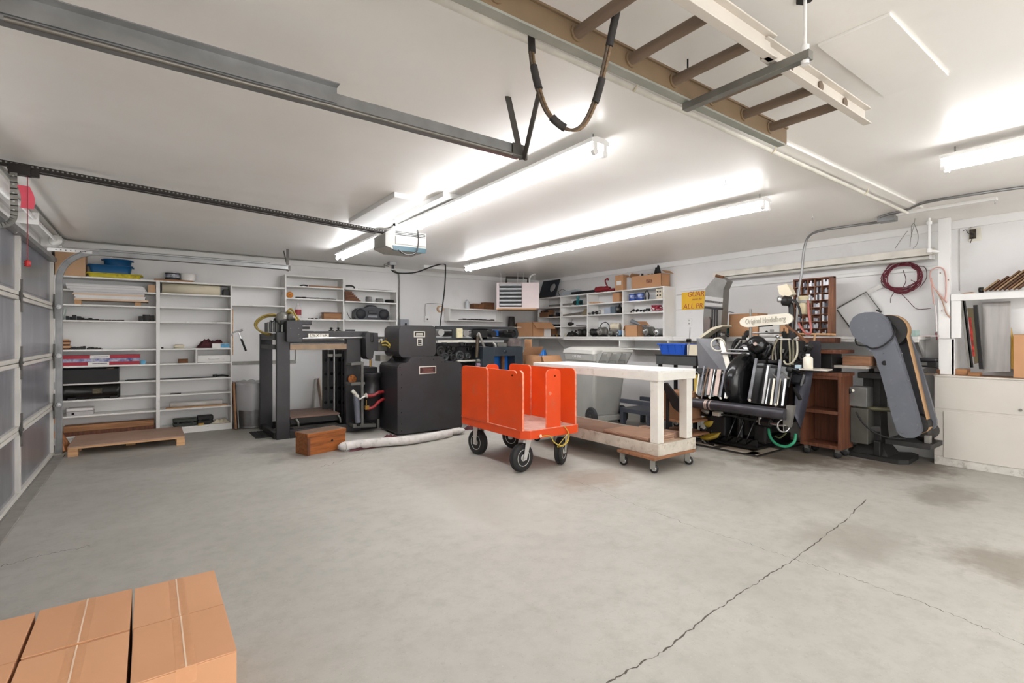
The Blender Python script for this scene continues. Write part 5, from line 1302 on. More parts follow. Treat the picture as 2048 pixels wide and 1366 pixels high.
# local: x = width, -y = rear with wheels and handle
sec = []
for z, w, y0, y1 in ((.06,.24,-.24,.25),(.5,.27,-.30,.33),(.93,.295,-.35,.40),(.935,.31,-.37,.42),(1.03,.315,-.38,.43)):
    sec.append([(x, y, z) for x, y in rr(-w, w, y0, y1, .05, 3)])
loft(sec, bing, 'body', t)
ld = loft([[(x,y,1.032) for x,y in rr(-.325,.325,-.36,.46,.06,3)], [(x,y,1.085) for x,y in rr(-.32,.32,-.355,.455,.06,3)], [(x,y,1.125) for x,y in rr(-.24,.24,-.28,.37,.06,3)]], M('lid_grey', (202,201,195), .5, 0, .03, 4), 'lid', t)
B().cyl((-.27,-.50,1.07),(.27,-.50,1.07),.018,n=12).build('handle', M('lid_grey', (202,201,195)), t)
for x in (-.26,-.09,.09,.26): B().prism([(x-.01,-.36,.86),(x-.01,-.50,1.055),(x-.01,-.50,1.085),(x-.01,-.36,1.03)], (.02,0,0)).build('handle_rib', bing, t)
text('lettering', 'RX4 BINS', M('stencil_white', (214,214,212), .6), (-.318, .06, .985), (0,-1,0), (0,0,1), .055, t, .001)
for s in (-1,1):
    tyre('wheel', t, (s*.275,-.25,.13), .13, .055, (1,0,0), M('wheel_black', (44,44,46), .6), M('wheel_hub', (62,62,62), .6))
B().cyl((-.3,-.25,.13),(.3,-.25,.13),.012,n=8).build('axle', steel, t)
B().prism([(-.2,-.20,.02),(-.2,-.30,.06),(-.2,-.30,.13),(-.2,-.2,.13)], (.4,0,0)).build('kick_plate', bing, t, .006)
B().box(-.2,.2,.1,.24,0,.07).build('foot', bing, t, .006)
# ================================================================ right wall: shelf unit
XF = 6.39; XW = XR-.004
yA, yB_, yC_, yD, yE = cy(1076,XF), cy(1121,XF), cy(1174.5,XF), cy(1245.5,XF), cy(1327,XF)
t = thing('tool_shelf', 'white four bay shelf unit full of motors on the right wall', 'shelf unit', (6.53, 6.4, 1.28))
ZR = 2.06
for k, y in enumerate((yA, yB_, yC_, yD, yE)):
    B().box(XF, XW, y-.012, y+.012, 1.2835, ZR).build('divider' if 0 < k < 4 else 'side_panel', shelfw, t, .002)
bays = [(yB_, yA), (yC_, yB_), (yD, yC_), (yE, yD)]
for k, (a, c) in enumerate(bays):
    for z in ([ZR, 1.862, 1.67, 1.483] if k < 2 else [ZR, 1.87, 1.675]):
        B().box(XF, XW, a+.0125, c-.0125, z-.02, z).build('shelf', shelfw, t, .002)
# long ledge below it
t = thing('long_ledge', 'long white ledge running along the right wall under the shelf unit', 'ledge', (6.5, 4.8, 1.25))
B().box(6.28, XW, 1.66, YB-.006, 1.252, 1.2825).build('ledge_top', shelfw, t, .003)
B().box(5.84, 6.28, 7.0, YB-.006, 1.252, 1.2825).build('corner_top', shelfw, t, .003)
B().box(6.285, 6.30, 1.66, YB-.006, 1.222, 1.252).build('front_lip', shelfw, t, .002)
yl0 = cy(1236,6.3)
B().box(6.30, XW, cy(1520,6.3), yl0, 1.075, 1.095).build('lower_shelf', shelfw, t, .002)
for px in (1239, 1336, 1448): B().box(6.30, XW, cy(px,6.3)-.012, cy(px,6.3)+.012, 1.095, 1.2515).build('support', shelfw, t, .002)
B().box(6.36, XW, 1.66, cy(1690,6.36), .95, .97).build('lower_shelf', shelfw, t, .002)
for y in (1.7, 3.0, 4.4, 5.8, 7.4): B().prism([(XW,y,1.05),(XW,y,1.25),(6.45,y,1.25)], (0,.02,0)).build('bracket', shelfw, t)

def cblock(name, label, cat, m, px0, px1, z0, h, x0=6.42, d=.15, bevel=.003, group=None):
    return block(name, label, cat, m, x0, x0+d, cy(px1,x0), cy(px0,x0), z0, z0+h, bevel, group)
def ccarton(name, label, px0, px1, z0, h, x0=6.41, d=.22, m=card, open_=False, seam='x'):
    return carton(name, label, x0, x0+d, cy(px1,x0), cy(px0,x0), z0, z0+h, m, None, seam, open_)
# ---- on top
z = ZR
t = thing('speaker_baffle', 'dark board with a round hole leaning in the corner on the shelf', 'panel', (6.5, 7.4, z))
y0, y1 = cy(1110,6.45), cy(1077,6.45)
b = B(); n = 24; ccy, ccz, cr = y0+(y1-y0)*.30, z+.20, .085
sq = []
for i in range(n):
    a = 2*math.pi*i/n; c_, s_ = math.cos(a), math.sin(a); k = 1/max(abs(c_)/1, abs(s_)/1)
    yy = ccy+c_*k*(y1-ccy if c_ > 0 else ccy-y0); zz = ccz+s_*k*((z+.36-ccz) if s_ > 0 else ccz-z); sq.append((yy, zz))
ci = [(ccy+cr*math.cos(2*math.pi*i/n), ccz+cr*math.sin(2*math.pi*i/n)) for i in range(n)]
lean = lambda zz: 6.44+(zz-z)*.38
vs = [(lean(q[1]),q[0],q[1]) for q in sq]+[(lean(q[1]),q[0],q[1]) for q in ci]+[(lean(q[1])+.016,q[0],q[1]) for q in sq]+[(lean(q[1])+.016,q[0],q[1]) for q in ci]
b.add(vs, [(i,(i+1)%n,n+(i+1)%n,n+i) for i in range(n)]+[(2*n+i,2*n+(i+1)%n,3*n+(i+1)%n,3*n+i) for i in range(n)]+[(i,(i+1)%n,2*n+(i+1)%n,2*n+i) for i in range(n)]+[(n+i,n+(i+1)%n,3*n+(i+1)%n,3*n+i) for i in range(n)])
b.build('board', M('baffle_black', (46,50,56), .6), t)
t = thing('grey_battery_tray', 'grey metal tray with a looped cord on top of the shelf unit', 'tray', (6.5, 6.9, z))
B().prism([(6.44,cy(1152,6.44),z),(6.44,cy(1121,6.44),z),(6.44,cy(1122,6.44),z+.06),(6.44,cy(1127,6.44),z+.085),(6.44,cy(1152,6.44),z+.105)], (.13,0,0)).build('body', M('tray_grey', (170,178,184), .5), t, .006)
B().tube(smooth([(6.43,cy(1119,6.43),z+.02),(6.43,cy(1117,6.43),z+.09),(6.43,cy(1124,6.43),z+.13),(6.43,cy(1131,6.43),z+.10)]), .004, 6).build('cord', dark, t)
t = thing('pole_saw', 'red power tool with a long black bar on top of the shelf unit', 'power tool', (6.45, 6.2, z))
q0, q1, q2 = at(1143,585,x=6.42), at(1192,579,x=6.42), at(1228,576,x=6.42)
for q in (q0,q1,q2): q.z = z+.035
B().beam(q0, q1, .03, .045).build('bar', blackm, t, .006)
B().lathe([(.03,0),(.05,.02),(.055,.12),(.045,.24),(.05,.26),(.03,.34)], (6.44,q1.y+.03,z+.055), (0,-1,0), 16).build('motor_body', M('tool_red', (140,30,40), .4), t)
B().tube(smooth([(6.44,q2.y+.16,z+.08),(6.44,q2.y+.20,z+.14),(6.44,q2.y+.22,z+.2),(6.44,q2.y+.17,z+.23),(6.44,q2.y+.15,z+.2)]), .013).build('handle', M('tool_red', (140,30,40)), t)
B().tube(smooth([(6.44,q1.y-.2,z+.05),(6.44,q2.y+.1,z+.03),(6.44,q2.y,z+.03)]), .022).build('rear_grip', M('tool_red', (140,30,40)), t)
c = carton('tall_box', 'tall tan carton with a white label on top of the shelf unit', 6.41, 6.56, cy(1246,6.41), cy(1230,6.41), z, z+.26, card, None, 'x')
B().box(-.078,-.075,-.05,.05,.09,.16).build('label', paper, c)
cblock('grey_carton', 'pale grey box standing between the two cartons up high', 'box', M('pale_grey', (196,200,202), .6), 1251, 1263, z, .22, 6.5, .1)
t = carton('motor_box', 'wide tan carton with printed marks and black parts on top', 6.41, 6.62, cy(1323,6.41), cy(1263,6.41), z, z+.205, card, None, 'x', True)
B().box(-.1072,-.1062,-.12,.0,.07,.13).build('print', M('print_brown', (110,50,44), .7, 0, .6, 70, dirt=(196,148,108), dirt_amt=1.0, dscale=30), t)
for k, (px, w_, h_) in enumerate(((1283,.03,.05),(1296,.03,.03),(1303,.03,.03),(1311,.05,.12),(1315,.06,.15))):
    yy = cy(px,6.47); b = B().prism([(6.47,yy-w_,z+.16),(6.47,yy+w_,z+.16),(6.47,yy,z+.20+h_)], (.04,0,0)); 
    one('black_part', ['stubby black part at the left in the wide carton','small black part second in the wide carton','small black part third in the wide carton','dark fin shaped part in the wide carton','tallest black fin part in the wide carton'][k], 'part', b, blackm, .004)
# ---- row 1
z = 1.862
t = thing('hedge_trimmer', 'teal hedge trimmer with a long grey blade on the shelf', 'power tool', (6.45, 6.7, z))
B().beam((6.44,cy(1098,6.44),z+.035),(6.44,cy(1150,6.44),z+.035),.012,.03).build('blade', tin, t)
yy = cy(1157,6.44)
B().box(6.42,6.50,yy-.06,yy+.06,z,z+.10).build('body', tealm, t, .015); B().lathe([(.022,0),(.03,.05),(.02,.10),(.012,.14)], (6.45,yy+.03,z+.09), (0,-.1,1), 12).build('trigger_grip', tealm, t)
B().lathe([(.04,0),(.045,.02),(.03,.05)], (6.44,yy+.07,z+.05), (-1,.2,0), 14).build('gear_head', dark, t); B().lathe([(.03,0),(.035,.03),(.02,.05)], (6.44,yy-.07,z+.05), (-1,0,0), 12).build('rear_grip', dark, t)
z = 1.87
one('wood_wedge', 'long pale wooden wedge on the upper right shelf', 'wood strip', B().prism([(6.43,cy(1176.8,6.43),z),(6.43,cy(1212,6.43),z),(6.43,cy(1195,6.43),z+.028),(6.43,cy(1178,6.43),z+.035)], (.05,0,0)), pine, .003)
cblock('tan_box', 'small tan box at the divider on the upper right shelf', 'box', card, 1225, 1238.5, z, .155, 6.42, .14)
for k, px in enumerate((1265.5, 1281)):
    can('blue_can', ['left blue and white can on the upper right shelf','right blue and white can on the upper right shelf'][k], M('can_blue', (28,70,160), .4, 0, .1, 8), 6.47, cy(px,6.47), z, .062, .125, bandm=M('can_mark', (40,84,176), .4, 0, .3, 14, dirt=(226,230,238), dirt_amt=.75, dscale=16), group='blue cans')
one('black_lead', 'black looped lead beside the blue cans', 'cord', B().tube(smooth([(6.44,cy(1291,6.44),z+.005),(6.44,cy(1290,6.44),z+.10),(6.44,cy(1294,6.44),z+.15),(6.44,cy(1298,6.44),z+.08),(6.44,cy(1297,6.44),z+.006)]), .008), blackm)
t = thing('meter_box', 'pale instrument box with black dials at the end of the upper shelf', 'instrument', (6.5, cy(1318,6.42), z))
B().box(6.42,6.6,cy(1325,6.42),cy(1312,6.42),z,z+.16).build('case', cream, t, .004)
for i in range(2):
    for j in range(2): B().cyl((6.42,cy(1315.5+5*i,6.42),z+.055+.06*j),(6.41,cy(1315.5+5*i,6.42),z+.055+.06*j),.014,n=12).build('dial', black, t)
# ---- row 2
z = 1.67
ccarton('parts_box', 'low brown carton of dark parts in the leftmost bay', 1077.5, 1095, z, .10, 6.42, .16, cardd, True)
for k in range(8):
    px = 1079+4.6*k; block('dark_casting', ORD[k]+' dark casting from the left in the leftmost bay', 'casting', random.choice([dark,rust,blackm]), 6.45, 6.53, cy(px+4,6.45), cy(px,6.45), z+(.10 if px < 1094 else 0), z+(.14 if px < 1094 else random.uniform(.03,.1)), .006, 'castings in the leftmost bay')
t = thing('hand_saw', 'old hand saw lying on the second shelf', 'saw', (6.45, 6.7, z))
ys0, ys1 = cy(1125,6.44), cy(1168,6.44)
B().prism([(6.44,ys0,z+.012),(6.44,ys1,z+.014),(6.44,ys1,z+.075),(6.44,ys0,z+.035)], (.004,0,0)).build('blade', M('saw_blade', (128,122,112), .5, .5, .15, 10), t)
B().prism([(6.43,ys1+.03,z),(6.43,ys1-.06,z),(6.43,ys1-.07,z+.12),(6.43,ys1-.03,z+.12),(6.43,ys1+.02,z+.07)], (.025,0,0)).build('handle', M('saw_handle', (132,120,92), .6), t, .008)
z = 1.675
for k, (px, r) in enumerate(((1181,.02),(1188,.028),(1195,.032),(1201,.036))):
    one('pressure_gauge', ['leftmost small gauge fitting on the middle bay shelf','second gauge fitting on the middle bay shelf','third gauge fitting on the middle bay shelf','largest round gauge on the middle bay shelf'][k], 'gauge', B().lathe([(r*.3,0),(r,.005),(r,.03),(r*.5,.035),(r*.2,.06)], (6.44,cy(px,6.44),z+r+.0), (-1,.2,.0), 16), [tin,dark,dark,steel][k])
cblock('grey_box', 'pale blue grey switch box on the middle bay shelf', 'box', M('switch_pale', (172,182,196), .5), 1208, 1220, z, .115, 6.42, .14)
cblock('slate_box', 'slate coloured electrical box on the middle bay shelf', 'box', M('slate_box', (98,112,124), .5), 1221, 1230, z, .125, 6.42, .14)
t = thing('drill_motor', 'small black and grey motor by the divider on the middle bay shelf', 'motor', (6.46, cy(1237,6.45), z))
B().lathe([(.03,0),(.045,.01),(.045,.10),(.02,.12),(.012,.16)], (6.48,cy(1237,6.45),z), n=16).build('body', dark, t); B().lathe([(.02,0),(.035,.01),(.02,.03)], (6.44,cy(1237,6.45),z+.075), (-1,0,0), 14).build('cap', tin, t)
for k in range(9):
    px = 1262+4.3*k; one('chain_piece', ORD[k]+' black chain link from the left in the right bay', 'chain', B().lathe([(.012,-.008),(.022,-.008),(.022,.008),(.012,.008)], (6.44+random.uniform(0,.05),cy(px,6.44),z+.022+random.uniform(0,.02)*(px > 1265)), (random.uniform(-1,1),random.uniform(-.4,.4),.3), 12), blackm, 0, 'chain pieces in the right bay')
b = B(); rnd = random.Random(5); pts = []
for k in range(46):
    a = k*.9; pts.append((6.45+.05*math.sin(a*1.3), cy(1314,6.45)+.085*math.cos(a)*(1-.004*k), z+.02+.07*abs(math.sin(a*.37))+.012*math.sin(a)))
one('red_lead', 'tangle of red cable at the end of the second shelf', 'cable', B().tube(smooth(pts,3), .006, 6), M('cable_red', (176,34,62), .45))
# ---- row 3 (bays 1-2)
z = 1.483
for k in range(7):
    px = 1090+4.4*k; block('dark_wrench', ORD[k]+' dark flat tool from the left on the third shelf', 'tool', dark, 6.42, 6.5, cy(px+5,6.43), cy(px,6.43), z, z+random.uniform(.015,.05), .005, 'flat tools on the third shelf')
t = thing('hand_drill', 'dark hand drill on the third shelf beside the divider', 'drill', (6.45, cy(1141,6.44), z))
yy = cy(1140,6.44)
B().lathe([(.02,0),(.035,.02),(.035,.09),(.02,.12),(.01,.15)], (6.45,yy+.06,z+.04), (0,-1,0), 14).build('body', dark, t); B().box(6.43,6.47,yy-.02,yy+.02,z,z+.04).build('grip', dark, t, .006)
B().cyl((6.45,yy-.02,z+.07),(6.45,yy-.06,z+.12),.004,n=6).build('bit', steel, t)
one('file_bar', 'long thin dark file on the third shelf', 'file', B().box(6.44,6.455,cy(1172,6.44),cy(1152,6.44),z,z+.014), dark, .002)
# ---- bottom row on the ledge
z = 1.2825
ccarton('small_carton', 'small brown carton with a white label in the leftmost bay', 1084, 1103, z, .165, 6.42, .15, cardd)
cblock('white_label_card', 'white label card on the small brown carton', 'card', paper, 1091, 1098, z+.075, .05, 6.418, .0012, 0)
def motor(label, px, z0, r, L, ang=0.0, m=tin, x=6.47, capm=None, lift=0, base=True):
    yy = cy(px, x); d = Vector((-math.cos(ang), math.sin(ang), 0))
    t = thing('electric_motor', label, 'motor', (x, yy, z0))
    c = Vector((x, yy, z0+r+.018))
    o_ = c-d*L/2
    B().lathe([(r*.3,0),(r*.85,0),(r,r*.15),(r,L*.3),(r*.94,L*.32),(r*.94,L*.68),(r,L*.7),(r,L-r*.15),(r*.8,L)], o_, d, 20).build('shell', m, t)
    B().lathe([(r*.8,L),(r*.62,L+.004),(r*.55,L+.012),(r*.3,L+.008),(r*.14,L+.01),(r*.14,L+.035)], o_, d, 20).build('end_bell', capm or steel, t)
    for k in range(8):
        a = 2*math.pi*k/8; u = Vector((0,0,1)); v = d.cross(u)
        p = o_+d*(L+.002)+(u*math.cos(a)+v*math.sin(a))*r*.68; B().obox(p, (.012,.012,.012)).build('vent', black, t)
    if base: B().box(x-r*.8, x+r*.8, yy-r*.9, yy+r*.9, z0, z0+.02).build('foot', dark, t, .003)
    return t
for k in range(7):
    px = 1103+3*k if k < 5 else 1124+3*k; block('loose_fitting', ORD[k]+' loose metal fitting from the left on the ledge', 'fitting', random.choice([dark,tin,brass]), 6.40, 6.45, cy(px+2.6,6.4), cy(px,6.4), z, z+random.uniform(.02,.05), .006, 'loose fittings on the ledge')
one('caster_wheel', 'small pale caster wheel on the ledge', 'wheel', B().lathe([(.008,-.012),(.014,-.012),(.016,-.008),(.026,-.01),(.028,0),(.026,.01),(.016,.008),(.014,.012),(.008,.012)], (6.40,cy(1131,6.40),z+.028), (-1,.3,0), 20), cream)
cloth('black_bag', 'black tool bag slumped in the second bay on the ledge', blackm, (6.48,cy(1147,6.46),z), (.1,.16,.14), 31, cat='bag')
motor('black motor behind the black bag in the second bay', 1164, z, .06, .16, .4, dark, 6.47)
motor('black motor with cables at the left of the third bay', 1192, z, .062, .2, .9, dark)
motor('grey motor with a pale hub in the third bay', 1205, z, .075, .16, .25, tin, 6.46)
motor('cream motor leaning over the others in the third bay', 1231, z+.10, .06, .17, 1.2, cream, 6.5, base=False)
motor('small grey motor under the cream motor', 1226, z, .045, .12, .3, tin, 6.45)
motor('small blue fan motor by the third bay divider', 1240, z, .045, .10, .15, M('motor_blue', (120,156,190), .45), 6.42)
one('motor_cable', 'black cable arching over the grey motor', 'cable', B().tube(smooth([(6.45,cy(1198,6.45),z+.12),(6.45,cy(1203,6.45),z+.22),(6.45,cy(1212,6.45),z+.25),(6.45,cy(1219,6.45),z+.18),(6.45,cy(1219,6.45),z+.10)]), .007), blackm)
ccarton('open_carton', 'open tan carton holding a grey tube in the right bay', 1250, 1275, z, .185, 6.38, .22, card, True)
one('grey_tube', 'grey tube sticking out of the open carton in the right bay', 'tube', B().cyl((6.5,cy(1259,6.45),z+.26),(6.52,cy(1286,6.45),z+.16),.032,n=16), M('tube_slate', (140,146,152), .4, .4))
motor('grey motor with an olive cap in the right bay', 1298, z, .07, .17, .3, tin, 6.46)
motor('silver gear motor at the end of the right bay', 1318, z, .055, .17, .1, M('motor_silver', (176,178,180), .4, .5), 6.45)
# yellow sign
ysg0, ysg1 = cy(1364,XW), cy(1432,XW)
t = thing('yellow_sign', 'yellow hand painted sign board on the right wall behind the metal duct', 'sign', (XW, (ysg0+ysg1)/2, 1.62))
zs0, zs1 = cz(1364,620,XW), cz(1364,585.5,XW)
B().box(XW-.006, XW, ysg1, ysg0, zs0, zs1).build('board', ylw, t, .002)
u = (0,-1,0); v = (0,.0,1); xs = XW-.0075
def sl(body, px0, px1, py, size, nm):
    y0, y1 = cy(px0,XW), cy(px1,XW); text(nm, body, signred, (xs,(y0+y1)/2,cz((px0+px1)/2,py,XW)), u, (0,-.16,1), size, t, .0005, width=abs(y1-y0))
sl('GUAR', 1376, 1409.5, 588.5, .115, 'lettering'); sl('must Be', 1385, 1404, 598.2, .045, 'lettering'); sl('ALL PR', 1367.5, 1407, 612.5, .11, 'lettering')
t = thing('wall_socket', 'faint white wall socket below the yellow sign', 'outlet', (XW, cy(1379,XW), cz(1379,651,XW)))
B().box(XW-.008,XW,cy(1384,XW),cy(1374,XW),cz(1379,651,XW),cz(1379,637,XW)).build('plate', white, t, .003)
for py in (641,647): B().box(XW-.0095,XW-.008,cy(1381,XW),cy(1377,XW),cz(1379,py+1.5,XW),cz(1379,py-1.5,XW)).build('socket', M('socket_grey', (196,194,190), .5), t)
# ceiling-mounted heater in the corner
hc_ = Vector((5.50, 7.38, 0)); ang = math.radians(-38)
t = thing('unit_heater', 'pink white louvred unit heater hung in the far corner', 'heater', (hc_.x, hc_.y, 1.80), ang)
W2, H0, H1 = .395, 1.80, 2.275
B().box(-W2,W2,-.02,.46,H0-1.8,H1-1.8).build('case', pinkm, t, .006)
B().box(-W2+.055,.075,-.026,-.02,.03,.455).build('louvre_opening', blackm, t)
for k in range(6):
    z_ = .045+.072*k
    B().prism([(-W2+.06,-.025,z_),(-W2+.06,-.075,z_+.01),(-W2+.06,-.07,z_+.04),(-W2+.06,-.03,z_+.045)], (W2+.01,0,0)).build('louvre', M('louvre_grey', (196,198,202), .4), t, .003)
B().box(.075,W2-.004,-.028,-.02,.0,.475).build('front_panel', pinkm, t, .003)
B().box(-W2,W2-.05,-.08,.46,-.02,0).build('drip_pan', pine, t, .003)
for x, y in ((-.32,.1),(.0,.0),(.1,.05),(-.32,.4),(.32,.4)): B().cyl((x,y,.475),(x,y,ZC-1.8),.004,n=6).build('hanger_rod', white, t)
B().tube([(-.22,.2,.475),(-.22,.2,.595),(.18,.35,.60),(.18,.35,.475)], .022, 10).build('gas_pipe', M('pipe_dark', (62,58,56), .6), t)
B().tube(smooth([(.22,.1,.475),(.22,.1,.56),(.25,.13,.62),(.32,.2,ZC-1.805)]), .014, 8).build('white_conduit', white, t)
one('dark_bundle', 'tall dark bundle of rods standing in the corner below the heater', 'rod bundle', B().tube([(6.0+.0,7.95,1.05),(6.0,7.95,1.62)], .075, 7).tube([(6.05,7.9,1.05),(6.06,7.92,1.58)], .05, 6) if False else B().lathe([(.10,0),(.085,1.0),(.075,1.5),(.06,1.68)], (bx(1023,8.05),8.05,0), n=9, sm=False), M('bundle_dark', (48,44,42), .7, 0, .4, 30, stretch=(4,4,.3)))
x_, y_ = 6.42, 7.62
c = carton('flap_carton', 'open brown carton with spread flaps on the ledge in the corner', 5.88, 6.34, 7.42, 7.92, 1.2825, 1.56, card, None, 'x', True)
B().box(.05,.225,-.2515,-.2505,.005,.27).build('white_panel', paper, c)
# ---- floor cartons under the ledge near the corner
carton('floor_carton', 'large brown carton on the floor behind the orange cart', 5.0, 5.5, 6.55, 7.1, 0, .55, cardd)
carton('floor_carton', 'brown carton stacked on the large one behind the orange cart', 5.05, 5.47, 6.6, 7.05, .55, 1.0, card)
t = carton('floor_carton', 'open carton with a blue bag and splayed flaps behind the orange cart', 5.0, 5.38, 6.08, 6.5, .62, .98, card, None, 'y', True)
carton('floor_carton', 'plain carton carrying the open carton with the blue bag', 4.98, 5.4, 6.05, 6.52, 0, .62, cardd)
cloth('blue_bag', 'bright blue plastic bag poking out of the open carton', M('bag_blue', (30,110,190), .4), (5.19,6.28,.80), (.13,.13,.33), 41, cat='bag')
cblock('cardboard_sheet', 'upright cardboard sheet behind the end cabinet', 'cardboard', card, 1049, 1062, 1.0, .24, 5.2, .02)
# ================================================================ cylinder press (right)
PX = 5.15
def pp(px, py, x=PX): return at(px, py, x=x)
ps = thing('cylinder_press', 'black and steel letterpress machine with a white name plate', 'printing press', (5.7, 3.0, 0))
t = thing('drip_tray', 'flat metal drip tray with pale paper under the letterpress', 'tray', (5.8, 3.0, 0))
B().box(5.2, 6.35, 2.74, 3.66, 0, .010).build('sheet', M('tray_dark', (84,76,68), .6, .2), t, .003)
for a in ((5.2,6.35,2.74,2.755),(5.2,6.35,3.645,3.66),(5.2,5.215,2.755,3.645),(6.335,6.35,2.755,3.645)): B().box(*a, .010, .022).build('rim', dark, t, .002)
for a in ((5.26,5.42,2.80,3.2),(5.26,5.75,2.78,2.9),(5.24,5.40,3.3,3.56)): B().box(*a, .0105, .013).build('paper', M('tray_paper', (190,178,160), .8), t)
# base and body
B().box(5.42, 6.2, 2.86, 3.52, .023, .14).build('base_plate', black, ps, .01)
B().box(5.50, 6.2, 2.92, 3.46, .14, .50).build('pedestal', black, ps, .02)
B().prism([(5.30,2.62,.34),(6.25,2.62,.34),(6.25,2.62,.98),(5.62,2.62,1.05),(5.36,2.62,.70)], (0,.10,0)).build('side_frame', black, ps, .02)
B().prism([(5.30,3.38,.34),(6.25,3.38,.34),(6.25,3.38,.98),(5.62,3.38,1.05),(5.36,3.38,.70)], (0,.10,0)).build('side_frame', black, ps, .02)
B().box(5.55, 6.25, 2.72, 3.38, .45, .80).build('bed', black, ps, .01)
# front roll bar
r0, r1 = pp(1388,806,5.10), pp(1571,829,5.10)
dv = (r1-r0).normalized()
B().cyl(r0, r1, .056, n=24).build('front_bar', M('bar_dark', (62,60,66), .38, .3, .2, 9), ps)
for f in (.30,.34,.42): B().lathe([(.0575,0),(.058,.003),(.058,.012),(.0575,.015)], r0+dv*(r1-r0).length*f*.5, dv, 20).build('ring', pinksteel, ps)
B().prism([r1+Vector((.02,0,.09)), r1+Vector((.02,-.07,.09)), r1+Vector((.02,-.03,-.13)), r1+Vector((.02,.03,-.10))], (.05,0,0)).build('end_bracket', tin, ps, .006)
B().beam(r0+Vector((.06,0,.03)), r1+Vector((.06,0,.03)), .05, .03).build('bar_ledge', dark, ps)
# platen strips
SL = [((1408.8,732),(1399,790),.022,'g'),((1416.7,735),(1405,792),.018,'b'),((1424,738),(1416,790),.034,'p'),((1430,739),(1420,797),.014,'s'),((1439,739),(1431,792),.052,'p'),((1450,739),(1440,796),.024,'g'),((1457,747),(1450,797),.02,'s'),((1466,743),(1459,796),.045,'p'),
      ((1512.8,717),(1498,801),.032,'g'),((1537,731),(1525.5,807),.024,'s'),((1540,757),(1532,808),.014,'s'),((1549,757),(1542,810),.022,'w'),((1561,719),(1550,811),.030,'g'),((1561,757),(1555,810),.010,'w'),((1571.6,757),(1564.7,812),.022,'s'),((1398,748),(1393,788),.016,'w')]
mt = {'g': M('strip_grey', (122,122,126), .38, .6, .2, 12), 'b': M('strip_brown', (120,94,74), .5, .4, .2, 12), 'p': pinksteel, 's': steel, 'w': M('strip_pale', (214,206,188), .35, .4, .1, 10)}
for (a, c, w_, k) in SL:
    p0 = pp(a[0], a[1], 5.24); p1 = pp(c[0], c[1], 5.15)
    B().beam(p0, p1, w_, .012, up=(1,0,.2)).build('platen_strip', mt[k], ps, .002)
for px, py in ((1395,799),(1420,797),(1442,799),(1453,797),(1500,803),(1552,812)):
    p = pp(px,py,5.13); B().lathe([(.008,0),(.014,.01),(.014,.02),(.006,.03)], p, (-.6,0,1), 10).build('wing_nut', plate, ps)
B().prism([pp(1396,738,5.32), pp(1470,742,5.32), pp(1462,795,5.22), pp(1392,792,5.22)], (.05,0,.0)).build('left_platen', black, ps)
B().prism([pp(1515,725,5.34), pp(1578,735,5.34), pp(1568,815,5.24), pp(1500,805,5.24)], (.05,0,.0)).build('right_platen', black, ps)
# flywheel guard (black, glossy) between the platens
fy = pp(1495,765,5.42)
B().lathe([(.06,-.07),(.22,-.085),(.30,-.07),(.335,-.02),(.335,.03),(.30,.075),(.2,.09),(.06,.09)], fy, (.12,1,0), 40).build('flywheel', black, ps)
B().prism([pp(1466,704,5.40), pp(1512,700,5.40), pp(1512,735,5.40), pp(1490,742,5.40), pp(1476,760,5.40), pp(1466,740,5.40)], (.12,0,0)).build('guard', black, ps, .03, 3)
# cylinder and rods on top
yl, yr2 = pp(1478,700,5.62).y, pp(1562,700,5.62).y
B().cyl((5.66,yl,1.10), (5.66,yr2,1.10), .135, n=36).build('impression_cylinder', M('cylinder_steel', (176,176,178), .25, .85, .06, 20), ps)
for y in (yl, yr2): B().lathe([(.03,0),(.16,.0),(.165,.03),(.03,.03)], (5.66,y-(.03 if y == yr2 else 0),1.10), (0,1,0), 32).build('gear_rim', dark, ps)
for px0, px1, py, xx, r_ in ((1506,1566,666,5.78,.012),(1500,1556,673,5.72,.011),(1443,1500,706,5.38,.013),(1443,1512,699,5.45,.006)):
    a = pp(px0,py,xx); c = pp(px1,py,xx); c.z = a.z; B().cyl(a, c, r_, n=12).build('steel_rod', steel, ps)
for px, py in ((1492,670),(1497,666),(1568,668),(1573,672),(1488,676),(1570,678)):
    p = pp(px,py,5.75); B().obox(p, (.05,.035,.06)).build('rod_bracket', dark, ps, .006)
B().cyl(pp(1491,662,5.75), pp(1491,671,5.75), .008, n=8).build('pin', rust, ps); B().cyl(pp(1568,657,5.75), pp(1568,668,5.75), .008, n=8).build('pin', rust, ps)
# round gripper drum in front
kd = pp(1514,690,5.36)
B().lathe([(.02,.10),(.03,.095),(.036,.085),(.06,.08),(.092,.06),(.10,.02),(.10,-.03),(.07,-.05)], kd, (-.9,-.3,.1), 32).build('drum_cover', black, ps)
B().lathe([(.018,.095),(.02,.11),(.012,.115)], kd, (-.9,-.3,.1), 12).build('drum_bolt', pinksteel, ps)
B().tube(smooth([pp(1530,684,5.4), pp(1540,690,5.38), pp(1537,703,5.36), pp(1530,716,5.36)]), .012).build('lever', black, ps)
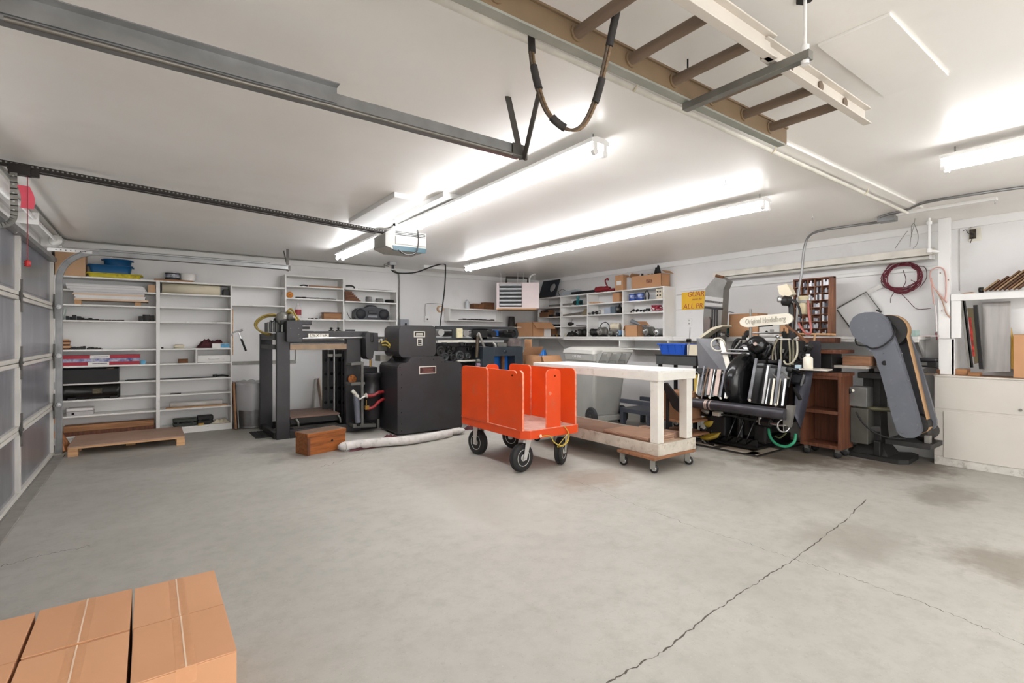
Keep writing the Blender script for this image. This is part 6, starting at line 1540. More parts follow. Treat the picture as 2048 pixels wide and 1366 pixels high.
# left ink panel and hand wheel
ip = M('panel_grey', (122,122,126), .5, .2, .06, 8)
B().prism([pp(1393,677,5.50), pp(1428,677,5.50), pp(1462,728,5.42), pp(1462,744,5.40), pp(1440,739,5.42), pp(1397,738,5.50)], (.02,0,0)).build('ink_panel', ip, ps, .004)
B().prism([pp(1437,678,5.44), pp(1446,683,5.44), pp(1464,740,5.36), pp(1452,737,5.36)], (.015,0,0)).build('ink_blade', plate, ps, .002)
hw = pp(1436,689,5.42); ax = Vector((-.75,-.65,.1)).normalized(); uu = ax.orthogonal().normalized(); vv = ax.cross(uu)
B().tube([hw+(uu*math.cos(a*math.pi/14)+vv*math.sin(a*math.pi/14))*.075 for a in range(28)], .010, 8, True).build('hand_wheel', plate, ps)
for k in range(3):
    a = k*2*math.pi/3; B().cyl(hw, hw+(uu*math.cos(a)+vv*math.sin(a))*.075, .007, n=8).build('spoke', tin, ps)
B().prism([pp(1392,738,5.40), pp(1444,742,5.32), pp(1460,749,5.30), pp(1430,752,5.26), pp(1394,744,5.36)], (0,0,.012)).build('feed_shelf', dark, ps)
for k in range(12):
    p = pp(1392+6*k, 748+random.uniform(-5,4), 5.28); B().lathe([(.006,0),(.014,.008),(.014,.02),(.005,.032)], p, (random.uniform(-1,-.2),random.uniform(-.5,.5),random.uniform(-.2,1)), 9).build('clamp', random.choice([dark,steel,plate,black]), ps)
for k in range(10):
    p = pp(1480+10*k, 684+random.uniform(-6,6), 5.58); B().obox(p, (.05,random.uniform(.02,.06),random.uniform(.015,.05)), (0,0,random.uniform(-.5,.5))).build('linkage', random.choice([dark,steel,black,tin]), ps, .004)
for a, c in ((pp(1468,700,5.5),pp(1482,680,5.5)),(pp(1552,720,5.42),pp(1548,682,5.5)),(pp(1533,735,5.36),pp(1558,760,5.3)),(pp(1556,735,5.36),pp(1578,758,5.3))):
    B().beam(a, c, .02, .014).build('arm', tin, ps, .003)
for a, c in ((1516,1540),(1544,1562)):
    B().beam(pp(a-7,723,5.34), pp(c-7,723,5.34), .03, .03).build('gripper_bar', dark, ps, .004); B().beam(pp(a-2,733,5.34), pp(c,735,5.34), .03, .03).build('gripper_bar', dark, ps, .004)
# curved side rods
for (a, c, d_) in (((1556,678),(1546,700),(1545,722)),((1563,680),(1562,702),(1563,722)),((1578,680),(1580,705),(1580,732)),((1586,680),(1587,705),(1586,730))):
    B().tube(smooth([pp(*a,5.45), pp(*c,5.42), pp(*d_,5.38)]), .010).build('guide_rod', M('rod_olive', (128,122,100), .45, .4), ps)
B().beam(pp(1553,678,5.46), pp(1597,678,5.46), .02, .01).build('guide_top', plate, ps)
B().tube(smooth([pp(1568,722,5.36), pp(1572,728,5.34), pp(1582,727,5.34), pp(1592,715,5.36), pp(1595,700,5.4), pp(1594,682,5.42)]), .010).build('hose', M('hose_pale', (176,170,150), .4), ps)
B().box(5.50, 5.62, pp(1600,700,5.5).y, pp(1563,700,5.5).y, .78, 1.24).build('rear_housing', blackm, ps, .01)
for k in range(34):
    px = random.uniform(1440,1600); py = random.uniform(668,742); xx = random.uniform(5.42,5.6)
    p = pp(px,py,xx); m_ = random.choice([dark,black,blackm,dark,tin,steel])
    if k % 3 == 0: B().lathe([(.004,0),(.02,.004),(.02,.02),(.01,.026),(.008,.05)], p, (random.uniform(-1,-.3),random.uniform(-.6,.6),random.uniform(-.3,.3)), 10).build('fitting', m_, ps)
    else: B().obox(p, (random.uniform(.02,.05),random.uniform(.02,.09),random.uniform(.012,.06)), (random.uniform(-.7,.7),0,random.uniform(-.3,.3))).build('linkage', m_, ps, .003)
for px, py, r_, xx in ((1585,715,.11,5.56),(1597,735,.07,5.5),(1548,705,.09,5.56),(1475,690,.06,5.55),(1603,712,.05,5.5)):
    B().lathe([(r_*.15,.03),(r_*.3,.03),(r_*.32,.012),(r_*.8,.012),(r_*.84,.03),(r_,.03),(r_,-.01),(r_*.3,-.01)], pp(px,py,xx), (-.5,-.85,0), 24).build('gear', random.choice([dark,blackm]), ps)
# white name plate
y0, y1 = pp(1479,640,5.52).y, pp(1585,640,5.52).y; zc_ = pp(1530,641,5.52).z; hp_ = .06
ol = []
for i in range(9):
    a = math.radians(90+180*i/8); ol.append((y0-.09+.09*-math.cos(a)*1 if False else y0-.10-.10*math.cos(a), zc_+hp_*math.sin(a)-.012))
for i in range(9):
    a = math.radians(-90+180*i/8); ol.append((y1+.07-.07*math.cos(a), zc_+hp_*math.sin(a)+.014))
npm = M('name_plate_white', (222,216,200), .4, .1, .04, 10)
npl = B().prism([(5.52,y,z) for y,z in ol], (.03,0,0)).build('name_plate', npm, ps, .006)
nm_ = M('name_plate_relief', (184,178,164), .5, .1, .05, 10)
text('lettering', 'Original Heidelberg', nm_, (5.517,(y0+y1)/2,zc_+.002), (0,-1,.06), (0,0,1), .085, npl, .003, width=abs(y1-y0)*.76)
B().cyl(pp(1501,652,5.55), pp(1501,690,5.55), .016, n=12).build('plate_post', tin, ps); B().cyl(pp(1501,618,5.55), pp(1501,632,5.55), .012, n=12).build('plate_post', tin, ps)
B().beam(pp(1518,653,5.53), pp(1545,651,5.53), .02, .015).build('plate_clip', dark, ps)
# spray post and nozzle
B().tube(smooth([pp(1583,692,5.6), pp(1583,660,5.6), pp(1583,630,5.6), pp(1582,612,5.6), pp(1577,604,5.58)]), .028, 12).build('spray_post', M('post_black', (40,40,40), .3), ps)
B().lathe([(.02,-.05),(.05,-.04),(.055,.03),(.03,.05)], pp(1573,602,5.56), (-.4,.8,.2), 16).build('spray_head', dark, ps)
B().lathe([(.03,0),(.036,.01),(.03,.05),(.02,.06)], pp(1562,603,5.54), (.1,.2,1), 14).build('nozzle', steel, ps)
n0 = pp(1568,582,5.56); B().prism([n0+Vector((0,.07,.06)), n0+Vector((0,-.03,.075)), n0+Vector((0,-.09,-.04)), n0+Vector((0,-.02,-.075)), n0+Vector((0,.05,-.03))], (.09,0,0)).build('powder_cup', cream, ps, .01)
B().tube(smooth([pp(1576,600,5.5), pp(1590,602,5.5), pp(1598,615,5.5), pp(1602,633,5.5)]), .012).build('spray_hose', blackm, ps)
B().lathe([(.04,0),(.05,.01),(.05,.14),(.045,.16),(.052,.165),(.052,.19)], pp(1607,628,5.6), n=20).build('oil_jar', M('jar_amber', (206,194,160), .25, 0, .08, 10), ps)
B().box(5.55,5.66,pp(1618,603,5.6).y,pp(1591,603,5.6).y,pp(1600,607,5.6).z,pp(1600,601,5.6).z).build('jar_holder', tin, ps, .004)
B().tube(smooth([pp(1616,601,5.56), pp(1618,630,5.56), pp(1622,655,5.56), pp(1620,667,5.56), pp(1611,666,5.56), pp(1602,655,5.58), pp(1597,646,5.6)]), .012).build('red_tube', M('tube_brick', (170,92,84), .4), ps)
B().beam(pp(1572,650,5.5), pp(1616,685,5.42), .022, .022).build('stay_bar', rust, ps, .003)
B().lathe([(.03,0),(.045,.02),(.03,.06),(.02,.09)], pp(1621,690,5.42), (.2,.6,-.6), 14).build('stay_joint', black, ps)
# right side dark sheets
sh = M('sheet_slate', (62,62,72), .42, .2, .1, 4)
B().prism([pp(1592,682,5.75), pp(1640,682,5.75), pp(1640,745,5.75), pp(1592,745,5.75)], (.02,0,0)).build('side_panel', M('panel_dark', (50,48,54), .5), ps, .004)
b = B(); vs = []
for k in range(11):
    f = k/10; a = pp(1592-4*f, 745+95*f*.9, 5.62-.28*f); c = pp(1626-16*f-10*f*f, 745+112*f, 5.66-.28*f*f); vs += [a, c]
b.add(vs, [(2*i,2*i+1,2*i+3,2*i+2) for i in range(10)], 0, True)
o = b.build('curved_guard', sh, ps); md = o.modifiers.new('thick', 'SOLIDIFY'); md.thickness = .008
# right tray with bottle
ty = [pp(1598,740,5.3), pp(1655,744,5.3), pp(1665,736,5.5), pp(1612,732,5.6)]
zt2 = pp(1625,741,5.3).z
B().prism([(q.x,q.y,zt2) for q in ty], (0,0,.012)).build('side_tray', M('tray_pale', (206,198,186), .6), ps, .002)
B().cyl(pp(1580,738,5.34), pp(1602,742,5.34), .022, n=14).build('tray_arm', black, ps)
B().lathe([(.01,0),(.03,.006),(.03,.02),(.01,.026)], pp(1579,739,5.30), (-1,0,0), 16).build('tray_knob', dark, ps)
for (a, c) in (((1582,745),(1576,775)),((1588,775),(1601,800)),((1608,748),(1601,772))):
    B().beam(pp(*a,5.34), pp(*c,5.32), .03, .03).build('support_arm', black, ps, .006)
B().box(5.40,5.50,pp(1603,760,5.4).y,pp(1583,760,5.4).y,pp(1590,765,5.4).z,pp(1590,750,5.4).z).build('label_box', M('box_slate', (58,58,66), .5), ps, .005)
q = pp(1616,738,5.36)
bottle('plastic_bottle', 'white plastic bottle with a red mark on the press side tray', M('bottle_cream', (228,222,206), .4), q.x, q.y, zt2+.012, .048, .15, square=True, bandm=None)
block('small_carton', 'small pale blue carton beside the white bottle on the press', 'box', M('carton_blue', (176,196,208), .6), q.x-.06, q.x-.01, q.y+.055, q.y+.10, zt2+.012, zt2+.047, .002)
# underneath: shafts, hand wheel, hoses, yellow part
a = pp(1440,828,5.30); c = pp(1560,850,5.30)
B().cyl(a, c, .010, n=10).build('drive_shaft', dark, ps)
hw = pp(1567,851,5.22); ax = Vector((-.5,-.86,0)); uu = Vector((0,0,1)); vv = ax.cross(uu).normalized()
B().tube([hw+(uu*math.cos(k*math.pi/14)+vv*math.sin(k*math.pi/14))*.065 for k in range(28)], .009, 8, True).build('hand_wheel', steel, ps)
for k in range(4):
    t_ = k*math.pi/2; B().cyl(hw, hw+(uu*math.cos(t_)+vv*math.sin(t_))*.065, .007, n=8).build('spoke', tin, ps)
B().cyl(hw, hw+Vector((.05,.30,0)), .014, n=10).build('wheel_shaft', steel, ps); B().cyl(hw+Vector((.02,.14,0)), hw+Vector((.04,.24,0)), .04, n=16).build('collar', dark, ps)
B().cyl(pp(1520,835,5.25), pp(1520,849,5.25), .018, n=12).build('sleeve', steel, ps)
B().box(5.25,5.34,pp(1438,830,5.25).y,pp(1424,830,5.25).y,pp(1430,832,5.25).z,pp(1430,824,5.25).z).build('oiler', plate, ps, .006)
B().lathe([(.02,-.04),(.03,-.03),(.03,.03),(.02,.05)], pp(1410,821,5.25), (.3,-1,-.5), 12).build('oiler', tin, ps)
B().tube(smooth([pp(1537,858,5.32), pp(1541,875,5.28), pp(1553,888,5.25), pp(1572,893,5.25), pp(1588,884,5.27), pp(1591,868,5.32)],8), .014, 10).build('green_hose', hose_g, ps)
B().tube(smooth([pp(1550,872,5.35), pp(1560,876,5.33), pp(1572,866,5.32)]), .008).build('olive_hose', M('hose_dark', (92,96,62), .5), ps)
yl_ = M('guard_yellow', (176,146,40), .5, 0, .15, 8, dirt=(90,70,30), dirt_amt=.4, dscale=8)
B().lathe([(.03,0),(.13,.0),(.16,.05),(.13,.05)], pp(1425,870,5.42), (-.4,.2,.9), 24).build('yellow_guard', yl_, ps); B().lathe([(.03,0),(.09,.0),(.10,.08),(.08,.09)], pp(1424,848,5.45), (-.5,.1,.8), 20).build('yellow_guard', yl_, ps)
B().prism([pp(1389,790,5.30), pp(1388,752,5.34), pp(1395,748,5.34), pp(1396,790,5.30)], (.02,0,0)).build('yellow_side', hose_y, ps)
for k in range(6):
    y = 2.9+.11*k; B().tube(smooth([(5.48,y,.42),(5.40,y+.02,.25),(5.36,y+.05,.12),(5.45,y+.1,.06)]), .010).build('cable', black, ps)
B().box(5.45,5.6,2.78,2.92,.10,.30).build('pump', dark, ps, .02); B().cyl((5.5,3.1,.14),(5.5,3.1,.36),.05,n=16).build('cylinder_pot', black, ps)
B().box(5.36,5.5,3.2,3.45,.13,.36).build('gear_case', blackm, ps, .02)
B().tube(smooth([pp(1400,852,5.35), pp(1405,870,5.32), pp(1414,884,5.30), pp(1428,890,5.3)]), .012).build('cable', black, ps)

# ================================================================ metal duct, cartons and stand behind the press
zl = 1.2825
dm = M('duct_steel', (122,119,114), .4, .35, .12, 6, .03, 30)
t = thing('metal_duct', 'tall grey steel duct with a slanted hood on the ledge by the yellow sign', 'duct', (6.2, 3.6, .9))
xd = 6.02
prof = [(1407,688),(1406,640),(1411,577),(1433,551),(1441,554),(1454,562),(1447,578),(1443,640),(1440,690)]
prof3 = [at(px,py,x=xd) for px,py in prof]
B().prism(prof3, (.14,0,0)).build('hood', dm, t, .006)
B().prism([at(px,py,x=xd-.004) for px,py in ((1410.5,592),(1446,596),(1444.5,613),(1408.5,611))], (.006,0,0)).build('label_band', M('band_pale', (184,182,178), .5, 0, .05, 20), t)
B().prism([at(px,py,x=xd-.006) for px,py in ((1410,600),(1445,604),(1445,608),(1410,604.5))], (.003,0,0)).build('print_line', M('print_dark', (96,94,92), .6, 0, .5, 80), t)
B().prism([at(px,py,x=xd-.006) for px,py in ((1410,613),(1445,616),(1444,620),(1409,617))], (.02,0,0)).build('cross_strap', dark, t)
for px in (1423,1428,1433): B().prism([at(px,618,x=xd-.006), at(px+2.4,618.5,x=xd-.006), at(px+1,690,x=xd-.006), at(px-1.5,690,x=xd-.006)], (.01,0,0)).build('slot', dark, t)
B().prism([at(px,py,x=xd-.03) for px,py in ((1408,640),(1411,634),(1418,634),(1420,640),(1419,663),(1406,662))], (.03,0,0)).build('cover_flap', M('flap_brown', (120,108,102), .45, .3), t, .004)
B().box(xd-.0,xd+.14,at(1440,690,x=xd).y,at(1407,690,x=xd).y,.62,at(1420,690,x=xd).z).build('stand', M('stand_grey', (120,120,124), .5, .3), t)
B().box(xd+.01,xd+.13,at(1436,690,x=xd).y,at(1411,690,x=xd).y,0,.62).build('pedestal', dark, t)
B().prism([at(px,py,x=5.86) for px,py in ((1398,673),(1424,655),(1444,650),(1445,653),(1425,660),(1401,677))], (.22,0,0)).build('side_wing', cream, t, .002)
B().cyl(at(1432,551.5,x=xd+.01)+Vector((0,0,.0)), at(1447,555,x=xd+.01), .02, n=12).build('pivot', rust, t)
# items on the ledge
def lblock(name, label, cat, m, px0, px1, h, x0=6.32, d=.2, bevel=.004): return block(name, label, cat, m, x0, x0+d, cy(px1,x0), cy(px0,x0), zl, zl+h, bevel)
t = thing('teal_case', 'teal plastic tool case on the ledge behind the press', 'case', (6.4, cy(1447,6.32), zl))
B().box(6.32,6.52,cy(1456.5,6.32),cy(1438,6.32),zl,zl+.09).build('base', tealm, t, .012); B().box(6.34,6.50,cy(1456.5,6.32)+.01,cy(1440,6.32),zl+.09,zl+.15).build('lid', tealm, t, .02)
carton('lidded_carton', 'tan carton with a darker lid on the ledge behind the name plate', 6.30, 6.56, cy(1515,6.3), cy(1458,6.3), zl, zl+.30, card, None, 'y')
t = thing('white_instrument', 'white instrument box with dials on the ledge behind the press', 'instrument', (6.4, cy(1537,6.32), zl))
B().box(6.32,6.52,cy(1559,6.32),cy(1518,6.32),zl,zl+.15).build('case', M('instrument_white', (220,218,212), .5), t, .005)
B().cyl((6.32,cy(1534,6.32),zl+.06),(6.305,cy(1534,6.32),zl+.06),.014,n=14).build('dial', black, t); B().box(6.316,6.32,cy(1548,6.32),cy(1540,6.32),zl+.03,zl+.09).build('screen', tin, t)
lblock('tan_carton', 'small tan carton between the instrument and the press post', 'box', card, 1560, 1576, .14)
one('wire_tangle', 'thin black wires sprouting beside the tan lidded carton', 'wire', B().tube(smooth([(6.3,cy(1440,6.3),zl+.17),(6.3,cy(1447,6.3),zl+.28),(6.3,cy(1457,6.3),zl+.33),(6.3,cy(1468,6.3),zl+.315)]), .004, 6), dark)
# blue bin and its stand left of the press
q0, q1 = at(1312,722,x=5.58), at(1392,725,x=5.58)
t = thing('tool_stand', 'dark open stand with a shallow tray left of the press', 'stand', (5.78, (q0.y+q1.y)/2, 0))
yh0, yh1 = q1.y, q0.y; zh = 1.03
B().box(5.58,6.0,yh0,yh1,zh-.12,zh).build('tray', M('stand_slate', (72,74,74), .5, .2), t, .004)
B().box(5.57,6.01,yh0-.01,yh1+.01,zh,zh+.012).build('tray_lip', dark, t, .003)
for x in (5.60,5.94):
    for y in (yh0+.02,yh1-.06): B().box(x,x+.04,y,y+.04,0,zh-.12).build('leg', dark, t, .003)
bb0, bb1 = at(1318,710,x=5.66).y, at(1372,712,x=5.66).y
bl = M('bin_blue', (38,88,190), .4, 0, .08, 6)
t = thing('parts_bin', 'bright blue plastic parts bin with ribs left of the press', 'bin', (5.8, (bb0+bb1)/2, zh+.012))
w_ = abs(bb0-bb1)/2; yc = (bb0+bb1)/2; zb = zh+.012
def bsec(s, z): return [(5.80-.16*s,yc-w_*s,z),(5.80+.16*s,yc-w_*s,z),(5.80+.16*s,yc+w_*s,z),(5.80-.16*s,yc+w_*s,z)]
b = B(); S_ = [bsec(.82,zb), bsec(.98,zb+.13), bsec(1.06,zb+.13), bsec(1.06,zb+.145), bsec(.96,zb+.145), bsec(.8,zb+.01)]
vs = [p for s in S_ for p in s]; b.add(vs, [(j*4+i, j*4+(i+1) % 4, (j+1)*4+(i+1) % 4, (j+1)*4+i) for j in range(5) for i in range(4)]); b.add(S_[0], [(3,2,1,0)]); b.add(S_[-1], [(0,1,2,3)])
b.build('tub', bl, t, .003)
for k in range(4):
    y = yc-w_*.75+w_*.5*k; B().prism([(5.80-.137,y,zb+.02),(5.80-.137,y+.012,zb+.02),(5.80-.172,y+.012,zb+.13),(5.80-.172,y,zb+.13)], (.012,0,0)).build('rib', bl, t)
t = thing('valve_box', 'cream electrical box with a steel rod beside the blue bin', 'electrical box', (5.7, at(1384,715,x=5.66).y, zh+.012))
yv0, yv1 = at(1397,710,x=5.6).y, at(1375,710,x=5.6).y
B().box(5.59,5.70,yv0,yv1,zh+.012,zh+.15).build('box', cream, t, .004); B().cyl((5.585,yv1-.02,zh+.012),(5.585,yv1-.05,zh+.37),.007,n=8).build('rod', steel, t); B().obox((5.585,yv1-.03,zh+.20),(.05,.05,.05)).build('clamp', black, t, .01)
# dark sloping chute, cartons and board stacks seen under the table
dolly('lower wooden dolly of two stacked behind the table', 4.95, 5.40, 3.40, 3.88)
dolly('upper wooden dolly of two stacked behind the table', 4.95, 5.40, 3.42, 3.90, .155)
carton('low_carton', 'dark brown carton on the stacked dollies behind the table', 5.0, 5.36, 3.5, 3.86, .31, .62, cardd, None, 'y')
one('slate_chute', 'dark sloping sheet metal chute behind the near table leg', 'chute', B().prism([at(px,py,x=4.90) for px,py in ((1322,768),(1332,765),(1359,800),(1359,826),(1345,815))], (.03,0,0)).beam(at(1335,772,x=4.93), at(1335,772,x=4.93)*.0+Vector((4.93,at(1335,772,x=4.93).y,0)), .03, .03), dark, .004)
t = thing('low_rack', 'low dark metal rack on the floor behind the grey bin', 'rack', (5.75, 4.45, 0))
rk = M('rack_slate', (66,70,80), .5, .2)
for z in (.20, .33): B().box(5.5,5.56,4.37,4.92,z,z+.055).build('rail', rk, t, .004); B().box(5.94,6.0,4.37,4.92,z,z+.055).build('rail', rk, t, .004)
for x in (5.5,5.94):
    for y in (4.38,4.85): B().box(x,x+.06,y,y+.06,0,.20).build('leg', rk, t, .004)
B().box(5.56,5.94,4.38,4.91,.24,.255).build('deck', rk, t)

# ================================================================ type case on the wall
xt = 6.30
tc = thing('type_case', 'tall wooden type case full of metal sorts on the right wall', 'type case', (6.4, 2.7, 1.3))
y0, y1 = cy(1669,xt), cy(1588,xt); z0_, z1_ = 1.29, cz(1630,556,xt)
B().box(xt+.03, xt+.04, y0, y1, z0_, z1_).build('back', walnut, tc)
wsd = wood('case_wood', (140,92,64), (96,58,40), 'z')
B().prism([(xt-.06,y0,z0_),(xt+.03,y0,z0_),(xt+.03,y0,z1_),(xt-.02,y0,z1_)], (0,.05,0)).build('side', wsd, tc, .003); B().box(xt-.02,xt+.03,y1-.012,y1,z0_,z1_).build('side', wsd, tc, .002)
B().box(xt-.025,xt+.03,y0,y1,z1_-.02,z1_).build('rail', walnut, tc, .002)
rows = 8; rh = (z1_-.02-z0_)/rows; rng = random.Random(2)
sortm = [M('sort_lead', (150,150,156), .4, .5, .2, 30), M('sort_dark', (84,84,90), .45, .5, .2, 30), M('sort_light', (196,196,200), .35, .5, .1, 30)]
for r_ in range(rows):
    z = z0_+rh*r_; B().box(xt-.02,xt+.03,y0+.05,y1-.012,z,z+.007).build('shelf', wsd, tc)
    n = 4 if r_ < 5 else 5; yw = (y1-.012-y0-.05)/n
    for k in range(n):
        ya = y0+.05+yw*k
        if k: B().box(xt-.02,xt+.03,ya-.004,ya+.004,z+.007,z+rh).build('divider', wsd, tc)
        yy = ya+.008
        while yy < ya+yw-.02:
            w_ = rng.uniform(.012,.03); 
            if rng.random() < .88: B().box(xt-.012+rng.uniform(0,.012),xt+.028,yy,min(yy+w_-.002,ya+yw-.006),z+.007,z+.007+rh*rng.uniform(.4,.85)).build('sort', rng.choice(sortm), tc)
            yy += w_
block('ledge_board', 'brown board lying on the ledge below the type case', 'board', walnut, 6.12, 6.275, cy(1676,6.2), cy(1600,6.2), 1.21, 1.27, .004)
one('tee_tool', 'pale wooden tee handle tool in front of the type case', 'tool', B().cyl(at(1592,667.5,x=5.95), at(1671,669,x=5.95), .011, n=10).cyl(at(1630,668,x=5.95), at(1627,690,x=5.95), .011, n=10), pine)
# wooden cabinet on casters
t = thing('wooden_cabinet', 'open brown wooden cabinet on casters between press and grinder', 'cabinet', (6.2, 2.7, 0))
xk = 5.80; ya, yb2 = cy(1682,xk), cy(1600,xk); zc0, zc1 = .10, cz(1650,752,xk)
cw = wood('cabinet_wood', (112,68,46), (74,42,30), 'z', .55)
B().box(xk,6.10,ya,ya+.03,zc0,zc1).build('side', cw, t, .002); B().box(xk,6.10,yb2-.03,yb2,zc0,zc1).build('side', cw, t, .002)
for z in (zc0, (zc0+zc1)/2-.02, zc1-.035): B().box(xk,6.10,ya+.03,yb2-.03,z,z+.035).build('shelf', cw, t, .002)
B().box(6.09,6.10,ya+.03,yb2-.03,zc0+.035,zc1-.035).build('back', walnut, t); B().box(xk-.01,6.11,ya-.015,yb2+.015,zc1,zc1+.035).build('top', cw, t, .003)
for x in (xk+.05,6.05):
    for y in (ya+.05,yb2-.05):
        w_ = B().lathe([(.01,-.012),(.034,-.012),(.04,0),(.034,.012),(.01,.012)], (x,y,.04), (.9,.4,0), 16).build('wheel', blackm, t); B().obox((x,y,.08),(.04,.04,.04)).build('fork', tin, t)
block('weathered_plank', 'weathered plank resting above the cabinet near the grinder', 'plank', walnut, 5.85, 6.2, cy(1690,5.95), cy(1640,5.95), 1.10, 1.14, .006)
one('plank_trestle', 'dark trestle box holding the weathered plank', 'trestle', B().box(5.9,6.15,cy(1668,5.95),cy(1640,5.95)-.02,zc1+.036,1.099), dark, .004)
# ================================================================ belt grinder
G = 6.02
def gp(px, py, x=G): return at(px, py, x=x)
gr = thing('belt_grinder', 'grey pedestal belt grinder with a long slanted belt guard', 'grinder', (6.3, 1.95, 0))
gm = M('grinder_grey', (108,111,119), .4, .15, .06, 5, .02, 60, dirt=(122,125,132), dirt_amt=.2, dscale=12); gd = M('grinder_dark', (52,50,49), .55, .3, .15, 8)
bp = [(6.10,2.33),(6.06,1.76),(6.14,1.70),(6.52,1.72),(6.60,1.80),(6.42,1.98),(6.42,2.1),(6.55,2.28),(6.5,2.36),(6.18,2.38)]
B().prism([(x,y,0) for x,y in bp], (0,0,.045)).build('base', gd, gr, .012)
c0 = gp(1752,800,6.25)
B().prism([(6.17,2.25,.045),(6.42,2.25,.045),(6.40,2.12,.30),(6.20,2.12,.30)], (0,0,0.0)) if False else None
secs = []
for z, w, d in ((.045,.17,.17),(.16,.10,.12),(.34,.085,.10),(.84,.08,.09)):
    secs.append([(6.30-d,2.04-w,z),(6.30+d,2.04-w,z),(6.30+d,2.04+w,z),(6.30-d,2.04+w,z)])
loft(secs, gd, 'column', gr, .008)
B().box(6.12,6.46,1.92,2.14,.84,.90).build('table_mount', gd, gr, .006)
# belt guards: outline from the front plate
front = [(1699,655),(1700,645),(1706,635),(1716,628),(1730,624.5),(1746,624),(1760,627),(1771,634),(1778,644),(1786,668),(1800,705),(1815,755),(1832,815),(1842,852),(1843,862),(1838,871),(1828,876),(1812,876),(1801,872),(1793,862),(1788,848),(1775,800),(1762,752),(1752,720),(1745,705),(1735,697),(1728,692),(1722,684),(1712,678),(1704,669)]
def guard(x, d, m, name, dy=0, dz=0, sc=1.0):
    pts = [gp(px,py)+Vector((0,0,0)) for px,py in front]
    cc = sum(pts, Vector((0,0,0)))/len(pts)
    pts = [Vector((x, cc.y+(p.y-cc.y)*sc+dy, cc.z+(p.z-cc.z)*sc+dz)) for p in pts]
    return B().prism(pts, (d,0,0)).build(name, m, gr, .012, 3)
g1 = guard(G, .05, gm, 'belt_guard')
guard(G-.006, .008, gm, 'guard_face', 0, 0, .94)
guard(G+.19, .04, gm, 'belt_guard', -.10, -.01, .90)
for px, py in ((1783,661),(1767,706),(1804,707),(1818,760),(1784,760),(1825,800),(1791,812),(1835,850),(1803,866),(1812,868)):
    B().sphere(gp(px,py,G-.008), .006, 8).build('screw', tin, g1)
B().cyl(gp(1769,726,G-.008), gp(1769,726,G-.002)+Vector((.004,0,0)), .024, n=20).build('sight_hole', black, g1)
# pulleys and belts between the guards
top = gp(1760,662); bot_ = gp(1818,848)
for c_, r_ in ((top,.16),(bot_,.09)):
    B().cyl((G+.055,c_.y-.05,c_.z), (G+.185,c_.y-.05,c_.z), r_, n=28).build('pulley', gd, gr)
beltm = M('belt_tan', (186,148,108), .8, 0, .1, 10)
def belt(x0, x1, m, off=.0):
    b = B(); vs = []
    pth = [(top.y-.05+.165*math.cos(math.radians(a)), top.z+.165*math.sin(math.radians(a))) for a in range(20,201,15)] + [(bot_.y-.05+.095*math.cos(math.radians(a)), bot_.z+.095*math.sin(math.radians(a))) for a in range(200,381,15)]
    n = len(pth)
    for y, z in pth: vs += [(x0,y,z),(x1,y,z)]
    b.add(vs, [(2*i,2*i+1,(2*i+3) % (2*n),(2*i+2) % (2*n)) for i in range(n)], 0, True)
    o = b.build('abrasive_belt', m, gr); md = o.modifiers.new('thick','SOLIDIFY'); md.thickness = .003
belt(G+.06, G+.17, beltm)
B().tube(smooth([gp(1733,692,G-.02), gp(1745,697,G-.03), gp(1765,692,G-.03), gp(1784,676,G-.02), gp(1790,660,G+.02), gp(1784,648,G+.06)]), .008).build('cable', blackm, gr)
B().tube(smooth([gp(1733,692,G-.02), gp(1716,690,G-.01), gp(1711,682,G+.02), gp(1712,676,G+.06)]), .008).build('cable', blackm, gr)
# work table, motor box, lower shelf and treadle
B().box(6.28,6.40,cy(1870,6.3),cy(1795,6.3),.90,.915).build('work_table', M('table_brown', (120,106,92), .6, .2), gr, .003)
q = gp(1713,790,6.1)
B().box(6.02,6.20,cy(1736,6.05),cy(1699,6.05),cz(1710,812,6.05),cz(1710,773,6.05)).build('switch_box', M('switch_dull', (112,112,110), .45, .3, .15, 8), gr, .006)
B().lathe([(.02,0),(.03,.004),(.03,.02),(.02,.024)], at(1698,782,x=6.02), (-1,0,0), 14).build('knob', dark, gr); B().cyl(at(1706,781,x=6.02), at(1706,781,x=6.015), .014, n=12).build('lamp', plate, gr)
B().cyl(at(1715,815,x=6.1), at(1785,820,x=6.15), .022, n=12).build('pipe', M('pipe_olive', (96,92,70), .5, .3), gr)
B().box(6.02,6.24,cy(1738,6.05),cy(1702,6.05),.16,cz(1710,815,6.05)).build('motor_case', M('case_olive', (84,82,76), .55, .2, .12, 7), gr, .01)
tz = cz(1820,887,6.05)
B().prism([(6.02,cy(1770,6.02),tz-.03),(6.02,cy(1862,6.02),tz-.03),(6.50,cy(1872,6.2),tz-.03),(6.50,cy(1770,6.02),tz-.03)], (0,0,.045)).build('motor_shelf', gd, gr, .005)
mc = gp(1842,860,6.25)
B().lathe([(.05,-.14),(.085,-.12),(.085,.10),(.06,.13)], (6.28,cy(1850,6.25),tz+.11), (1,0,0), 20).build('motor', gd, gr)
B().box(6.10,6.16,cy(1860,6.1),cy(1848,6.1),tz+.015,tz+.09).build('clamp', tin, gr, .004)
B().tube(smooth([at(1712,824,x=5.98), at(1726,846,x=5.96), at(1748,864,x=5.95), at(1775,875,x=5.96), at(1812,878,x=5.98)]), .009).build('drip_cable', blackm, gr)
a_ = [at(1760,858,x=6.12), at(1730,858,x=6.08), at(1706,870,x=6.05), at(1690,892,x=6.02), at(1680,900,x=6.0)]
b = B()
S_ = smooth(a_, 4)
for i in range(len(S_)-1): b.beam(S_[i], S_[i+1]+(S_[i+1]-S_[i])*.1, .03, .05)
b.build('treadle', gd, gr)
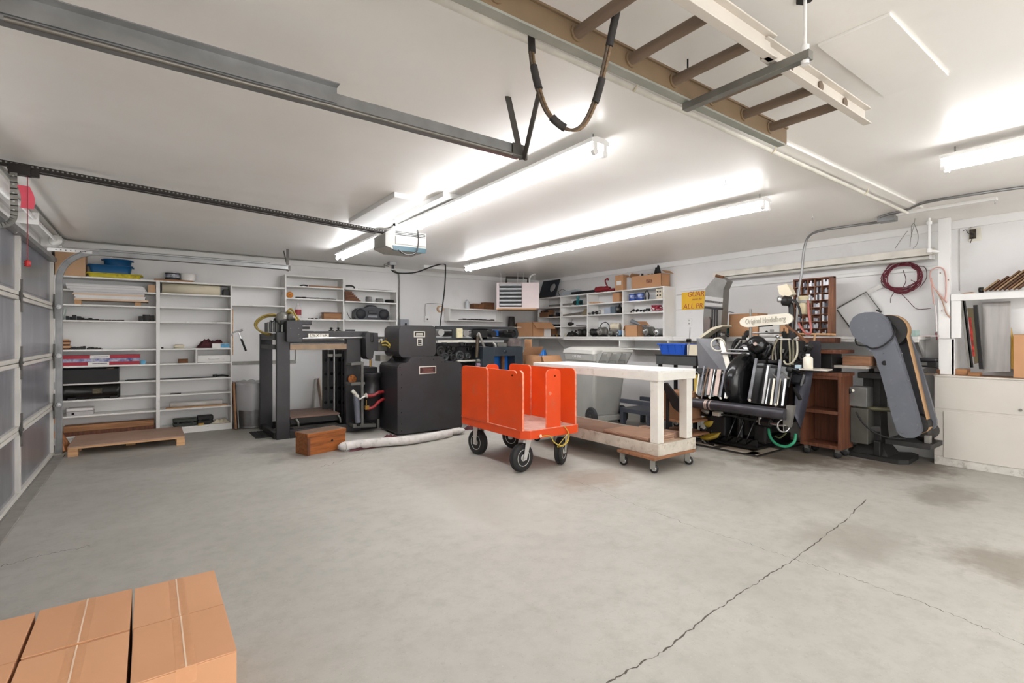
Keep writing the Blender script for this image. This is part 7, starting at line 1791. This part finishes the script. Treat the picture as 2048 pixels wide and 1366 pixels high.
q = at(1670,893,x=6.0); B().obox((q.x,q.y,.10), (.10,.14,.012), (.3,.25,0)).build('foot_pad', M('pad_brown', (120,104,98), .6), gr, .003)
B().box(6.08,6.16,cy(1762,6.1),cy(1748,6.1),.045,.20).build('spring_hook', dark, gr, .01)
block('wood_block', 'chunky brown wood block beside the grinder guard', 'block', wood('block_brown', (146,104,74), (96,62,42), 'y'), 5.98, 6.16, cy(1742,6.0), cy(1686,6.0), cz(1710,731,6.0), cz(1710,712,6.0), .006)
t = thing('side_bench', 'narrow cluttered plank bench between press and grinder', 'bench', (6.05, cy(1690,6.0), 0))
zb3 = cz(1710,731,6.0)-.001
B().box(5.95,6.25,cy(1736,6.0),cy(1665,6.0),zb3-.03,zb3).build('plank', M('bench_grey', (168,160,150), .7), t, .003)
for y, zl_ in ((cy(1732,6.0),0),(cy(1672,6.0)-.04,zc1+.036)): B().box(6.02,6.06,y,y+.04,zl_,zb3-.03) if zl_ else B().box(6.19,6.23,y,y+.04,zl_,zb3-.03).build('leg', dark, t)
for k in range(5):
    px = 1684+12*k; yy = cy(px,6.2)
    if yy: one('black_spool', ['leftmost','second','third','fourth','rightmost'][k]+' small dark spool on the bench behind the wood block', 'spool', B().lathe([(.02,0),(.034,.004),(.034,.012),(.018,.016),(.018,.05),(.034,.054),(.034,.062),(.02,.066)], (6.215,yy,zb3), n=16), [dark,brass,blackm,tin,dark][k])

# ================================================================ right: post, cabinets, wall stuff
XBn = 6.41
yb0 = cy(1868,XBn)
t = thing('base_cabinet', 'long white painted base cabinet at the right edge', 'cabinet', (6.54, .5, 0))
zc = .895
B().box(XBn,XW,-1.2,yb0,.09,zc-.012).build('carcass', benchw, t, .003)
B().box(XBn-.0,XW,-1.2,yb0,0,.09).build('curb', M('curb_white', (206,202,194), .8, 0, .08, 12, .3, 50, dirt=(120,110,98), dirt_amt=.25, dscale=14), t, .004)
B().box(XBn-.006,XBn,-1.2,yb0-.005,cz(1900,818,XBn),cz(1900,757,XBn)).build('upper_panel', benchw, t, .003)
B().box(XBn-.010,XBn-.0,-1.2,yb0-.075,cz(1890,915,XBn)+.0,cz(1890,822,XBn)).build('lower_panel', benchw, t, .003)
B().box(XBn-.004,XBn,yb0-.07,yb0-.006,cz(1875,900,XBn),cz(1875,822,XBn)).build('stile', benchw, t, .002)
B().box(XBn-.012,XW,-1.2,yb0+.006,zc-.012,zc+.003).build('top_edge', benchw, t, .003)
B().box(XBn+.002,XW-.002,-1.2,yb0,zc+.003,zc+.007).build('worktop', M('worktop_brown', (128,98,76), .7, 0, .15, 6, .05, 30), t)
B().cyl((XBn-.012,cy(2042,XBn),cz(2042,820,XBn)),(XBn-.02,cy(2042,XBn),cz(2042,820,XBn)),.012,n=12).build('latch', tin, t)
ZT = zc+.007
# tall post
yp = cy(1888,6.42)
t = thing('white_post', 'white square post standing on the cabinet corner up to the ceiling', 'post', (6.42, yp, ZT))
B().box(6.415,6.46,cy(1900,6.415),cy(1876,6.415),1.26,ZC-.001).build('shaft', white, t, .003); B().box(6.43,6.52,cy(1909,6.43),cy(1877,6.43),ZT,1.259).build('lower_post', white, t, .003)
for px, py in ((1881,546),(1884,622),(1897,560)): 
    p = at(px,py,x=6.414); B().cyl(p, p-Vector((.012,0,0)), .005, n=8).build('hook', rust, t)
t = thing('open_cupboard', 'open white cupboard frame with a deep top ledge at the right edge', 'cupboard', (6.54, .6, 1.2))
zu = cz(1960,588,XBn)
ycl = cy(1902,XBn)
B().box(XBn,XW,-1.2,ycl,zu-.03,zu+.012).build('top_ledge', white, t, .003)
B().box(XBn-.012,XBn,-1.2,ycl,zu-.055,zu+.005).build('front_rail', white, t, .003)
B().box(XBn,XBn+.02,cy(1922,XBn),ycl,cz(1910,676,XBn),zu-.03).build('face_frame', white, t, .003); B().box(XBn+.02,XW,ycl-.02,ycl,ZT,zu-.03).build('side_panel', white, t, .002)
# planks leaning on the ledge
for k in range(8):
    px = 1967+9.5*k; p0 = at(px,576,x=6.47); p0.z = zu+.012; L_ = [.16,.20,.26,.31,.36,.40,.42,.42][k]
    dv = Vector((.06,-.70,.72)).normalized()
    one('leaning_plank', ['shortest leftmost','second','third','fourth','fifth','sixth','seventh','eighth'][k]+' brown wooden slat leaning on the cupboard ledge', 'slat', B().beam(p0+Vector((0,0,.012))+dv*.01, p0+dv*L_, .085-.012*(k % 3), .013, up=(0,.7,.7)), [M('slat_a', (168,136,104), .7, 0, .25, 8), M('slat_b', (104,72,52), .7, 0, .25, 8), M('slat_c', (134,96,68), .7, 0, .25, 8)][k % 3], .002)
roll('small_spool', 'small dark spool at the foot of the leaning slats', dark, (6.46,cy(1958,6.46)-.0,zu+.012+.028), (6.46,cy(1958,6.46)-.03,zu+.012+.028), .028, brass, 'spool')
one('rag_paper', 'crumpled brown paper on the cupboard ledge', 'paper', B().prism([(6.45,cy(1952,6.45),zu+.0125),(6.45,cy(1918,6.45),zu+.0125),(6.45,cy(1930,6.45),zu+.024),(6.45,cy(1944,6.45),zu+.026)], (.12,0,0)), cardd, .003)
# inside the cupboard
t = thing('folded_easel', 'folded dark frame with a red printed strip leaning in the cupboard', 'frame', (6.5, cy(1935,6.5), ZT))
def lp(px, py, x): 
    return at(px, py, x=x)
for (a, c, w_, m_) in (((1924,600),(1940,735),.03,tin),((1928,602),(1944,735),.018,dark)): B().beam(lp(*a,6.44), lp(*c,6.44), w_, .02, up=(1,0,0)).build('rail', m_, t)
B().beam(lp(1951,610,6.5), lp(1963,738,6.5), .03, .03, up=(1,0,0)).build('rail', dark, t)
B().prism([lp(1934,616,6.49), lp(1949,616,6.49), lp(1960,725,6.49), lp(1949,728,6.49)], (.02,0,0)).build('panel', M('frame_olive', (110,98,70), .6), t)
B().prism([lp(1937,635,6.485), lp(1942,635,6.485), lp(1950,712,6.485), lp(1945,713,6.485)], (.004,0,0)).build('red_strip', M('strip_red', (190,60,50), .5, 0, .4, 30), t)
B().box(6.44,6.56,cy(1962,6.5),cy(1938,6.5),ZT,ZT+.03).build('foot', oaky, t, .003)
one('steel_sheet', 'brushed steel sheet leaning at the back of the cupboard', 'sheet', B().prism([lp(1965,605,6.60), lp(2021,602,6.60), lp(2021,743,6.55), lp(1965,745,6.55)], (.004,0,0)), M('brushed_sheet', (176,172,168), .32, .75, .12, 3, .02, 40, stretch=(1,8,.6)), 0)
one('yellow_level', 'yellow spirit level standing beside the steel sheet', 'level', B().prism([lp(2022,655,6.57), lp(2027,680,6.57), lp(2027,738,6.55), lp(2022,738,6.55)], (.02,0,0)), M('level_yellow', (206,164,50), .5), .002)
carton('tall_carton', 'tan carton standing on the worktop at the right edge', XBn+.03, XW-.03, cy(2100,6.45), cy(2027,6.45), ZT, ZT+.40, card, None, 'y')
block('wood_wedge', 'tan wood wedge on the worktop by the dark frame', 'wood block', oaky, 6.46, 6.6, cy(1936,6.5), cy(1912,6.5), ZT, ZT+.06, .006)
block('wood_stub', 'small brown wooden stub at the worktop corner beside the post', 'wood block', rust, 6.415, 6.45, cy(1880,6.43)+.0, cy(1873,6.43), ZT, ZT+.05, .004)
# printer under the ledge
t = thing('black_tray_unit', 'black plastic tray unit on the lower shelf beside the post', 'appliance', (6.5, cy(1850,6.4), .97))
B().box(6.38,6.62,cy(1874,6.38),cy(1824,6.38),.97,1.03).build('base', blackm, t, .008); B().box(6.37,6.62,cy(1872,6.38),cy(1826,6.38),1.032,1.06).build('lid', M('lid_charcoal', (56,54,58), .4), t, .008)
B().box(6.366,6.37,cy(1855,6.38),cy(1828,6.38),.99,1.02).build('panel', tin, t)
block('mint_box', 'pale mint box on the ledge behind the grinder', 'box', M('mint_box', (190,214,206), .6), 6.33, 6.45, cy(1832,6.33), cy(1816,6.33), 1.2825, 1.345, .003)
block('flat_papers', 'flat pink papers lying on the ledge beside the mint box', 'papers', M('paper_pink', (222,206,206), .7), 6.33, 6.55, cy(1874,6.33), cy(1836,6.33), 1.2825, 1.292, .001)
# coil of maroon wire on the right wall
cc = at(1803,556,x=6.60); b = B(); rnd = random.Random(8)
t = thing('wire_coil', 'large maroon wire coil hung on the right wall', 'wire coil', (6.6, cc.y, cc.z-.2))
for k in range(11):
    pts = []; ry = .155+rnd.uniform(-.025,.02); rz_ = .145+rnd.uniform(-.025,.025); oy, oz = rnd.uniform(-.015,.015), rnd.uniform(-.015,.015)
    for i in range(24):
        a = 2*math.pi*i/24; pts.append((6.605+rnd.uniform(-.02,.02), cc.y+oy+ry*math.cos(a)+rnd.uniform(-.004,.004), cc.z+oz+rz_*math.sin(a)+rnd.uniform(-.004,.004)))
    B().tube(pts, .0045, 6, True).build('loop', wirer, t)
for pts in ([(1797,532),(1812,527),(1832,532),(1850,535),(1853,555),(1840,575)],[(1780,545),(1770,555),(1762,562),(1770,575),(1790,580)],[(1800,585),(1815,600),(1832,617),(1850,618),(1862,616)],[(1790,582),(1782,595),(1781,606)],[(1806,540),(1812,560),(1806,575)],[(1822,560),(1835,566),(1848,566)],[(1775,566),(1768,572),(1785,582),(1800,586)]):
    B().tube(smooth([at(px,py,x=6.62) for px,py in pts]), .0035, 6).build('loose_end', M('wire_dark', (78,40,48), .5), t)
p = at(1800,530,x=6.62); B().cyl(p, (XW,p.y,p.z), .006, n=8).build('nail', steel, t)
# angle-iron bracket on wall
t = thing('angle_bracket', 'bent aluminium angle frame hung on the right wall', 'bracket', (6.63, cy(1700,6.62), 1.5))
for a, c in (((1674,617),(1732,584)),((1732,584),(1760,620)),((1674,619),(1700,655))):
    B().beam(at(*a,x=6.63), at(*c,x=6.63), .018, .02).build('arm', alu, t, .001)
    p, q_ = at(*a,x=6.618), at(*c,x=6.618); B().beam(p, q_, .006, .006).build('edge', dark, t)
p = at(1758,622,x=6.63); B().obox(p, (.02,.05,.02), (.5,0,0)).build('stub', dark, t); p = at(1770,569,x=6.64); q_ = at(1732,586,x=6.64); B().beam(p, q_, .008, .04).build('strip', M('strip_white', (220,218,214)), t)
# cables on the post
t = thing('hanging_leads', 'pink and grey leads looped over a hook on the white post', 'cable', (6.4, yp, 1.3))
for k, (pts, m_) in enumerate((([(1868,608),(1864,575),(1860,548),(1868,537),(1884,536),(1891,550),(1892,580),(1890,600)],M('lead_pink', (206,160,150), .5)),([(1870,610),(1873,640),(1873,662)],M('lead_white', (214,206,204), .5)),([(1862,555),(1868,575),(1880,590),(1894,605)],M('lead_pink', (206,160,150))),([(1872,580),(1884,600),(1892,625),(1901,636)],M('lead_tan', (176,140,120), .5)),([(1872,665),(1874,680)],wirer))):
    B().tube(smooth([at(px,py,x=6.395) for px,py in pts]), .006, 8).build('lead', m_, t)
# conduits on the ceiling near the post, box, vertical pipe, wires
t = thing('steel_conduit', 'steel conduit bending down from a ceiling box behind the press', 'conduit', (5.6, 2.3, 2.0))
jx = at(1775,440,z=ZC-.04)
pts = [at(1762,444,z=ZC-.02), at(1700,452,z=ZC-.02), at(1640,462,z=ZC-.02), at(1617,474,z=ZC-.05)]
base = pts[-1]; x_ = base.x
pts += [at(1608,500,x=x_), at(1604,540,x=x_), at(1597,590,x=x_), at(1592,660,x=x_)]
B().tube(smooth(pts,6), .013, 10).build('pipe', galv, t)
B().box(jx.x-.06,jx.x+.05,jx.y-.07,jx.y+.07,ZC-.06,ZC-.001).build('ceiling_box', galv, t, .004)
one('ceiling_conduit', 'steel conduit running along the ceiling from the box to the right edge', 'conduit', B().tube(smooth([at(1760,434,z=ZC-.03), at(1775,429,z=ZC-.02), at(1812,420,z=ZC-.018), at(1850,405,z=ZC-.018), at(1950,388,z=ZC-.018), at(2080,370,z=ZC-.018)],5), .012, 10), galv)
yq = cy(1858,6.3)
one('vertical_pipe', 'white vertical pipe dropping from the ceiling to the unlit light', 'pipe', B().tube([(6.30,yq,ZC),(6.30,yq,2.20),(6.30,yq,2.14),(6.38,yq-.05,2.13)], .014, 10).cyl((6.30,yq,2.40),(6.30,yq,2.43),.024,n=12).cyl((6.30,yq,2.12),(6.30,yq,2.16),.022,n=12), white)
t = thing('ceiling_wires', 'loose thin wires hanging from the ceiling above the unlit light', 'wire', (6.2, cy(1830,6.2), 2.2))
for pts in ([(1830,432),(1828,450),(1822,475),(1820,495)],[(1829,448),(1836,470),(1834,488),(1826,497)],[(1829,446),(1823,452),(1823,474)]): 
    q_ = [at(px,py,x=6.2) for px,py in pts]; q_[0].z = min(q_[0].z, ZC); B().tube(smooth(q_), .003, 6).build('wire', tin, t)
q_ = [at(1815,462,x=6.3),at(1800,482,x=6.3),at(1790,497,x=6.3)]; B().tube(q_, .003, 6).build('wire', tin, t)
# ceiling hooks
for k, (px, py) in enumerate(((908,367),(1451,368),(575,590) if False else (1625,436),(1990,405))):
    p = at(px, py, z=ZC-.03); one('ceiling_hook', ['small screw hook in the ceiling above the near strip light','small screw hook in the ceiling between the strip lights','small screw hook in the ceiling before the wall conduit','small screw hook on the batten at the right'][k], 'hook', B().tube([(p.x,p.y,ZC),(p.x,p.y,ZC-.02),(p.x+.012,p.y,ZC-.03),(p.x,p.y,ZC-.045),(p.x-.012,p.y,ZC-.035)], .003, 6), steel)
# open wall box with wires
t = thing('open_wall_box', 'open electrical box with bare wires high on the right wall', 'electrical box', (6.65, cy(1950,XW), cz(1950,480,XW)))
B().box(XW-.012,XW,cy(1963,XW),cy(1938,XW),cz(1950,482,XW),cz(1950,456,XW)).build('plate', M('plate_cream', (226,220,206), .5), t, .002); B().box(XW-.02,XW-.011,cy(1953,XW),cy(1940,XW),cz(1946,478,XW),cz(1946,459,XW)).build('opening', M('box_dark', (62,52,40), .6, 0, .5, 40), t)
B().tube(smooth([at(1946,470,x=6.64),at(1936,466,x=6.62),at(1932,460,x=6.62),at(1926,462,x=6.62)]), .003,6).build('wire', dark, t); B().tube(smooth([at(1946,474,x=6.64),at(1942,482,x=6.62),at(1941,486,x=6.62)]), .003,6).build('wire', blackm, t)
B().box(XW-.02,XW,cy(1949,XW),cy(1945,XW),cz(1947,456,XW),ZC-.086).build('riser', white, t)

# ================================================================ foreground cartons
x1_, wC = .214, .2635; ys_ = [1.69, 2.018, 2.345]; hC = .34
fg = M('carton_front', (214,160,120), .72, 0, .035, 2.5, .03, 70); fgd = M('carton_front_b', (209,155,115), .72, 0, .035, 2.5, .03, 70)
nm = {(0,0):'near right taped carton of the foreground group', (0,1):'far right taped carton of the foreground group', (1,0):'near middle taped carton of the foreground group', (1,1):'far middle taped carton of the foreground group', (2,0):'near left taped carton at the lower left corner', (2,1):'far left taped carton at the left picture edge', (3,0):'leftmost near taped carton just outside the corner', (3,1):'leftmost far taped carton just outside the corner'}
tpm = M('tape_clear', (210,155,114), .32, 0, .03, 30, dirt=(220,172,134), dirt_amt=.2, dscale=24)
for i in range(4):
    for j in range(2):
        j1, j2 = random.uniform(0,.004), random.uniform(0,.004)
        if i < 3: carton('carton', nm[(i,j)], x1_-wC*(i+1)+.006+j1, x1_-wC*i-.001, ys_[j]+.004+j2, ys_[j+1]-.004, 0, hC-.003*((i+j) % 2), fg if (i+j) % 2 else fgd, 'foreground cartons', 'y', tapem=tpm)
